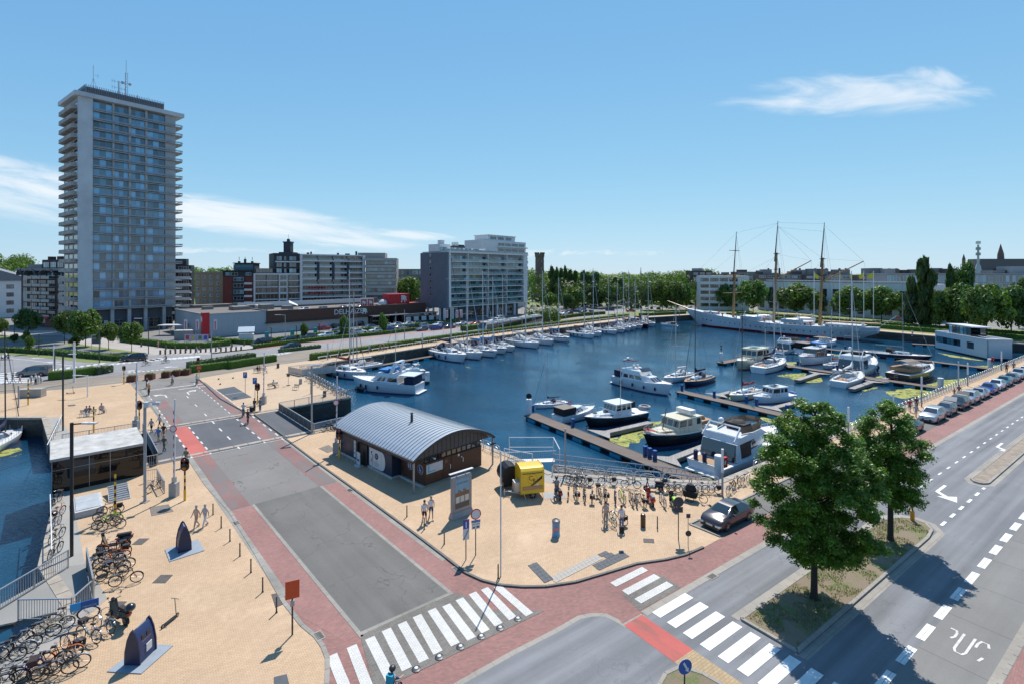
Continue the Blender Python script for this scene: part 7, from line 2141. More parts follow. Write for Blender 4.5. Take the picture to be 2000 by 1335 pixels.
def ex_old(r,L,B,fs_,fb):
 MB().b2(-.34*L,-.14*L,-B*.36,B*.36,fs_+2.,fs_+2.06).b2(-.33*L,-.15*L,-B*.34,B*.34,fs_+2.07,fs_+2.2).obj('blue_awning',cv_c,r)
mE=proto(motorboat('wheelhouse_boat',10.,3.3,1.2,1.6,sup_m=varn,deck_m=gelb,cab=[dict(x=(.04,.38),y=(.38,.2),z=1.3,h=.5,fr=.6,front=0,m=gel),dict(x=(-.26,.14),y=(.40,.36),z=1.25,h=1.35,fr=.3,br=.1,win=((.05,.3),(.36,.6),(.66,.94)),wz=(.45,.9),front=3,roof=.15,n='wheelhouse',rm=gel)],boot_m=boot,extras=ex_old),10.)
place(mE,(1562,713),(1612,702),'old white wheelhouse boat with varnished cabin and blue awning')
def ex_tr2(r,L,B,fs_,fb):
 mb=MB();n=6
 for x in(-.40,-.24,-.08):mb.path([(x*L,B*.38*math.cos(math.pi*i/n),fs_+.9+1.1*math.sin(math.pi*i/n))for i in range(n+1)],.03,5)
 mb.obj('canopy_hoops',cv_t,r)
 mb=MB();rings=[[(x*L,B*.39*math.cos(math.pi*i/n),fs_+1.+1.05*math.sin(math.pi*i/n))for i in range(1,n)]for x in(-.40,-.24,-.08)];mb.loft(rings,closed=False,cap=False);mb.obj('canopy',cv_t,r)
 MB().b2(-.40*L,-.1*L,-B*.4,B*.4,fs_+.3,fs_+.9).obj('aft_cabin',teak,r)
 mb=MB()
 for i in range(5):mb.b2(-.53*L,-.51*L,-.3,.3,.3+i*.3,.36+i*.3)
 mb.obj('stern_ladder',inox,r)
mF=proto(motorboat('trawler_yacht',11.5,4.,1.4,2.1,hull_m=khull,cab=[dict(x=(-.08,.30),y=(.38,.26),z=1.5,h=.9,fr=.7,win=((.1,.34),(.42,.62),(.7,.9)),wz=(.3,.8),front=3)],bulwark=cream,extras=ex_tr2,boot_m=boot),11.5)
place(mF,(1820,733),(1752,746),'black trawler yacht with a brown canopy, bow towards the quay')
place(yC,(1575,683),(1520,690),'white sport cruiser below the stern half of the three-master, leftmost of three',skip=('black_cover',))
place(mC,(1614,686),(1562,692),'white cruiser with an open cockpit, middle one of three behind the wooden cruiser')
place(mC,(1632,672),(1597,677),'small rounded white cruiser, farthest of three behind the wooden cruiser',skip=('cockpit_tent',))
place(yC,(1706,718),(1650,736),'white flybridge cruiser behind the stern-on sailing boat',skip=('smoked_windscreen','teak_cockpit_sole'),paint={})
o=thing('inflatable_boat','small black covered dinghy beside the quay railing','boat',Wp(1782,787),R(20))
MB().torus((0,0,.25),.9,.28,'z',16,6).obj('tube',khull,o,smooth=True);MB().ball((0,0,.3),.9,10,5,(1.2,1,.4)).obj('cover',cv_k,o,smooth=True);o.scale=(1.6,1,1)
weedm=bpy.data.materials.new('duckweed');weedm.use_nodes=True
N=NT(weedm.node_tree);tc=N.n('ShaderNodeTexCoord')
no=N.tn(tc.outputs['Object'],.8,8.,.7,.8)
c=N.ramp(no.outputs[0],[(.3,(.14,.17,.03)),(.5,(.30,.31,.07)),(.7,(.38,.38,.11))])
gap=N.mr(N.tn(tc.outputs['Object'],1.1,9.,.75,1.2).outputs[0],.43,.47,1.,0.)
out(N,N.n('ShaderNodeMixShader',{0:gap,1:pbsdf(N,c,.9).outputs[0],2:N.n('ShaderNodeBsdfTransparent').outputs[0]}).outputs[0])
def weed(pts,seed):
 P=[Wp(*p)for p in pts];rg=random.Random(seed)
 res=[]
 n=len(P)
 for i in range(n):
  a,b_=P[i],P[(i+1)%n];k=max(2,int((b_-a).length/.8))
  for j in range(k):
   p=a.lerp(b_,j/k);nv=noise.noise(Vector((p.x*.7,p.y*.7,seed)))
   c_=sum(P,Vector())/n;d=(p-c_).normalized();p=p+d*nv*1.5
   res.append((p.x,p.y))
 return flat('duckweed',res,weedm,WATER_Z+.012,kind='stuff',label='yellow-green duckweed floating beside the pontoons',category='duckweed')
WEEDS=[[(1183,858),(1230,843),(1272,838),(1280,850),(1230,862),(1228,873),(1196,866)],[(1270,822),(1295,822),(1285,836),(1268,838)],[(1325,912),(1390,925),(1420,948),(1400,945),(1350,925)],[(1505,708),(1560,706),(1545,716),(1500,716)],[(1515,732),(1570,728),(1585,736),(1560,742),(1520,734)],[(1565,742),(1600,738),(1606,744),(1575,746)],[(1612,690),(1670,693),(1665,697),(1610,693)],[(1420,763),(1440,776),(1424,780)],[(1483,810),(1530,820),(1560,838),(1535,835),(1500,822)],[(1725,766),(1790,756),(1840,765),(1800,775),(1760,778),(1730,770)],[(1805,752),(1840,742),(1885,738),(1935,740),(1870,757),(1835,757)],[(1690,738),(1722,734),(1716,740)],[(1680,760),(1714,755),(1708,760),(1688,764)],[(1822,704),(1900,714),(1960,712),(1962,722),(1900,722),(1830,712)],[(1830,688),(1880,696),(1925,704),(1910,703),(1860,697)],[(1645,828),(1690,825),(1680,838),(1650,840)],[(1735,800),(1765,797),(1755,808),(1738,808)],[(0,882),(40,872),(46,878),(20,888),(0,890)],[(14,892),(38,887),(36,890),(18,893)],[(1745,728),(1770,733),(1745,732)],[(1340,769),(1360,771),(1358,774),(1342,772)],[(1130,865),(1142,867),(1136,871)],[(640,735),(655,733),(650,738)],[(910,716),(925,717),(915,719)],[(975,702),(990,702),(982,704)]]
for i,w_ in enumerate(WEEDS):weed(w_,i*3.7)
SH=thing('training_ship','white three-masted sailing ship with yellow lower masts and a red waterline','ship',(0,0,WATER_Z))
bw=Vector((76.5,208.9,0));ax=Vector((.579,-.815,0))
SH.location=(bw.x,bw.y,WATER_Z);SH.rotation_euler=(0,0,math.atan2(ax.y,ax.x))
shw=mat('ship_white',(.60,.62,.64),.4,var=.06,scale=.2);shr=mat('ship_red',(.16,.012,.02),.5);yel=mat('spar_yellow',(.42,.22,.075),.45,var=.1);spk=mat('topmast_black',(.03,.022,.02),.5)
LW=57.2
stn=[]
for i in range(31):
 f=i/30;x=-5.4+f*(LW+5.4+5.6)
 zt_=3.55+3.*max(0,1-f/.62)**2.+.9*max(0,(f-.6)/.4)**2
 half=5.4*math.sin(math.pi*min(1,max(0,(f+.02))**.62*.5))if f<.5 else 5.4*(1-max(0,(f-.5)/.5)**2.6*.72)
 half=max(.08,half)
 zk=-.6 if 0<=x<=LW else(.0+4.6*((-x)/5.4)**.9 if x<0 else 2.6*((x-LW)/5.6)**.8)
 wlh=half*(.86 if 4<x<LW-6 else max(.02,.86*min(1,max(0,x)/9)if x<10 else.86*min(1,max(0,(LW-x))/8+.05)))
 stn.append((x,zk,zt_,half,wlh))
def ship_ring(s_,zf0,zf1):
 x,zk,zt_,half,wl=s_
 z0=max(zk,zf0)if zf0 is not None else zk
 pts=[]
 for k in range(6):
  z=z0+(zt_-z0)*k/5 if zf1 is None else z0+(zf1-z0)*k/5
  t=(z-zk)/max(.01,zt_-zk);w_=wl+(half-wl)*min(1,max(0,t))**.7 if zk>-.3 else wl+(half-wl)*min(1,max(0,z/zt_))**.8
  if zk>-.3:w_=half*min(1,t)**.6
  pts.append((x,w_,z))
 return pts
mb=MB();rings=[]
for s_ in stn:
 p=ship_ring(s_,None,None);rings.append([(x,-y,z)for x,y,z in p]+[(x,y,z)for x,y,z in p[::-1]])
mb.loft(rings,closed=True,cap=True,flip=False);mb.obj('hull',shw,SH,smooth=True)
mb=MB()
for s_ in(-1,1):
 q=[(x,s_*(wl+.06+.25*(1-abs(f))),0)for(x,zk,zt_,half,wl),f in zip(stn,[0]*31)if 0<=x<=LW]
 for i in range(len(q)-1):
  a,b_=q[i],q[i+1]
  z_=lambda p:.75
  f_=[(a[0],a[1]-s_*.25,-.5),(b_[0],b_[1]-s_*.25,-.5),(b_[0],b_[1]+s_*.15,.62),(a[0],a[1]+s_*.15,.62)]
  mb.poly(f_ if s_<0 else f_[::-1])
mb.obj('red_waterline',shr,SH)
mb=MB();P=[(x,max(.05,half-.15),zt_-.75)for x,zk,zt_,half,wl in stn[1:-1]]
mb.add([(x,-y,z)for x,y,z in P]+[(x,y,z)for x,y,z in P],[(i,i+1,len(P)+i+1,len(P)+i)for i in range(len(P)-1)]);mb.obj('deck',teak,SH)
mb=MB();
for s_ in(-1,1):MB().path([(x,s_*(half+.03),zt_-.9)for x,zk,zt_,half,wl in stn[2:]],.09,4).obj('rubbing_strake',shw,SH);MB().path([(x,s_*half,zt_+.05)for x,zk,zt_,half,wl in stn[1:]],.09,4).obj('cap_rail',shw,SH)
ph=shared('porthole',lambda:MB().lathe([(.22,0),(.22,.08)],(0,0,0),8,'y').mesh('porthole',khull))
for i in range(26):
 x=3+i*2.1
 s_=min(stn,key=lambda q:abs(q[0]-x));link('porthole',ph,SH,(x,-(s_[4]+(s_[3]-s_[4])*.62)-.08,s_[2]*.52))
def mast(x,h_low,h_top,deckz,name='lower_mast'):
 rk=.045
 X_=lambda z:x+(z-deckz)*rk
 MB().tube((X_(deckz),0,deckz-2),(X_(h_low),0,h_low),.52,10,.36).obj('lower_mast',yel,SH,smooth=True)
 MB().tube((X_(h_low-3)-.5,0,h_low-3.2),(X_(h_top),0,h_top),.26,8,.09).obj('topmast',spk,SH,smooth=True)
 MB().box((X_(h_low-.4),0,h_low-.4),(1.4,1.6,.2)).box((X_(h_low-6),0,h_low-6),(.9,1.2,.2)).obj('masthead_platform',spk,SH)
 return X_
WZ=-WATER_Z
m1=mast(14.7,21.5,37.,5.2);m2=mast(30.3,28.5,39.8,3.6);m3=mast(45.8,26.3,38.,3.4)
for z,hl in((29.8,3.6),(19.6,5.),(20.4,4.4),(13.6,6.4)):
 mb=MB();x=m1(z)-.5;mb.tube((x,-hl,z),(x,0,z),.10,6,.17);mb.tube((x,0,z),(x,hl,z),.17,6,.10);mb.obj('yard',yel,SH)
for(xa,za,xb_,zb_)in((m2(18.8),18.8,43.2,25.4),(m3(18.2),18.2,58.8,24.9)):
 MB().tube((xa,0,za),(xb_,0,zb_),.24,8,.14).obj('gaff',yel,SH)
for(xa,xb_,z)in((31,43.5,6.6),(46.5,63.5,5.3)):
 MB().tube((xa,0,z),(xb_,0,z+.3),.22,8).obj('boom',yel,SH)
MB().tube((-4,0,5.9),(-15.8,0,9.2),.36,8,.16).obj('bowsprit',yel,SH,smooth=True)
rw=mat('rigging_dark',(.05,.05,.055),.6)
mb=MB()
tops=[(m1,21.5,37.,14.7),(m2,28.5,39.8,30.3),(m3,26.3,38.,45.8)]
for X_,hl,ht_,x0 in tops:
 for s_ in(-1,1):
  for dx in(-.3,.8,1.9,3.):mb.tube((X_(hl-.6),0,hl-.6),(x0+dx+1,s_*5.1,4.2),.025,3,caps=False)
  for dx in(.6,2.4):mb.tube((X_(ht_-1.5),0,ht_-1.5),(x0+dx+1.6,s_*5.1,4.2),.022,3,caps=False)
for a,b_ in(((m1(36.5),0,36.5),(-15.6,0,9.1)),((m1(29),0,29),(-12,0,8.1)),((m1(21),0,21),(-6,0,6.5)),((m2(39),0,39),(m1(30),0,30)),((m2(39),0,39),(m1(36.6),0,36.6)),((m2(28),0,28),(15,0,6)),((m2(27),0,27),(m1(19),0,19)),((m3(37.6),0,37.6),(m2(39.2),0,39.2)),((m3(35),0,35),(m2(37.5),0,37.5)),((m3(26),0,26),(m2(38),0,38)),((m3(26),0,26),(33,0,5)),((m3(37),0,37),(58.8,0,24.9)),((m2(38),0,38),(43.2,0,25.4)),((m3(26),0,26),(58.8,0,24.9)),((m2(28),0,28),(43.2,0,25.4)),((58.8,0,24.9),(63,0,5.6)),((43.2,0,25.4),(43.2,0,7))):mb.tube(a,b_,.022,3,caps=False)
mb.obj('rigging',rw,SH,kind='stuff')
for(x,l,y,h_,nm)in((3,5,1.6,1.1,'foredeck_house'),(19,7,2.4,1.9,'deck_house'),(35,8,2.4,1.9,'midship_house'),(48.5,10,2.6,1.6,'poop_house')):
 zz=min(stn,key=lambda q:abs(q[0]-x))[2]-.75
 MB().b2(x,x+l,-y,y,zz,zz+h_).b2(x-.3,x+l+.3,-y-.3,y+.3,zz+h_+.005,zz+h_+.15).obj(nm,shw,SH)
 for i in range(int(l/1.6)):MB().b2(x+.5+i*1.6,x+1.1+i*1.6,-y-.04,-y-.01,zz+h_*.4,zz+h_*.8).obj('house_window',bgl,SH)
for x in(22,36.5):
 for s_ in(-1,1):
  mb=MB();make_hull(mb,7.5,2.2,.8,1.1,.7,.5,.05,n=10);mb.ball((0,0,.85),1,8,4,(3.2,.9,.35));o=mb.obj('lifeboat',shw,SH,smooth=True);o.location=(x+2.5,s_*4.4,4.6)
  mb=MB()
  for dx in(0,5):mb.path([(x+dx,s_*4.6,2.8),(x+dx,s_*4.7,6.2),(x+dx,s_*4.3,7.),(x+dx,s_*3.7,7.1)],.13,6)
  mb.obj('davit',shw,SH)
for x,y in((6,-1.5),(8,1),(18,-3.2),(28,-2),(33,2),(44,-2.4),(46,1.6),(59,-1),(12,-2.8)):
 zz=min(stn,key=lambda q:abs(q[0]-x))[2]-.75
 MB().lathe([(.2,0),(.2,1.4),(.45,1.6),(.45,2.)],(x,y,zz),8).obj('ventilator',shw if x%4 else mat('vent_red',(.35,.06,.04),.5),SH)
mb=MB()
for s_ in(-1,1):
 for i in range(20):x=24+i*1.9;zz=min(stn,key=lambda q:abs(q[0]-x));mb.tube((x,s_*zz[3]*.98,zz[2]),(x,s_*zz[3]*.98,zz[2]+.5),.03,3)
mb.obj('stanchions',shw,SH,kind='stuff')
MB().tube((63.5,0,5.),(67.5,0,8.3),.09,6).obj('ensign_staff',shw,SH)
MB().b2(67.2,68.3,-.02,.02,7.5,8.2).obj('ensign',mat('flag_red_orange',(.6,.08,.02),.7),SH)
# -- CARS, BICYCLES, PEOPLE
def paintm(name,c,metal=.3):return mat(name,c,.28,metal,var=.03,coat=.8)
P_sil=paintm('car_silver',(.42,.43,.44),.6);P_gry=paintm('car_grey',(.13,.135,.145),.5);P_blk=paintm('car_black',(.014,.015,.018));P_wht=paintm('car_white',(.72,.73,.74),0)
P_red=paintm('car_red',(.42,.012,.018),0);P_blu=paintm('car_blue',(.025,.05,.28),.3);P_tea=paintm('car_teal',(.03,.16,.20),.3);P_brn=paintm('car_taupe',(.05,.045,.05),.4)
PAINTS={'silver':P_sil,'grey':P_gry,'black':P_blk,'white':P_wht,'red':P_red,'blue':P_blu,'teal':P_tea,'taupe':P_brn}
cg=glassmat('car_glass',(.012,.016,.02),.04,.2);tyre=mat('tyre',(.02,.02,.02),.8);rimm=mat('alloy_rim',(.45,.45,.46),.3,.8);hl=mat('headlight_glass',(.6,.62,.65),.1);tl=mat('tail_light',(.4,.01,.01),.25);trim=mat('car_trim',(.015,.015,.016),.5)
def wheel(root,x,y,r_,w_=.22,name='wheel'):
 k=('whl',r_,w_)
 t=link(name,shared(k,lambda:MB().lathe([(r_*.6,-w_/2),(r_*.95,-w_/2),(r_,-w_*.35),(r_,w_*.35),(r_*.95,w_/2),(r_*.6,w_/2)],n=16,axis='y').mesh('wheel',tyre,smooth=True)),root,(x,y,r_))
 def rm():
  mb=MB();mb.lathe([(r_*.12,-w_/2-.012),(r_*.12,w_/2+.012)],n=8,axis='y');mb.torus((0,0,0),r_*.6,.03,'y',14,4)
  for s_ in(-1,1):
   for i in range(5):
    a=i*1.2566;mb.bar((0,s_*(w_/2+.004),0),(r_*.6*math.cos(a),s_*(w_/2+.004),r_*.6*math.sin(a)),.03,.05)
  return mb.mesh('rim',rimm)
 link('rim',shared(k+(1,),rm),t)
def car(name,L,W,st_,wb,wr=.33,zl=.2,mark=None):
 r=thing(name,'prototype','car');body=MB();side=[MB(),MB()];ws={}
 rings=[]
 for(x,zb,zt_,wt,k)in st_:
  f=abs(x)/(L/2);w_=W/2*(1-.16*max(0,(f-.72)/.28)**2)
  rings.append([(x,-w_*.93,zl),(x,-w_,zl+.16),(x,-w_,zb-.16),(x,-w_*.95,zb),(x,-wt*W/2,zt_),(x,wt*W/2,zt_),(x,w_*.95,zb),(x,w_,zb-.16),(x,w_,zl+.16),(x,w_*.93,zl)])
 for i in range(len(rings)-1):
  a,b_=rings[i],rings[i+1];k=st_[i][4]
  for j in range(10):
   q=(a[j],a[(j+1)%10],b_[(j+1)%10],b_[j])[::-1]
   if j in(3,5)and k in 'cg':
    m_=side[0 if j==3 else 1]
    c_=[Vector(p)for p in q];ce=sum(c_,Vector())/4;m_.poly([tuple(ce+(p-ce)*.93+Vector((0,-.012 if j==3 else.012,.0)))for p in c_]);body.poly(q)
   elif j==4 and k in 'wr':
    c_=[Vector(p)for p in q];ce=sum(c_,Vector())/4;MB().poly([tuple(ce+(p-ce)*.93+Vector((0,0,.014)))for p in c_]).obj('windscreen' if k=='w' else 'rear_window',cg,r);body.poly(q)
   else:body.poly(q)
 for rg_,fl in((rings[0],1),(rings[-1],0)):
  body.poly(rg_ if fl else rg_[::-1])
 body.obj('body',P_gry,r,smooth=40,merge=True)
 for s_ in side:s_.obj('side_windows',cg,r)
 for x in wb:
  for y in(-1,1):wheel(r,x,y*(W/2-.11),wr)
  mb=MB()
  for y in(-1,1):
   n=10;mb.poly([(x+(wr+.06)*math.cos(t),y*(W/2+.004),wr+(wr+.06)*math.sin(t))for t in([math.pi*i/n for i in range(n+1)][::(-1 if y>0 else 1)])][::-1])
  mb.obj('wheel_arches',trim,r)
 h_=L/2;zb0=st_[-1][1];zb1=st_[0][1]
 for s_ in(-1,1):
  MB().box((h_-.10,s_*W*.36,zb0-.12),(.28,.36,.13)).obj('headlight',hl,r)
  MB().box((-h_+.05,s_*W*.37,zb1-.14),(.16,.28,.16)).obj('tail_light',tl,r)
  MB().box((.16*L,s_*(W/2+.09),1.),(.12,.18,.13)).obj('door_mirror',P_gry,r)
 MB().box((h_-.01,0,zb0-.27),(.06,.95,.26)).box((h_-.0,0,zl+.12),(.05,1.3,.1)).obj('grille',trim,r)
 MB().box((h_+.02,0,zl+.24),(.02,.52,.11)).box((-h_-.01,0,zl+.42),(.02,.52,.11)).obj('number_plate',f_wht,r)
 return register(r)
c_sedan=car('saloon_car',4.7,1.82,[(-2.35,.78,.80,.80,'t'),(-2.2,.96,.98,.82,'t'),(-1.75,.98,1.02,.80,'r'),(-1.,.97,1.38,.60,'c'),(-.1,.95,1.43,.62,'c'),(.45,.94,1.38,.62,'w'),(1.15,.92,.97,.78,'h'),(1.9,.84,.88,.76,'h'),(2.25,.72,.74,.70,'h'),(2.35,.6,.62,.66,'h')],(-1.38,1.42))
c_hatch=car('hatchback_car',4.2,1.78,[(-2.1,.85,.88,.80,'t'),(-2.05,1.,1.05,.78,'r'),(-1.6,1.,1.42,.62,'g'),(-.7,.98,1.5,.64,'c'),(.3,.96,1.46,.64,'w'),(1.,.94,1.,.78,'h'),(1.7,.86,.9,.76,'h'),(2.03,.74,.77,.70,'h'),(2.1,.6,.62,.66,'h')],(-1.25,1.3))
c_suv=car('suv_car',4.6,1.88,[(-2.3,.95,.98,.82,'t'),(-2.25,1.1,1.15,.80,'r'),(-1.9,1.1,1.58,.66,'g'),(-.8,1.08,1.66,.68,'c'),(.35,1.06,1.6,.68,'w'),(1.05,1.04,1.1,.80,'h'),(1.85,.98,1.02,.78,'h'),(2.22,.84,.87,.72,'h'),(2.3,.66,.68,.68,'h')],(-1.38,1.4),.36,.24)
c_van=car('van',4.8,1.9,[(-2.4,1.1,1.75,.74,'t'),(-2.35,1.12,1.82,.76,'g'),(-1.2,1.12,1.86,.78,'g'),(.3,1.1,1.84,.76,'c'),(.9,1.08,1.72,.70,'w'),(1.6,1.04,1.1,.80,'h'),(2.2,.92,.96,.76,'h'),(2.4,.7,.72,.70,'h')],(-1.4,1.5),.35,.22)
def put(pr,p,rz,colr,label,group=None,sc=None,skip=()):
 return dup(pr,(p[0],p[1],p[2]if len(p)>2 else.02),rz,label,group,sc,{'car_grey':PAINTS[colr]},skip)
back=ANG_U+math.pi
put(c_sedan,SD(.3,-3.15,.006),back,'taupe','dark grey saloon car parked at the end of the promenade, beside the big tree').scale=(1,1,1)
CQ='cars parked along the quay promenade'
for s_,pr,cl,lb in((38.2,c_sedan,'taupe','dark car half hidden behind the second tree'),(46.4,c_suv,'silver','silver crossover, nearest unhidden car of the quay row'),(51.6,c_hatch,'grey','grey hatchback with raised tailgate, second of the quay row'),(57.,c_suv,'black','black estate with raised rear lid, third of the quay row'),(62.2,c_suv,'silver','bright grey car reflecting the sun, fourth of the quay row'),(67.4,c_sedan,'silver','low silver coupe in the quay row'),(72.5,c_hatch,'blue','bright blue hatchback in the quay row'),(77.3,c_hatch,'white','small white car between the blue and the teal cars'),(82.,c_hatch,'teal','teal hatchback in the quay row'),(87.2,c_sedan,'grey','dark estate car right of the teal one'),(92.4,c_suv,'silver','silver car next to last in the visible quay row'),(97.6,c_hatch,'white','last pale car of the quay row, at the picture edge'),(103,c_suv,'grey','grey car past the last pale one at the picture edge')):
 o=put(pr,SD(s_,-3.2,.006),back+rnd.uniform(-.02,.02),cl,lb,CQ)
 if s_ in(51.6,57.):MB().add([(-1.75,-.72,1.45),(-1.75,.72,1.45),(-2.45,.66,1.95),(-2.45,-.66,1.95),(-1.75,-.72,1.40),(-1.75,.72,1.40),(-2.45,.66,1.9),(-2.45,-.66,1.9)],[(0,1,2,3),(7,6,5,4),(3,2,6,7),(0,3,7,4),(1,5,6,2)]).obj('raised_tailgate',PAINTS[cl],o)
e1=math.atan2(.72,.69)
names=[('dark people carrier parked first behind the low hedge',512,673,'black',c_van),('black hatchback parked second behind the low hedge',563,667,'black',c_hatch),('grey estate parked behind the young oval tree',600,662,'grey',c_suv),('white estate parked below the red car',636,659,'white',c_suv),('dark car parked beneath the second oval tree',667,655,'black',c_sedan),('white saloon right of the second oval tree',702,652,'white',c_suv),('white hatchback in front of the supermarket entrance',733,649,'white',c_hatch),('dark blue hatchback beneath the third oval tree',757,646,'blue',c_hatch),('silver saloon right of the third oval tree',781,643,'silver',c_sedan),('dark hatchback in the kerb row, before the two silver ones',806,641,'black',c_hatch),('grey car at the front, right end of the kerb row',824,646,'grey',c_hatch),('silver car just behind the grey front one',831,640,'silver',c_suv),('dark blue estate at the end of the parking strip',852,644,'blue',c_suv),('pale estate behind the dark blue one',856,638,'white',c_suv),('black car next to the short thick hedge',874,637,'black',c_hatch),('grey saloon next to the short thick hedge',878,641,'grey',c_sedan),('white saloon in the lot before the slab block',901,635,'white',c_sedan),('bright red car in the lot before the slab block',930,635,'red',c_sedan),('white hatchback right of the red car',962,629,'white',c_hatch),('red car in front of the supermarket wall',633,644,'red',c_hatch),('black car left of the pylon, by the wall',659,640,'black',c_hatch),('shiny grey car before the pale wall',662,647,'grey',c_hatch),('black estate by the advertising pylon',698,636,'black',c_suv),('dark car with a sun glint by the pylon',720,643,'grey',c_suv),('white van-like car at the supermarket doors',758,639,'white',c_suv),('silver car at the supermarket doors',773,637,'silver',c_hatch),('white car right of the supermarket doors',795,636,'white',c_hatch),('dark car at the right end of the supermarket porch',812,634,'black',c_hatch),('grey van parked under the slab block',976,625,'white',c_van),('silver car below the grey van',984,630,'silver',c_hatch),('dark hatchback right of the grey van',997,629,'black',c_hatch),('black car in the double row by the tram',1012,627,'black',c_hatch),('white car in the double row by the tram',1026,625,'white',c_suv),('white estate behind the white car of the double row',1033,621,'white',c_hatch),('dark car after the white pair',1043,623,'black',c_hatch),('silver car above the tram roof',1049,619,'silver',c_hatch),('black estate above the end of the tram',1058,621,'black',c_suv),('white car in the double row, right half',1071,619,'white',c_hatch),('silver car in the double row, right half',1080,616,'silver',c_suv),('dark car in the double row, right half',1089,617,'black',c_hatch),('white car near the end of the double row',1101,615,'white',c_hatch),('black car last in the double row',1112,613,'black',c_hatch)]
for lb,x,y,cl,pr in names:put(pr,at(x,y,.02),e1+rnd.choice((0,math.pi)),cl,lb,'cars parked before the supermarket and the slab block')
for lb,x,y,cl,pr,a in(('dark SUV driving left on the far road',568,682,'black',c_suv,e1+math.pi),('black car turning at the far crossing beside the cyclists',262,704,'black',c_suv,R(200)),('dark grey delivery van at the white crossing on the left',67,733,'grey',c_van,R(198)),('light grey car coming round the bend by the hedge',1128,618,'silver',c_hatch,R(225)),('black car on the bend behind the light grey one',1139,612,'black',c_suv,R(215)),('dark estate on the bend, right of the black car',1151,612,'grey',c_hatch,R(200)),('red car in the queue under the round trees',1122,606,'red',c_hatch,R(220)),('white car in the queue under the round trees',1130,607,'white',c_hatch,R(220)),('black car at the head of the queue under the trees',1137,605,'black',c_sedan,R(220)),('white car at the roundabout exit',1153,597,'white',c_hatch,R(190)),('white van on the roundabout',1144,600,'white',c_van,R(250)),('silver car with brake lights on the roundabout',1160,602,'silver',c_hatch,R(60)),('black estate on the road beside the roundabout lawn',1191,607,'black',c_suv,R(10)),('red car parked on the far lawn',1232,609,'red',c_sedan,R(5)),('white car beyond the roundabout lawn',1203,594,'white',c_hatch,R(20)),('white car under the large clump of trees',1246,602,'white',c_hatch,R(0)),('white car far right behind the olive tree',1380,590,'white',c_hatch,R(20))):
 put(pr,at(x,y,.02),a,cl,lb)
rg=random.Random(9)
lot=['white','silver','grey','black','white','blue','silver','red']
for i in range(26):put(c_hatch,at(1032+(i%13)*2.8+(i//13)*1.5,579.5-(i//13)*4.+(i%2)*1,.02),R(60),lot[i%8],ORD[i%13]+' car from the left in the %s line of the distant car park'%('upper','lower')[i//13],'cars in the distant car park',skip=('door_mirror','number_plate','grille','rim'))
zr=5.6
for i,(f,yy)in enumerate(((.42,8),(.50,5),(.60,7),(.62,5),(.68,6),(.75,4),(.80,5),(.86,7))):
 a_=S.rotation_euler[2];x=SW*f;q=Vector((sA[0]+x*math.cos(a_)-yy*math.sin(a_),sA[1]+x*math.sin(a_)+yy*math.cos(a_),zr))
 put((c_hatch,c_suv,c_sedan)[i%3],q,a_+(.3 if i%2 else 3.4),['white','silver','grey','white','silver','grey','silver','white'][i],['white car on the roof deck, leftmost','silver car on the roof deck by the glass canopy','grey car on the roof deck above the fascia','white car on the roof deck left of the lettering','silver saloon on the roof deck','grey car on the roof deck above the lettering','silver car on the roof deck above the E of the sign','white car on the roof deck near the pylon'][i],'cars on the supermarket roof')
TR=thing('tram','long low-floor tram with dark windows passing behind the hedge of the far quay','tram',(0,0,.02))
a=at(946,653);b_=at(1060,632.5);d=b_-a;TR.location=(a.x,a.y,.05);TR.rotation_euler=(0,0,math.atan2(d.y,d.x));TL=d.length
tw=mat('tram_white',(.62,.63,.64),.35,coat=.3);tg=glassmat('tram_glass',(.02,.022,.026),.05,.2)
k=5;sl_=TL/k
for i in range(k):
 x0,x1=i*sl_+.25,(i+1)*sl_-.25
 pr_=[(x0,.3),(x1,.3),(x1,3.2),(x0,3.2)]if i else[(x0-.2,.3),(x1,.3),(x1,3.2),(x0+1.3,3.2),(x0+.1,1.6)]
 MB().xprism(pr_,0,2.6).obj('carriage',tw,TR)
 MB().b2(x0+(1.2 if not i else.1),x1-.1,-.02,-.005,1.,2.75).obj('window_band',tg,TR)
 MB().b2(x0+.8,x1-.6,.5,2.1,3.21,3.5).obj('roof_equipment',f_alu,TR)
 if i:MB().b2(i*sl_-.25,i*sl_+.25,.15,2.45,.3,3.1).obj('bellows',f_blk,TR)
mb=MB();mb.quad((.12,.1,1.62),(.12,2.5,1.62),(1.35,2.5,3.1),(1.35,.1,3.1));mb.v=[(x-.05,y,z)for x,y,z in mb.v];mb.f=[f[::-1]for f in mb.f];mb.obj('windscreen',tg,TR)
bk=mat('bike_black',(.02,.02,.022),.35,.3);chrome=mat('bike_chrome',(.22,.22,.23),.35,.8);bsad=mat('saddle',(.03,.02,.018),.7);pann=mat('pannier',(.03,.016,.016),.8)
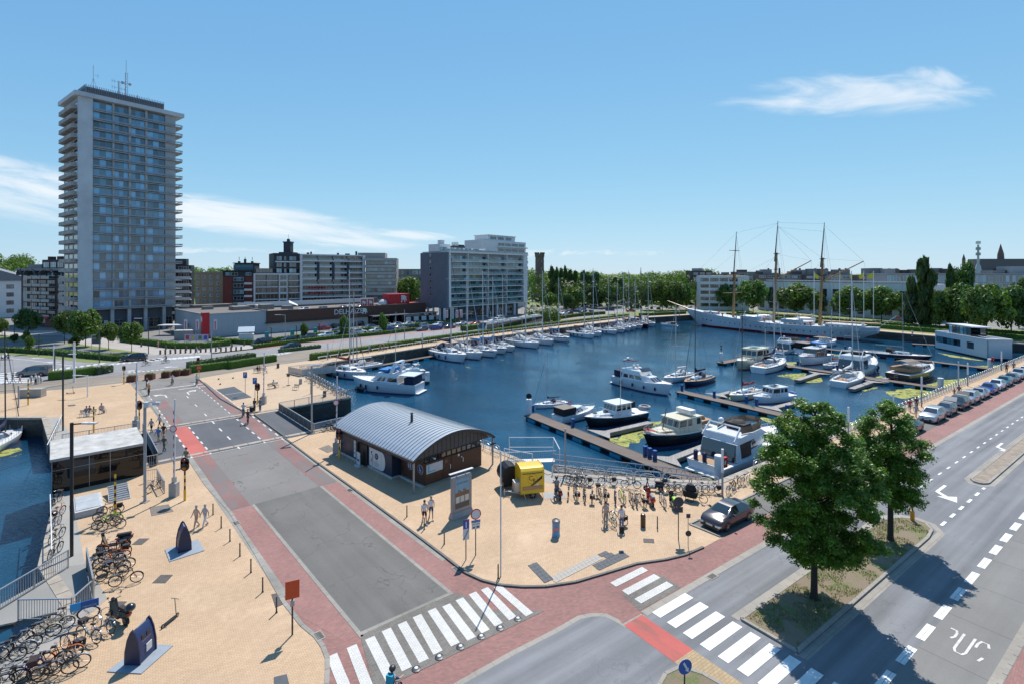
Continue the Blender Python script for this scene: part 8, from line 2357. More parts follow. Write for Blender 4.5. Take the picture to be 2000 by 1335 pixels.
def bike(name='bicycle',pan=False,basket=False,step=False):
 r=thing(name,'prototype','bicycle');mb=MB()
 if step:mb.path([(.36,0,.88),(.30,0,.72),(.0,0,.42),(-.12,0,.30)],.022,5)
 else:mb.path([(.33,0,.80),(-.16,0,.78)],.017,5);mb.path([(.36,0,.66),(-.08,0,.28)],.02,5)
 mb.path([(-.08,0,.28),(-.20,0,.86)],.017,5);mb.path([(-.17,.04,.76),(-.52,.05,.34),(-.08,.03,.28)],.011,4);mb.path([(-.17,-.04,.76),(-.52,-.05,.34),(-.08,-.03,.28)],.011,4)
 mb.path([(.30,0,.95),(.40,0,.60)],.02,5);mb.path([(.40,.05,.60),(.54,.05,.34)],.012,4);mb.path([(.40,-.05,.60),(.54,-.05,.34)],.012,4);mb.obj('frame',bk,r)
 for x in(-.52,.54):
  w_=link('wheel',shared('bw',lambda:MB().torus((0,0,0),.33,.026,'y',20,4).mesh('wheel',tyre)),r,(x,0,.34))
  def sp():
   q=MB();q.torus((0,0,0),.305,.008,'y',16,3)
   for i in range(9):t=math.pi*i/9;q.tube((.3*math.cos(t),0,.3*math.sin(t)),(-.3*math.cos(t),0,-.3*math.sin(t)),.003,3,caps=False)
   return q.mesh('spokes',chrome)
  link('spokes',shared('bsp',sp),w_)
 MB().path([(.14,-.27,1.02),(.27,-.2,1.04),(.30,0,1.),(.27,.2,1.04),(.14,.27,1.02)],.015,5).tube((.30,0,.93),(.30,0,1.02),.015,5).obj('handlebar',chrome,r)
 MB().box((-.22,0,.90),(.26,.16,.06),top=(.8,.6)).obj('saddle',bsad,r)
 MB().b2(-.74,-.34,-.06,.06,.72,.74).path([(-.7,.06,.72),(-.52,.06,.34)],.008,3).path([(-.7,-.06,.72),(-.52,-.06,.34)],.008,3).obj('rear_rack',chrome,r)
 mb=MB()
 for x in(-.52,.54):n=7;q=[(x+.37*math.cos(t),0,.34+.37*math.sin(t))for t in[.2+2.4*i/n for i in range(n+1)]];[mb.bar(q[i],q[i+1],.05,.006)for i in range(n)]
 mb.obj('mudguards',bk,r)
 MB().torus((-.08,.05,.28),.09,.008,'y',10,3).tube((-.08,-.1,.2),(-.08,.14,.36),.01,4).tube((-.08,0,.28),(-.2,-.14,.02),.008,3).obj('crank',chrome,r)
 if pan:
  for s_ in(-1,1):MB().box((-.55,s_*.14,.58),(.34,.13,.30)).obj('pannier',pann,r)
 if basket:MB().box((.46,0,.93),(.26,.34,.22),top=(1.15,1.1)).obj('basket',pann,r)
 return register(r)
b1,b2_,b3,b4=bike(),bike(pan=True),bike(step=True),bike(step=True,basket=True)
BC={'black':bk,'silver':mat('bike_silver',(.45,.46,.48),.3,.6),'blue':mat('bike_blue',(.06,.22,.42),.35),'green':mat('bike_neon',(.32,.62,.03),.4),'orange':mat('bike_orange',(.55,.12,.02),.4),'cream':mat('bike_cream',(.42,.35,.24),.4),'red':mat('bike_red',(.30,.02,.03),.35),'teal':mat('bike_teal',(.05,.25,.24),.35),'purple':mat('bike_purple',(.12,.07,.2),.4)}
def bk_at(pr,px,py,ang,cl,label,group,lean=.0,z=.02):
 o=dup(pr,at(px,py,z),R(ang),label,group,None,{'bike_black':BC[cl]}if cl!='black' else None)
 o.rotation_euler[0]=lean
 return o
gA='bicycles in the rack row on the south plaza'
row=[(1110,969,'black',b1,'leftmost bicycle of the front rack row, beside the scooter rider'),(1124,972,'black',b2_,'bicycle with dark red panniers, second in the front rack row'),(1141,974,'black',b1,'plain black bicycle, third in the front rack row'),(1156,977,'red',b2_,'bicycle with pinkish-red panniers in the front rack row'),(1170,972,'black',b4,'tall black bicycle with a front basket, left of the person with dark hair'),(1182,974,'black',b2_,'bicycle with big black panniers above the girl with the bike'),(1201,978,'purple',b1,'purple bicycle in the middle of the front rack row'),(1215,978,'green',b1,'neon yellow-green bicycle in the front rack row'),(1233,982,'black',b1,'thin black bicycle right of the neon one'),(1242,983,'silver',b3,'silver bicycle right of the neon one'),(1254,985,'black',b2_,'bicycle with double black panniers left of the red scooter'),(1294,985,'silver',b1,'single bicycle right of the red scooter')]
for i,(x,y,cl,pr,lb)in enumerate(row):bk_at(pr,x,y,92+((i*37)%22-11),cl,lb,gA,.05)
gB='bicycles leaning along the quay rail behind the rack'
for x,y,cl,pr,a,lb in((1118,942,'black',b1,-10,'black bicycle at the left end of the quay rail row'),(1124,944,'blue',b1,172,'blue bicycle at the left end of the quay rail row'),(1131,945,'black',b3,-14,'dark step-through bicycle left in the quay rail row'),(1140,947,'silver',b2_,170,'silver bicycle with panniers left in the quay rail row'),(1187,947,'black',b2_,174,'bicycle with a brown bag behind the rack row'),(1232,952,'black',b1,-12,'black bicycle left of the black scooter'),(1300,957,'silver',b1,-12,'silver bicycle right of the black scooter'),(1313,960,'black',b3,170,'black bicycle next to the cargo tricycle'),(1322,961,'silver',b1,-8,'silver bicycle left of the cargo tricycle'),(1376,961,'silver',b1,-8,'pale bicycle near the lamp post, left of two'),(1391,963,'silver',b2_,172,'pale bicycle with a black box, nearest the lamp post'),(1427,960,'black',b1,40,'bicycle against the rail right of the lamp post'),(1439,950,'black',b1,220,'second bicycle right of the lamp post'),(1455,943,'silver',b1,40,'bicycle at the edge of the big tree\'s crown')):
 bk_at(pr,x,y,a,cl,lb,gB,.08)
gC='bicycles in the heap on the west plaza'
for x,y,cl,pr,a,lb in((216,1003,'black',b2_,205,'black bicycle with a large rear bag at the top of the heap'),(209,1014,'black',b1,210,'thin black bicycle below the one with the rear bag'),(213,1022,'green',b1,24,'black and neon green bicycle in the upper heap'),(208,1030,'black',b3,212,'black step-through bicycle in the upper heap'),(218,1034,'black',b1,206,'lowest bicycle of the upper heap'),(220,1080,'orange',b2_,208,'bicycle with orange bags below the big scooter'),(226,1088,'black',b2_,206,'bicycle with a grey saddle bag in the lower heap'),(224,1096,'orange',b1,24,'bicycle with an orange reflector in the lower heap'),(214,1106,'silver',b4,210,'silver bicycle with a shining basket in the lower heap'),(232,1112,'black',b2_,24,'bicycle with black double bag in the lower heap'),(222,1120,'silver',b1,212,'silver bicycle near the wooden-coloured stands'),(218,1130,'black',b1,208,'black bicycle behind the lowest one of the heap'),(246,1140,'black',b1,26,'black bicycle standing free at the bottom of the heap')):
 bk_at(pr,x,y,a,cl,lb,gC,.1)
gD='bicycles by the ramp fence and the lower rail'
for x,y,cl,pr,a,lb in((187,1105,'blue',b3,95,'pale blue bicycle behind the slanting silver handrail'),(108,985,'black',b4,105,'bicycle with a basket on the grey strip, uppermost'),(112,1010,'red',b2_,100,'red-bagged bicycle on the grey strip'),(108,1030,'silver',b1,110,'silver bicycle on the grey strip'),(110,1055,'black',b1,100,'black bicycle on the grey strip'),(107,1085,'black',b3,105,'lowest bicycle on the grey strip'),(105,1232,'cream',b3,30,'cream bicycle leaning against the ramp edge rail'),(78,1248,'cream',b1,28,'pale frame bicycle left of the cream one'),(38,1272,'black',b1,30,'dark red-black bicycle beside the lower rail'),(28,1282,'silver',b1,26,'silver bicycle at the lower rail, left edge'),(6,1296,'black',b1,28,'bicycle cut by the left edge beside the lower rail'),(202,1232,'silver',b3,160,'silver city bicycle with a white rear rack'),(172,1252,'silver',b4,165,'silver city bicycle with a wicker basket'),(138,1272,'black',b2_,160,'black bicycle with a dark red pannier'),(118,1292,'orange',b1,30,'bicycle with an orange front by the wooden post'),(96,1304,'black',b2_,28,'bicycle with a long black bag near the bottom edge'),(108,1322,'black',b1,26,'thick-tyred black bicycle near the bottom edge'),(132,1310,'silver',b1,28,'thin grey bicycle beside the thick-tyred one'),(66,1322,'purple',b1,24,'purple-grey bicycle near the bottom left corner'),(40,1334,'black',b4,30,'bicycle with basket in the bottom left corner'),(12,1340,'black',b1,20,'bicycle at the very bottom left corner')):
 bk_at(pr,x,y,a,cl,lb,gD,.1)
for x,y,a,lb in((661,838,20,'left bicycle of the pair behind the raised barrier'),(650,836,24,'right bicycle of the pair behind the raised barrier'),(302,957,80,'black moped-like bicycle beside the small fence'),(641,840,20,'bicycle at the fence left of the kiosk')):bk_at(b1,x,y,a,'black',lb,'bicycles near the barriers',.05)
for i in range(9):p=at(610+i*8.5,742+i*3.8);o=dup(b1,(p.x-.5,p.y-.6,.02),R(-40+(i%3)*8),ORD[i]+' bicycle along the hooped railing by the motor yachts, counted from the steel gate','bicycles along the plaza\'s hooped railing');o.rotation_euler[0]=.12
cgb=bk_at(b1,136,1216,24,'silver','long silver cargo bicycle beside the ramp fence',gD);cgb.scale=(1.5,1,1)
tri=thing('cargo_tricycle','black cargo tricycle with a hooded box on the quay side of the plaza','cargo bike',at(1349,976),R(150))
MB().box((0,0,.6),(1.,.7,.5),top=(1.2,1.1)).ball((0,0,.95),.42,8,5,(1.1,.8,1.1)).obj('hooded_box',cv_k,tri,smooth=True)
for x,y in((0,.42),(0,-.42),(-1.,0)):link('wheel',shared('bw',None),tri,(x,y,.34))
MB().tube((-.5,0,.4),(-1.,0,.34),.03,5).tube((-.8,0,.4),(-.9,0,.9),.03,5).box((-.92,0,.93),(.26,.16,.06)).obj('frame',bk,tri)
def scooter(bm,label,p,a,box=False,sc=1.,seat=bsad):
 r=thing('motor_scooter',label,'scooter',p,R(a));r.scale=(sc,)*3
 for x in(-.62,.62):wheel(r,x,0,.23,.12)
 MB().loft([[(x,w_*math.cos(t),z+h_*math.sin(t))for t in[2*math.pi*i/8 for i in range(8)]]for x,w_,z,h_ in((-.95,.05,.62,.05),(-.8,.20,.58,.2),(-.5,.23,.55,.22),(-.2,.18,.5,.2),(-.12,.08,.45,.1))],flip=False).obj('rear_body',bm,r,smooth=True)
 MB().b2(-.2,.32,-.16,.16,.26,.34).add([(.30,-.2,.3),(.30,.2,.3),(.50,.18,.98),(.50,-.18,.98),(.38,-.2,.3),(.38,.2,.3),(.56,.15,.98),(.56,-.15,.98)],[(0,3,2,1),(4,5,6,7),(0,4,7,3),(1,2,6,5),(3,7,6,2)]).tube((.47,0,.95),(.62,0,.28),.045,6).obj('leg_shield',bm,r)
 MB().box((-.5,0,.82),(.74,.26,.12),top=(.9,.8)).obj('seat',seat,r)
 MB().path([(.36,-.3,1.06),(.48,0,1.02),(.36,.3,1.06)],.02,5).ball((.52,0,1.02),.1).obj('handlebar',bm,r)
 for s_ in(-1,1):MB().tube((.4,s_*.22,1.05),(.38,s_*.3,1.24),.008,3).ball((.38,s_*.3,1.27),.06,6,4,(.3,1,1)).obj('mirror',chrome,r)
 MB().box((-.93,0,.68),(.06,.2,.08)).obj('tail_light',tl,r)
 if box:MB().ball((-.98,0,1.),.25,10,6,(1,1,.8)).obj('top_box',P_blk,r,smooth=True)
 return r
scooter(P_blk,'large black scooter at the head of the lower bicycle heap',at(222,1072),205,sc=1.15)
scooter(P_blk,'black scooter with a round top box above the silver city bicycles',at(232,1213),155,True,1.05)
scooter(P_red,'dark red scooter with a shiny rack in the front rack row',at(1270,982),93,seat=chrome)
scooter(P_blk,'black scooter with a covered load on the quay strip behind the red one',at(1276,958),170,True)
scooter(mat('car_black'),'mobility scooter with a yellow-green seat beside the thin bollard',at(1314,988),88,seat=BC['green'])
sr=scooter(P_blk,'black scooter ridden by the helmeted person beside the yellow trailer',at(1090,970),100)
scooter(P_wht,'motorcycle carrying a rider in white at the left edge',at(10,700),190)
for x,y,a,lb,tz in((333,1214,80,'electric kick scooter standing alone on the tan plaza',1),(138,768,12,'electric kick scooter on the far left plaza',1)):
 r=thing('kick_scooter',lb,'kick scooter',at(x,y),R(a));MB().b2(-.45,.35,-.07,.07,.10,.15).obj('footboard',trim,r);MB().tube((.38,0,.12),(.28,0,1.1),.025,6).tube((.28,-.24,1.1),(.28,.24,1.1),.018,5).obj('steering_column',chrome if y>1000 else bk,r)
 for xx in(-.5,.45):wheel(r,xx,0,.11,.05)
skin=mat('skin',(.50,.30,.21),.6,var=.05);hairs={'d':mat('hair_dark',(.035,.022,.015),.7),'b':mat('hair_blond',(.38,.27,.13),.7),'g':mat('hair_grey',(.45,.44,.42),.7)}
def skinmesh(name,J,edges,m,sub=1):
 ks=list(J);me=bpy.data.meshes.new(name);me.from_pydata([J[k][0]for k in ks],[(ks.index(a),ks.index(b_))for a,b_ in edges],[])
 o=bpy.data.objects.new(name,me);COL.objects.link(o)
 sk=o.modifiers.new('s','SKIN');sk.use_smooth_shade=True
 for i,k in enumerate(ks):
  d=me.skin_vertices[0].data[i];rr=J[k][1];d.radius=rr if isinstance(rr,tuple)else(rr,rr);d.use_root=(i==0)
 su=o.modifiers.new('u','SUBSURF');su.levels=su.render_levels=sub
 dg=bpy.context.evaluated_depsgraph_get();dg.update()
 r=bpy.data.meshes.new_from_object(o.evaluated_get(dg));bpy.data.objects.remove(o)
 r.materials.clear();r.materials.append(m);return r
def pose(kind):
 hip=.92;P={'pel':(0,0,hip),'sp':(.0,0,1.12),'ch':(.02,0,1.36),'nk':(.02,0,1.50),'hd':(.04,0,1.62),'ht':(.03,0,1.70)}
 def leg(s_,a,b_):
  k=Vector((.42*math.sin(a),0,-.42*math.cos(a)));f=Vector((.42*math.sin(b_),0,-.42*math.cos(b_)))
  h=Vector((P['pel'][0],s_*.09,P['pel'][2]-.04));return h,h+k,h+k+f,h+k+f+Vector((.15,s_*.02,-.035))
 def arm(s_,a,b_,out=.1):
  sh=Vector((P['ch'][0],s_*.18,P['ch'][2]+.03));e=sh+Vector((.28*math.sin(a),s_*out*.5,-.28*math.cos(a)));w_=e+Vector((.25*math.sin(b_),-s_*.0,-.25*math.cos(b_)));return sh,e,w_,w_+(w_-e).normalized()*.11
 if kind=='walk':L=(leg(1,.42,.30),leg(-1,-.18,-.62));A=(arm(1,-.35,-.1),arm(-1,.35,.6))
 elif kind=='stand':L=(leg(1,.04,0),leg(-1,-.03,-.05));A=(arm(1,.1,.35),arm(-1,.0,.5))
 else:
  z=.52 if kind=='sit' else.95;dx=z-hip
  lean=.0 if kind=='sit' else.22
  for k in P:x,y,zz=P[k];P[k]=(x+(zz-hip)*lean*(1 if kind!='sit' else-.1),y,zz+dx)
  if kind=='sit':L=(leg(1,1.45,.15),leg(-1,1.5,.35));A=(arm(1,.6,1.2),arm(-1,.5,1.3))
  else:L=(leg(1,1.15,-.12),leg(-1,.55,-.25));A=(arm(1,.95,1.2,.2),arm(-1,.95,1.2,.2))
 J={'pel':(P['pel'],(.135,.11)),'sp':(P['sp'],(.12,.095)),'ch':(P['ch'],(.15,.11)),'nk':(P['nk'],.055),'hd':(P['hd'],(.085,.10)),'ht':(P['ht'],(.07,.08))}
 E=[('pel','sp'),('sp','ch'),('ch','nk'),('nk','hd'),('hd','ht')]
 for i,(l,a)in enumerate(zip(L,A)):
  for nm,p,rr in zip(('h','k','a','t'),l,(.085,.058,.04,.032)):J[nm+str(i)]=(tuple(p),rr)
  for nm,p,rr in zip(('s','e','w','f'),a,(.055,.04,.03,.032)):J[nm+str(i)]=(tuple(p),rr)
  E+=[('pel','h%d'%i),('h%d'%i,'k%d'%i),('k%d'%i,'a%d'%i),('a%d'%i,'t%d'%i),('ch','s%d'%i),('s%d'%i,'e%d'%i),('e%d'%i,'w%d'%i),('w%d'%i,'f%d'%i)]
 return J,E
shm=mat('cloth_shirt',(.5,.5,.5),.85);trm=mat('cloth_trousers',(.1,.1,.1),.85)
PM={}
def person_proto(kind,short):
 J,E=pose(kind);r=thing('person_'+kind,'prototype','person')
 link('body',PM.setdefault(kind,skinmesh('body',J,E,skin)),r)
 g=lambda k,s_:(J[k][0],tuple(q*s_ for q in J[k][1])if isinstance(J[k][1],tuple)else J[k][1]*s_)
 def between(a,b_,t):return tuple(Vector(J[a][0]).lerp(Vector(J[b_][0]),t))
 T1={'sp':g('sp',1.14),'ch':g('ch',1.14),'c2':(between('ch','nk',.45),.09),'lo':(between('sp','pel',.9),(.15,.125))};TE=[('lo','sp'),('sp','ch'),('ch','c2')]
 for i in '01':T1['s'+i]=g('s'+i,1.25);T1['e'+i]=(between('s'+i,'e'+i,.75),.058);TE+=[('ch','s'+i),('s'+i,'e'+i)]
 link('shirt',skinmesh('shirt',T1,TE,shm),r)
 T2={'pel':g('pel',1.12),'up':(between('pel','sp',.35),(.14,.115))};TE=[('up','pel')]
 for i in '01':
  T2['h'+i]=g('h'+i,1.15);TE.append(('pel','h'+i))
  if short:T2['k'+i]=(between('h'+i,'k'+i,.8),.085);TE.append(('h'+i,'k'+i))
  else:T2['k'+i]=g('k'+i,1.25);T2['a'+i]=(between('k'+i,'a'+i,.92),.06);TE+=[('h'+i,'k'+i),('k'+i,'a'+i)]
 link('trousers',skinmesh('trousers',T2,TE,trm),r)
 hx,hy,hz_=J['hd'][0];MB().ball((hx-.025,0,hz_+.055),.105,10,6,(1,.92,1)).obj('hair',hairs['d'],r,smooth=True)
 MB().ball((hx+.10,0,hz_-.01),.016,6,4).obj('nose',skin,r)
 for i in '01':t=Vector(J['t'+i][0]);MB().box((t.x-.06,t.y,t.z),(.26,.09,.08),top=(.7,.8)).obj('shoe',mat('shoe',(.4,.4,.4),.7),r)
 r['h']=1.
 return register(r)
PP={(k,s_):person_proto(k,s_)for k in('walk','stand','sit','ride')for s_ in(0,1)}
CL={}
def cloth(c):
 if c not in CL:CL[c]=mat('cloth_%d'%len(CL),c,.85,var=.1)
 return CL[c]
Wc=(.70,.70,.70);Kc=(.02,.02,.025);Bc=(.04,.08,.2);Gc=(.2,.2,.2)
def person(p,a,kind,sh,tr,hair,label,short=0,sc=1.,group=None,z=None,extra=None):
 o=dup(PP[(kind,short)],p,R(a),label,group,sc,{'cloth_shirt':cloth(sh),'cloth_trousers':cloth(tr),'hair_dark':hairs[hair]})
 o.name='person'
 if z is not None:o.location.z=z
 return o
ppl=[((384,1030),250,'walk',(.62,.44,.30),(.50,.36,.24),'g','elderly person in beige with a walking stick',1,.97),((401,1027),250,'walk',(.45,.47,.52),Wc,'g','elderly person in a grey top and long white skirt',0,.95),((829,1021),290,'walk',Wc,(.10,.012,.015),'d','person in a white shirt and dark red shorts by the bollards',1,1),((842,1012),285,'walk',Wc,Bc,'b','person in a white shirt and blue shorts, a step behind',1,1),((1183,1024),95,'stand',(.48,.36,.30),(.28,.26,.24),'d','dark-haired person in grey trousers standing with a teal bicycle',0,1),((1214,1034),88,'stand',Wc,(.10,.15,.25),'d','person in a white shirt with a black backpack holding a bicycle',0,1.03),((296,845),265,'walk',(.5,.42,.42),Kc,'b','person in a pale top walking at the back of the bridge group',1,1),((312,836),240,'walk',(.6,.6,.62),Kc,'d','person in white with black shorts, hands on hips, on the bridge walkway',1,1),((310,864),262,'walk',(.06,.25,.55),(.35,.27,.18),'b','person in a bright blue shirt on the bridge walkway',1,1.05),((320,857),262,'walk',(.05,.04,.04),(.55,.17,.04),'d','person in black top and orange shorts on the bridge walkway',1,1.05),((321,882),262,'walk',(.12,.14,.12),(.14,.16,.14),'b','person in dark patterned trousers at the front of the bridge group',0,1.03),((364,909),255,'walk',(.15,.16,.12),(.12,.12,.1),'d','person behind the traffic light beside the barrier',0,1.03),((497,803),80,'stand',(.03,.025,.02),(.12,.11,.09),'d','person in dark clothes with a black suitcase at the far end of the bridge',0,1.05),((508,802),85,'stand',(.14,.2,.28),(.12,.17,.26),'d','person in denim beside the barrier box',0,1.05),((13,748),180,'walk',Wc,Gc,'d','leftmost person on the white crossing',1,1),((25,747),10,'walk',(.12,.09,.07),Wc,'d','person in a brown top on the white crossing',0,1.03),((39,748),180,'walk',(.6,.1,.15),(.5,.25,.28),'b','child in pink on the white crossing',1,.78),((61,749),180,'stand',(.35,.5,.52),(.3,.35,.38),'d','person in pale green waiting at the tram tracks',1,.95),((69.5,750),180,'stand',(.55,.58,.65),Kc,'g','person in a white shirt waiting at the tram tracks',0,1.05),((75,749),180,'stand',Wc,Wc,'d','person all in white waiting at the tram tracks',0,.95),((80,748),180,'stand',(.35,.5,.5),(.4,.3,.3),'d','child at the right end of the waiting group',1,.75),((309,679),270,'stand',(.55,.3,.27),(.55,.3,.27),'d','person in a pink dress by the forecourt hedge',0,1),((384,690),180,'walk',(.12,.16,.22),(.12,.16,.22),'d','person in blue crossing between the wooden bollards',0,1),((1777,803),230,'walk',(.45,.03,.05),(.08,.08,.1),'d','person in a red shirt at the quay railing',1,1),((1789,814),225,'walk',(.35,.42,.48),(.35,.42,.48),'b','person in a pale blue dress beside the first silver car',1,1),((1790,798),225,'stand',Kc,Kc,'d','person in black at the quay railing',0,1),((1864,774),45,'walk',(.2,.06,.06),(.3,.2,.15),'d','child walking along the quay promenade',1,.72),((1873,774),45,'walk',(.14,.12,.1),(.13,.12,.1),'d','person in brown walking beside the child on the promenade',1,1.05),((1966,727),225,'walk',(.12,.03,.03),Kc,'d','person in dark red far along the promenade',0,1.05),((1980,725),45,'walk',(.2,.15,.12),(.15,.12,.1),'d','person in taupe farthest along the promenade',0,1.05),((721,688),50,'walk',(.15,.3,.5),Gc,'d','person in blue on the far quay promenade',0,1.05),((742,685),50,'walk',(.3,.1,.1),Gc,'d','person in red on the far quay promenade, left of two',0,1.05),((750,684),50,'walk',(.3,.12,.1),Gc,'d','person in red on the far quay promenade, right of two',0,1),((1782,656),200,'walk',Wc,(.35,.25,.2),'d','person in white on the lawn quay behind the great mast',1,1.1),((727,915),200,'stand',Wc,(.55,.52,.5),'d','person in white in the kiosk doorway',0,1)]
for(p,a,k,sh,tr,h_,lb,s_,sc)in ppl:person(at(*p,.02),a,k,sh,tr,h_,lb,s_,sc)
rid=[((1088,972),100,(.10,.11,.12),(.10,.16,.26),'helmeted person with a patterned backpack on the black scooter',None,0),((475,813),108,(.6,.62,.62),(.2,.2,.2),'person in white cycling onto the bridge','black',1),((484,827),115,(.10,.03,.04),(.1,.1,.1),'person in dark red cycling behind the one in white','black',1),((291,770),300,(.55,.30,.05),Kc,'person in a mustard top cycling towards us','black',0),((287,757),300,Kc,Wc,'person in black and white cycling behind the mustard top','black',1),((336,751),110,(.5,.52,.55),(.2,.2,.22),'person in a white shirt cycling away in the middle of the road','black',1),((384,751),110,(.6,.62,.65),(.2,.2,.22),'person in white cycling away beside the right kerb','black',1),((284,713),10,Kc,Kc,'person in black cycling over the far crossing','silver',0),((325,708),185,(.04,.04,.05),Kc,'person in dark clothes cycling left on the far road','black',0),((762,1392),75,(.03,.06,.13),Kc,'person with a helmet and teal backpack cycling at the bottom edge','black',0),((12,701),190,Wc,Gc,'person in white on the motorcycle at the left edge',None,0)]
for p,a,sh,tr,lb,bc,s_ in rid:
 pt=at(*p,.02);o=person(pt,a,'ride',sh,tr,'d',lb,s_,1,z=.06 if bc else-.06)
 if bc:dup(b1,(pt.x+.18*math.cos(R(a)),pt.y+.18*math.sin(R(a)),.02),R(a),'bicycle under the '+' '.join(lb.split()[:12]),'bicycles being ridden',None,{'bike_black':BC[bc]}if bc!='black' else None)
 if 'backpack' in lb:MB().box((-.0,0,1.4),(.2,.3,.42)).obj('backpack',cloth((.02,.28,.38)if 'teal' in lb else(.2,.2,.22)),o);MB().ball((.20,0,1.74),.15,10,6,(1.1,1,.8)).obj('helmet',m_black,o)
for x,y,a,cl,lb in((1190,1022,-62,'teal','teal bicycle held by the dark-haired person'),(1208,1020,130,'black','black bicycle with bags held by the person with the backpack')):bk_at(b1 if cl=='teal' else b2_,x,y,a,cl,lb,None)
o=thing('backpack','black backpack worn by the person holding the bicycle','backpack',at(1214,1036,1.05),0);MB().box((0,-.05,.12),(.3,.18,.46)).obj('bag',cv_k,o)
o=thing('suitcase','black suitcase standing beside the person in dark clothes','suitcase',at(491,804,.02),0);MB().box((0,0,.35),(.42,.26,.6)).obj('case',cv_k,o);MB().path([(-.12,0,.65),(-.12,0,1.),(.12,0,1.),(.12,0,.65)],.012,4).obj('handle',chrome,o)
o=thing('walking_stick','walking stick held by the elderly person in beige','walking stick',at(378,1031,.02),0);MB().tube((0,0,0),(.12,.02,.85),.014,5).obj('stick',bk,o)
bm_=mat('bench_slats',(.30,.26,.20),.8)
def bench(p,a,label,ws_=1.8):
 r=thing('bench',label,'bench',p,R(a))
 for k in range(3):MB().b2(-.02+k*.15,.10+k*.15,-ws_/2,ws_/2,.42,.46).obj('seat_slat',bm_,r)
 for k in range(2):MB().b2(-.10,-.06,-ws_/2,ws_/2,.56+k*.17,.68+k*.17).obj('back_slat',bm_,r)
 for s_ in(-1,1):mb=MB();y=s_*ws_*.42;mb.path([(.38,y,0),(.38,y,.42),(-.05,y,.42),(-.09,y,.86)],.025,4);mb.tube((-.05,y,.42),(-.1,y,0),.025,4);mb.obj('leg',m_steelr,r)
bench(at(172,812),-70,'bench with two people beside the striped post');bench(at(199,806),-20,'single chair-like bench with a person in dark jeans',.7);bench(at(505,727),-60,'bench with two people near the short hedges');bench(at(533,757),-35,'bench with a person in white stretching their legs');bench(at(579,760),250,'empty bench chair near the striped post',1.)
for p,a,sh,tr,s_,lb in(((169,812),-70,(.2,.2,.22),Wc,0,'person in grey and white on the bench, left'),((175,811),-70,(.25,.1,.1),Wc,0,'person on the bench beside them, right'),((198,806),-20,(.35,.3,.33),(.06,.09,.16),0,'person in dark jeans sitting in the chair'),((503,727),-60,Kc,skin.diffuse_color[:3],1,'person in black on the bench near the hedges'),((507,727),-60,(.4,.2,.15),(.3,.15,.1),1,'person in red-brown on the bench near the hedges'),((534,757),-35,Wc,Kc,0,'person in a white shirt and black trousers on the plaza bench'),((518,728),-30,Wc,Wc,1,'person in white crouching on the plaza')):person(at(*p,.0),a,'sit',sh,tr,'d',lb,s_)
# -- STREET FURNITURE
def Tg(name,cat,label,px,py,a=0,group=None):return thing(name,label,cat,at(px,py,.02),R(a),group)
def pole(r,h,rad,m,x=0,y=0,name='pole',z=0):return MB().tube((x,y,z),(x,y,z+h),rad,8).obj(name,m,r,smooth=True)
def hpx(y0,y1):return(y0-y1)*CAMH/(y0-HY)
gb='thin dark bollards along the kerbs'
for i,(x,y,lb)in enumerate(((416,1004,'first thin bollard from the old couple, beside the kerb'),(432,1030,'second thin bollard from the old couple'),(449,1056,'third thin bollard from the old couple'),(468.5,1085,'fourth thin bollard from the old couple'),(490,1117,'fifth thin bollard from the old couple'),(513,1155,'thin bollard next to the one on the iron cover'),(540,1195,'thin bollard on the iron cover beside the orange sign'),(794.7,1008,'thin bollard nearest the shadow of the kiosk'),(828.6,1033,'thin bollard at the feet of the two walkers in white'),(867.7,1061.4,'thin bollard left of the blue dead-end sign'),(973,1128,'thin bollard beside the tall flagpole'),(1284,1030,'thin bollard behind the mobility scooter'))):
 r=Tg('bollard','bollard',lb,x,y,0,gb);MB().lathe([(.07,0),(.045,.06),(.04,.78),(.05,.80),(.04,.86)],n=8).obj('post',m_dark,r,smooth=True)
for i in range(17):
 t=i/16;r=Tg('wooden_bollard','bollard',ORD[i]+' wooden bollard from the left in the long row along the far pavement',313+t*158,691.5-t*7.5,0,'wooden bollards along the far pavement');MB().b2(-.14,.14,-.14,.14,0,1.).obj('post',mat('weathered_post',(.10,.08,.06),.9),r)
for i,(x,y)in enumerate(((276,677),(324,682),(342,683),(364,683.5),(389,683),(428,680),(453,678),(477,675))):
 r=Tg('wooden_bollard','bollard',ORD[i]+' wooden bollard from the left just below the curved hedge',x,y,0,'wooden bollards below the curved hedge');MB().b2(-.14,.14,-.14,.14,0,1.).obj('post',mat('weathered_post'),r)
r=Tg('info_panel','info panel','tall grey panel showing a city picture, right of the two walkers in white',884,1014,41)
pg=mat('panel_grey',(.24,.26,.29),.4,.3);MB().b2(0,1.8,0,.28,.45,3.1).obj('housing',pg,r);MB().box((.9,.14,.22),(2.,.6,.44),top=(.9,.55)).obj('foot',pg,r)
for nm,z0,z1,c in(('sky_print',1.9,2.95,(.16,.33,.45)),('town_print',1.62,1.899,(.17,.09,.05)),('road_print',1.1,1.619,(.22,.22,.22)),('footer_print',.7,1.099,(.07,.07,.07))):MB().b2(.25,1.55,-.02,-.002,z0,z1).obj(nm,mat(nm,c,.3),r)
for i in range(7):MB().b2(.35+i*.16,.46+i*.16,-.03,-.021,1.9,1.93+.1*((i*5)%3)).obj('roof_silhouette',mat('town_print'),r)
for i in range(3):MB().b2(.3+i*.43,.62+i*.43,-.03,-.021,1.15,1.6).obj('notice',mat('notice_paper',(.55,.55,.5),.6),r)
text('lettering','GOODBYE TRAFFIC',.15,m_black,r,(.9,-.03,2.6),(R(90),0,0),sx=.8)
for x in(.45,1.3):MB().tube((x,.14,3.1),(x,.14,3.4),.03,5).obj('bracket',pg,r)
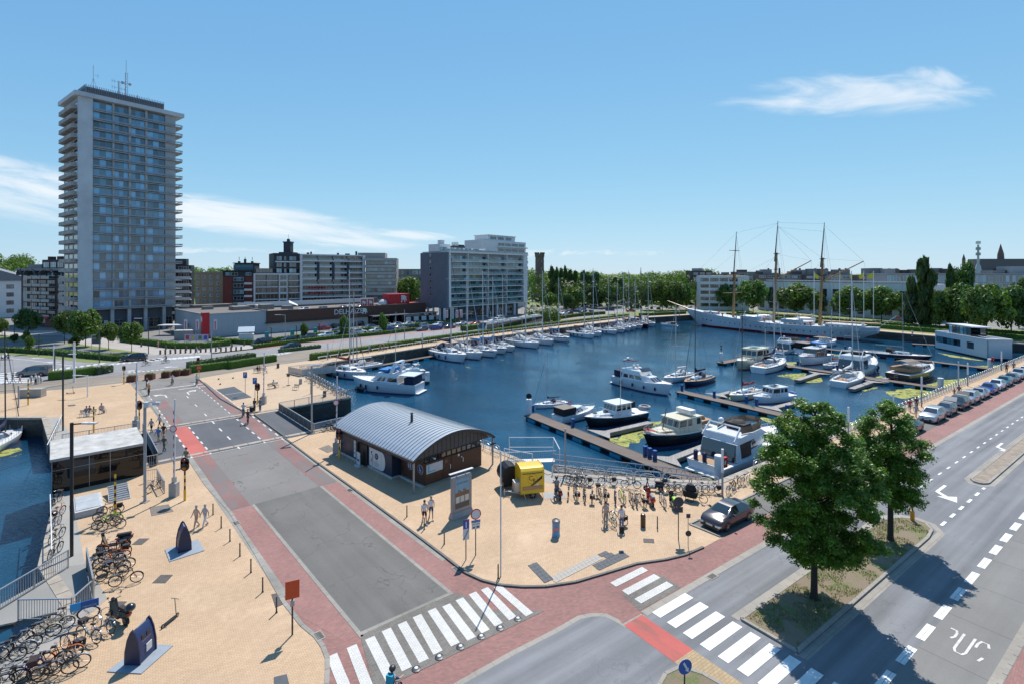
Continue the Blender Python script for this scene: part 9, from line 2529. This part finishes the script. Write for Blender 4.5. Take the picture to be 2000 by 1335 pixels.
MB().b2(-.2,2.,.02,.26,3.4,3.45).obj('light_bar',m_lgrey,r)
ty=mat('trailer_yellow',(.72,.46,.015),.35,coat=.4,var=.05)
r=thing('food_trailer','small yellow food trailer with rounded roof and the letters CR on its side','trailer',(.78,42.35,0),R(14))
pr_=[(0,.45),(0,2.),(.06,2.3),(.25,2.48),(.55,2.55),(1.5,2.55),(1.8,2.48),(1.98,2.3),(2.05,2.),(2.05,.45)]
mb=MB();vs_=[(x,0,z)for x,z in[(0,0)]]
mb.loft([[(y0,x,z)for x,z in pr_]for y0 in(0,1.95)]);o=mb.obj('body',ty,r,smooth=30);
for x in(-.03,1.93):MB().loft([[(x+dx,.0+(a_-1.02)*1.02+1.02,.45+(z-.45)*1.02)for a_,z in pr_]for dx in(0,.05)]).obj('edge_trim',ty,r)
MB().b2(.12,1.83,-.012,-.002,1.1,2.1).obj('serving_hatch',ty,r);MB().b2(.1,1.85,-.03,-.002,2.1,2.13).obj('hatch_hinge',trim,r)
MB().b2(.12,1.83,-.05,-.003,.78,1.06).obj('counter_flap',mat('copper_flap',(.45,.25,.12),.5),r)
lk=mat('logo_dark',(.03,.02,.015),.5)
MB().torus((.95,-.015,1.66),.42,.012,'y',24,4).obj('logo_ring',mat('ring_ochre',(.45,.27,.03),.5),r);text('lettering','C',.55,lk,r,(.80,-.02,1.72),(R(90),0,0),.002);text('lettering','R',.45,lk,r,(1.1,-.02,1.52),(R(90),0,0),.002)
MB().poly([(.75,-.017,1.12),(1.,-.017,1.12),(1.8,-.017,1.62),(1.8,-.017,1.9)]).obj('logo_stripe',lk,r)
MB().b2(1.3,1.5,-.02,-.012,1.08,1.24).obj('sticker',f_wht,r)
wheel(r,1.,.12,.28,.18);wheel(r,1.,1.9,.28,.18)
MB().tube((0,1,.42),(-1.3,1,.42),.04,6).tube((0,.3,.42),(-.9,1,.42),.03,5).tube((-1.2,1,0),(-1.2,1,.6),.04,6).obj('drawbar',m_steelr,r);MB().b2(-.5,-.04,.3,1.1,.55,1.35).obj('steel_box',m_steelr,r)
for x in(.25,1.8):MB().tube((x,.1,.45),(x+.12,0,0),.025,4).obj('prop_stand',m_steelr,r)
r=Tg('barrel_trailer','trailer','black ribbed barrel-shaped trailer tucked behind the yellow one',992,957,20)
for i in range(12):MB().lathe([(.82,0),(.85,.03),(.85,.09),(.82,.12)],(.3,i*.125,1.25),14,'y').obj('rib',m_black,r)
MB().b2(-.3,.9,.2,1.3,.25,.6).obj('chassis',trim,r)
r=Tg('litter_bin','litter bin','round blue and white litter bin standing alone on the south plaza',1086,1045)
MB().lathe([(.29,0),(.29,.12),(.27,.14),(.27,.95),(.3,.97),(.3,1.)],n=14).obj('drum',mat('bin_wrap',(.12,.30,.48),.5),r,smooth=True);MB().lathe([(.30,1.),(.28,1.12),(.12,1.2),(.12,1.14)],n=14).obj('lid',chrome,r,smooth=True)
for a_ in(-1.2,-1.8,-2.4):MB().box((.272*math.cos(a_),.272*math.sin(a_),.4+.2*(a_>-2)),(.18,.02,.2),a_+R(90)).obj('flower_print',mat('flower_print',(.6,.2,.22),.5),r)
r=Tg('round_post','post','short thick round-topped post with a patterned body',1256,1027);MB().lathe([(.19,0),(.19,.6),(.17,.62),(.19,.66),(.2,.78),(.15,.93),(.02,.98)],n=12).obj('post',mat('post_bronze',(.09,.065,.045),.35,.6,var=.4,scale=9),r,smooth=True)
def container(px,py,a,label,plate,holes):
 r=Tg('waste_container','waste container',label,px,py,a,'underground waste containers');nv=mat('container_blue',(.018,.035,.11),.45,var=.1)
 pf=[(-.02,0),(.0,.6),(.10,1.15),(.24,1.5),(.34,1.62),(.44,1.5),(.58,1.15),(.68,.6),(.70,0)]
 MB().loft([[(x0,y,z)for y,z in pf]for x0 in(0,1.)]).obj('shell',nv,r,smooth=25);mb=MB()
 for x0 in(-.06,1.):mb.loft([[(x0+d_,(y-.34)*1.1+.34,z*1.05)for y,z in pf]for d_ in(0,.06)])
 mb.obj('side_cheeks',mat('cheek_navy',(.012,.02,.06),.5),r)
 for i in(0,1):MB().lathe([(.11,-.02),(.11,.03)],(.33+i*.32,.09,1.12),12,'y').obj('deposit_hole',m_black,r)
 MB().b2(.22,.8,.06,.10,.78,.96).obj('brown_label',mat('label_tan',(.22,.16,.11),.5),r);MB().b2(.4,.75,-.035,.0,.35,.72).obj('print',f_wht,r)
 MB().tube((.2,.34,1.6),(.8,.34,1.6),.03,5).obj('lifting_bar',m_steelr,r)
 return r
pm_=mat('plate_grey',(.25,.29,.33),.55,var=.1,scale=3)
for pts,lb in(([(209,1312),(276,1316),(338,1261),(280,1257)],'grey steel platform under the nearest blue waste container'),([(331,1097),(399,1075),(387,1053),(322,1073)],'grey steel platform under the farther blue waste container')):
 MB().prism([tuple(p)[:2]for p in pxs(*pts)],0,.05).obj('steel_platform',pm_,None,label=lb,category='platform')
container(273,1298,88,'blue waste container nearest the bottom edge, on a grey platform',None,2);container(372.6,1072.8,130,'smaller-looking blue waste container below the old couple',None,1)
def sign(px,py,top,label,plates,pm2=m_dark,a=0,rad=.035):
 r=Tg('road_sign','road sign',label,px,py,a);pole(r,hpx(py,top),rad,pm2)
 for(kind,z,w_,h_,m_,nm)in plates:
  if kind=='d':MB().lathe([(w_,-.06),(w_,-.045)],(0,0,z),20,'y').obj(nm,m_,r)
  else:MB().b2(-w_/2,w_/2,-.06,-.045,z-h_/2,z+h_/2).obj(nm,m_,r)
 return r
dkb=mat('sign_back',(.06,.062,.07),.6)
r=sign(929,1083,997,'round no-vehicles sign with a red rim above a blue strip, on the plaza corner',[('d',2.75,.36,0,m_redpaint,'red_rim'),('r',2.28,.62,.16,m_blue,'blue_strip'),('r',1.98,.58,.42,f_wht,'white_plate')],a=20);MB().lathe([(.29,-.075),(.29,-.061)],(0,0,2.75),20,'y').obj('white_face',f_wht,r);text('lettering','UITGEZONDERD',.075,f_wht,r,(0,-.07,2.28),(R(90),0,0));text('lettering','LADEN - LOSSEN',.07,m_black,r,(0,-.07,2.1),(R(90),0,0));MB().b2(.05,.22,-.07,-.062,1.84,1.95).b2(-.22,-.06,-.07,-.062,1.84,1.92).obj('pictogram',dkb,r)
r=sign(910,1092,1013,'narrow blue dead-end sign over a white plate crossed by a black line',[('r',2.35,.42,.62,m_blue,'blue_plate'),('r',1.68,.42,.70,f_wht,'white_plate')],a=20);MB().b2(-.035,.035,-.075,-.061,2.12,2.5).obj('white_bar',f_wht,r);MB().b2(-.09,.09,-.078,-.061,2.5,2.58).obj('red_bar',m_redpaint,r);MB().quad((-.2,-.07,1.36),(-.15,-.07,1.36),(.2,-.07,2.),(.15,-.07,2.)).obj('black_line',m_black,r)
og=mat('sign_orange_back',(.50,.06,.012),.5);r=sign(571,1238,1134,'orange rectangular sign seen from behind on the west plaza',[('r',2.35,.68,.92,og,'orange_board')],a=25,rad=.045);MB().b2(-.34,.34,-.044,-.02,2.58,2.62).b2(-.34,.34,-.044,-.02,2.1,2.14).obj('rail',dkb,r);MB().b2(-.1,.1,-.08,.08,1.5,1.78).obj('lamp_box',f_alu,r)
r=sign(1325,1052,975,'back of a large round sign above two plates, left of the parked saloon car',[('d',2.65,.36,0,dkb,'round_back'),('r',2.1,.6,.4,dkb,'plate_back')])
r=sign(1344,1067,1003,'thin pole with a diamond sign back and a low round one, beside the saloon car',[('d',.95,.2,0,dkb,'low_round_back')],rad=.022);MB().box((0,-.05,2.15),(.28,.02,.28)).obj('diamond_back',dkb,r)
r=sign(1337,1345,1298,'blue round sign with a white arrow at the bottom edge',[('d',1.05,.34,0,m_blue,'blue_disc')],a=15);MB().poly([(-.13,-.07,1.22),(-.05,-.07,1.28),(.12,-.07,.98),(.17,-.07,1.),(.16,-.07,.8),(-.02,-.07,.9),(.04,-.07,.93)][::-1]).obj('white_arrow',f_wht,r)
r=Tg('beacon_post','beacon','yellow beacon post with a dark disc at the tip of the grass verge',1782,1017);MB().lathe([(.14,0),(.14,.75),(.12,.8)],n=10).obj('yellow_post',mat('beacon_orange',(.62,.25,.01),.5),r);pole(r,.5,.04,m_dark,z=.8);MB().lathe([(.22,-.03),(.22,.03)],(0,0,1.25),14,'y').obj('disc',dkb,r)
for x,y,t,lb in((479,770,727,'blue parking sign farther left on the plaza with benches'),(498,785,738,'blue parking sign behind the traffic light on the plaza')):r=sign(x,y,t,lb,[('r',hpx(y,t)-.35,.62,.9,m_blue,'blue_plate')],mat('pole_pink',(.3,.14,.12),.6));text('lettering','P',.75,f_wht,r,(0,-.07,hpx(y,t)-.3),(R(90),0,0))
r=sign(389,742,713,'red stop sign on a yellow post by the short hedges',[('d',2.2,.42,0,m_redpaint,'red_disc')],m_yel);text('lettering','STOP',.28,f_wht,r,(0,-.07,2.2),(R(90),0,0))
r=Tg('billboard','billboard','grey advertising billboard under the small trees at the tower\'s foot',179,681,5)
for x in(0,2.1):pole(r,3.4,.06,f_wht,x)
MB().b2(0,2.1,-.05,.05,1.2,3.4).obj('frame',f_wht,r);MB().b2(.1,2.,-.07,-.051,1.3,3.3).obj('poster',mat('poster_dark',(.08,.09,.12),.4),r);MB().b2(.1,2.,-.08,-.071,2.5,2.65).obj('yellow_stripe',m_yel,r)
def lamp(px,py,top,label,m_,rad=.09,arm=None,head=None,group=None,ct='lamp post',nm='lamp_post',base=False):
 r=Tg(nm,ct,label,px,py,0,group);h=hpx(py,top);pole(r,h,rad,m_)
 if arm:MB().tube((0,0,h-.1),(arm,0,h),.05,5).obj('arm',m_,r);MB().box((arm*1.,0,h-.02),(abs(arm)*.75,.28,.1)).obj('lamp_head',head or m_lgrey,r)
 if base:MB().b2(-.25,.25,-.25,.25,0,.05).obj('base_plate',m_steelr,r)
 return r,h
lamp(123,840,691,'black lamp post with a short arm on the far left plaza',m_black,.09,1.1)
lamp(140,1085,825,'tallest black lamp post, in front of the glass pavilion',m_black,.10,1.2)
r,h=lamp(283,979,786,'grey floodlight mast beside the glass pavilion',m_grey,.11,None,base=True);MB().tube((-.2,0,h),(.9,0,h+.1),.05,5).obj('cross_arm',m_lgrey,r);MB().box((.15,0,h-.15),(.35,.3,.45)).box((.95,0,h-.05),(.6,.2,.25)).obj('floodlights',m_lgrey,r,kind='stuff')
r,h=lamp(609,845,713,'grey floodlight mast at the right end of the bridge',m_grey,.11,None,base=True);MB().box((.4,0,h),(1.,.25,.2),.4).obj('floodlight',m_lgrey,r)
r,h=lamp(978,1124,880,'thin white flagpole at the kerb of the south plaza',m_lgrey,.04,nm='flagpole',ct='flagpole')
lamp(1104,925,836,'grey lamp post between trailer and gangway',m_grey,.08)
for x,y,t,lb in((1411,967,876,'white-tubed promenade lamp nearest the big tree'),(1657,853,794,'white-tubed promenade lamp between the two trees'),(1800,794,735,'white-tubed promenade lamp beside the first silver car'),(1890,753,708,'white-tubed promenade lamp in the middle of the hooped railing'),(1956,723,686,'white-tubed promenade lamp near the floating office')):
 r=Tg('promenade_lamp','lamp post',lb,x,y,0,'white-tubed lamps on the promenade');h=hpx(y,t);pole(r,h*.5,.09,m_grey);pole(r,h*.5,.11,m_wht,name='white_tube',z=h*.5)
for i,(x,y,t)in enumerate(((640,702,669),(825,678,650),(1059,645,624),(1142,633,616),(1204,626,610),(1254,620,604),(1327,617,603))):
 r=Tg('promenade_lamp','lamp post',ORD[i]+' white-topped lamp along the far quay, counted from the plaza',x,y,0,'white-topped lamps on the far quay');h=hpx(y,t);pole(r,h*.5,.12,m_grey);pole(r,h*.5,.16,m_wht,name='white_tube',z=h*.5)
for x,y,t,lb,m_,a_ in((145,746,668,'thick white tram pole above the left plaza',m_wht,0),(413,711,631,'grey tram pole beside the feathery hedge',m_grey,0),(686,682,629,'grey tram pole on the far tramway',m_grey,0),(697,706,623,'grey mast by the far quay hedge',m_grey,0),(171,774,732,'low white lamp post on the far left plaza',m_wht,-1.6),(105,712,674,'white T-shaped lamp at the left crossing',m_wht,2),(290,691,622,'dark street lamp with two wings before the tower',m_dark,-2.4),(194,708,645,'dark post at the right end of the grass strip',m_dark,0),(107,728,683,'dark slim post behind the grey van',m_dark,0),(76,694,652,'dark lamp post on the grass strip',m_dark,0),(28,665,628,'dark lamp post before the brown building',m_dark,0),(557,671,615,'street lamp in front of the grey supermarket wall',m_grey,-2),(790,672,606,'tall grey mast by the far quay, right of the lettering',m_grey,0),(1872,757,705,'pale blue lamp post standing in the water by the black trawler',m_lgrey,0),(1745,799,768,'thin white pole with loudspeakers above the small tree',m_wht,0),(36,795,752,'grey post beside the first concrete cube',m_grey,0)):
 if m_:lamp(x,y,t,lb,m_,.16 if 'thick' in lb else.09,a_)
def striped(r,h,rad=.07,z0=0):
 n=max(3,int((h-.9)/.28));MB().tube((0,0,z0),(0,0,z0+.9),rad*1.35,8).obj('yellow_base',m_yel,r)
 for i in range(n):MB().tube((0,0,z0+.9+i*(h-.9)/n),(0,0,z0+.9+(i+1)*(h-.9)/n),rad,8).obj('band',m_black if i%2==0 else m_yel,r)
for x,y,t,lb in((183,844,793,'striped post behind the bench on the far left plaza'),(225,1006,925,'striped post rising from the bicycle heap'),(607,768,728,'striped post beside the floodlight mast on the plaza'),(55,790,740,'striped post between the concrete cubes')):r=Tg('striped_post','post',lb,x,y,0,'black and yellow striped posts');striped(r,hpx(y,t))
am=mat('signal_amber',(.5,.14,.01),.4)
def signal(x,y,t,lb,big=1.,facing=0):
 r=Tg('traffic_light','traffic light',lb,x,y,facing,'black traffic lights');h=hpx(y,t);z=h-1.15*big;striped(r,z)
 MB().lathe([(.34*big,-.05),(.34*big,.05)],(0,0,z+.36*big),16,'y').lathe([(.34*big,-.05),(.34*big,.05)],(0,.002,z+.8*big),16,'y').b2(-.34*big,.34*big,-.048,.048,z+.36*big,z+.8*big).obj('backboard',m_black,r)
 for k,m2 in enumerate((am,mat('signal_dark',(.03,.03,.03),.4),mat('signal_red_dark',(.2,.02,.02),.4))):MB().lathe([(.13*big,-.16),(.15*big,-.051)],(0,0,z+(.26+k*.32)*big),10,'y').obj('lens_hood',m2,r)
signal(361,976,892,'large traffic light beside the barrier box on the west plaza');signal(663,894,836,'traffic light at the corner of the kiosk roof');signal(503,788,747,'traffic light near the parking sign at the far bridge end');signal(272,836,781,'traffic light beside the far left barrier');signal(242,749,713,'traffic light at the planters',.8);signal(387,726,697,'traffic light above the stop sign',.8)
whs=mat('barrier_white',(.62,.63,.64),.4)
for x,y,t,lb,disc_ in((266,838,708,'raised barrier at the far left end of the bridge',0),(340,968,779,'raised barrier with a round red-rimmed sign on the west plaza',1),(515,788,688,'raised barrier at the far right end of the bridge',0),(657,884,734,'raised barrier with a round sign beside the kiosk',1)):
 r=Tg('road_barrier','barrier',lb,x,y,0,'raised road barriers');h=hpx(y,t);MB().b2(-.3,.3,-.25,.25,0,1.15).obj('motor_box',mat('barrier_grey',(.34,.34,.33),.6,var=.15),r);MB().b2(-.14,.14,-.12,.12,1.151,1.6).obj('pivot',m_steelr,r);MB().tube((0,0,1.6),(.08,0,h),.08,6,.06).obj('boom',whs,r)
 for k in range(int((h-2)/.7)):MB().b2(-.02,.03,-.09,-.075,2.+k*.7,2.32+k*.7).obj('red_mark',m_redpaint,r)
 if disc_:z=h*.70 if y>900 else h*.66;MB().lathe([(.30,-.12),(.30,-.10)],(0,0,z),16,'y').obj('red_rim',m_redpaint,r);MB().lathe([(.23,-.135),(.23,-.121)],(0,0,z),16,'y').obj('white_face',f_wht,r)
cc=mat('plinth_concrete')
for x,y,w_,lb in((45,776,1.35,'left one of two pale concrete cubes'),(69,775,1.6,'right one of two pale concrete cubes')):r=Tg('concrete_cube','concrete block',lb,x,y,8);MB().box((0,.5,.62),(w_,1.1,1.24)).obj('block',mat('cube_concrete',(.33,.31,.28),.85,var=.2),r)
for x,y,lb in((258,744,'first rust-red planter from the left'),(293,740,'second rust-red planter, with tall grass'),(325,736,'third rust-red planter from the left'),(345,733,'fourth rust-red planter, behind the blue sign'),(364,731,'last rust-red planter, touching the hedge')):
 r=Tg('planter','planter',lb,x,y,12,'rust-red planters at the top of the bridge road');MB().box((0,0,.45),(1.3,1.1,.9)).obj('box',mat('corten',(.12,.035,.025),.8,var=.2),r)
 vs=[];fs=[];rg=random.Random(x)
 for i in range(160):leaf(vs,fs,Vector((rg.uniform(-.6,.6),rg.uniform(-.5,.5),.92+rg.random()*.2)),.12,Vector((0,0,1)),rg)
 me=pymesh('plants',vs,fs,lf_lite);link('plants',me,r)
for x,y,lb in((359,664,'left of three white and pink banner flags'),(382,664,'middle of three white and pink banner flags'),(417,664,'right of three white and pink banner flags'),(870,637,'left flag before the slab block'),(890,637,'middle flag before the slab block'),(898,636,'right flag before the slab block')):
 r=Tg('banner_flag','flag',lb,x,y,0,'banner flags');pole(r,5.8,.05,f_alu);MB().b2(.05,.95,-.02,.02,2.9,5.7).obj('cloth',f_wht,r);MB().b2(.3,.7,-.03,-.021,3.,5.3).obj('pink_print',mat('pink_print',(.6,.12,.2),.7),r)
r=Tg('banner','banner','pink fence banner with four coloured squares',360,672,-2);MB().b2(0,6.5,-.02,.02,.9,2.6).obj('cloth',mat('banner_pink',(.66,.42,.58),.8),r)
for i,c in enumerate(((.6,.08,.03),(.6,.55,.1),(.08,.3,.1),(.08,.12,.4))):MB().b2(.4+i*1.5+(.4 if i>1 else 0),1.3+i*1.5+(.4 if i>1 else 0),-.03,-.021,1.3,2.3).obj('coloured_square',mat('sq%d'%i,c,.6),r)
for x in(0,3.2,6.5):pole(r,2.7,.05,f_alu,x)
r=Tg('trolley_shelter','shelter','open trolley shelter with a pale flat roof by the tower',311,655,5);MB().b2(-.3,7,-.5,3,2.9,3.1).obj('roof',m_lgrey,r)
for x in(0,3.3,6.6):pole(r,2.9,.07,f_alu,x)
r=Tg('bin_enclosure','shed','small beige box-like shed beside the flags',340,664,12);MB().b2(0,4.6,0,2,0,2.5).obj('walls',mat('shed_beige',(.30,.29,.26),.7),r);MB().b2(-.1,4.7,-.1,2.1,2.51,2.65).obj('roof',m_lgrey,r)
r=Tg('sales_hut','hut','low hut with a slanting translucent roof in front of the grey wall',466,664,25);MB().b2(0,3.8,0,2.6,0,1.5).obj('walls',f_wht,r);MB().add([(-.2,-.4,2.2),(4,-.4,2.2),(4,3,3.4),(-.2,3,3.4)],[(0,1,2,3)]).obj('roof',mat('hut_roof',(.40,.46,.50),.3),r)
for x,y,lb in((521,661,'nearest teal recycling locker'),(571,656,'middle teal recycling locker'),(616,652,'farthest teal recycling locker')):r=Tg('charging_locker','locker',lb,x,y,40,'teal lockers in the car park');MB().b2(-.5,.5,-.3,.3,0,1.9).obj('cabinet',mat('locker_teal',(.02,.26,.24),.5),r);pole(r,3.,.1,m_black,1.2);MB().b2(.5,1.2,-.05,.05,2.9,3.).obj('lamp_arm',m_black,r)
for i in range(5):x=(1590,1640,1663,1687,1706)[i];p=Vector((xat(x,185),185,0));r=thing('flag',ORD[i]+' yellow flag of the row beside the ship\'s rear mast','flag',p,R(i*35),'yellow flags behind the ship');pole(r,19.5,.12,m_wht);MB().add([(0,0,19.2),(1.9,.2,17.6),(1.6,.1,16.6),(0,0,17.)],[(0,1,2,3),(3,2,1,0)]).obj('cloth',mat('flag_yellow',(.62,.55,.03),.7),r)
hoops([at(1079,927),at(1240,940),at(1408,952)],'silver hooped rail behind the parked bicycles',2.)
r=Tg('notice_stand','sign','white folding notice board at the kiosk door',700,909,-48);MB().b2(-.35,.35,-.03,.03,.15,1.35).b2(-.4,.4,-.25,.25,0,.1).obj('board',mat('board_pale',(.5,.53,.55),.5),r,kind=None);MB().b2(-.25,.25,-.045,-.031,.5,.7).obj('blue_arrow',m_blue,r)
for x,y,lb in((543,718,'small dark litter bin above the benches'),(634,774,'litter bin at the plaza fence'),(587,749,'grey litter bin on the plaza with benches'),(432,676,'grey litter bin at the curved hedge')):
 if y:r=Tg('litter_bin','litter bin',lb,x,y);MB().lathe([(.25,0),(.25,.85),(.28,.9)],n=10).obj('drum',m_grey if 'grey' in lb else m_dark,r)
r=Tg('music_stand_sign','sign','small dark information lectern on the plaza with benches',563,752);pole(r,1.6,.03,m_dark);MB().box((0,0,1.7),(.5,.06,.4)).obj('board',m_dark,r);MB().box((0,0,.03),(.5,.5,.06)).obj('foot',m_dark,r)
for x,y,q in((427,740,'leftmost'),(455,738,'rightmost'),(430,750,'lowest')):MB().b2(-.09,.09,-.12,.12,0,.16).ball((.1,0,.2),.06,6,4).obj('pigeon',m_dark,None,label=q+' of three dark pigeons on the plaza above the grey square',category='pigeon',group='pigeons',loc=at(x,y,.02))
drop_protos()
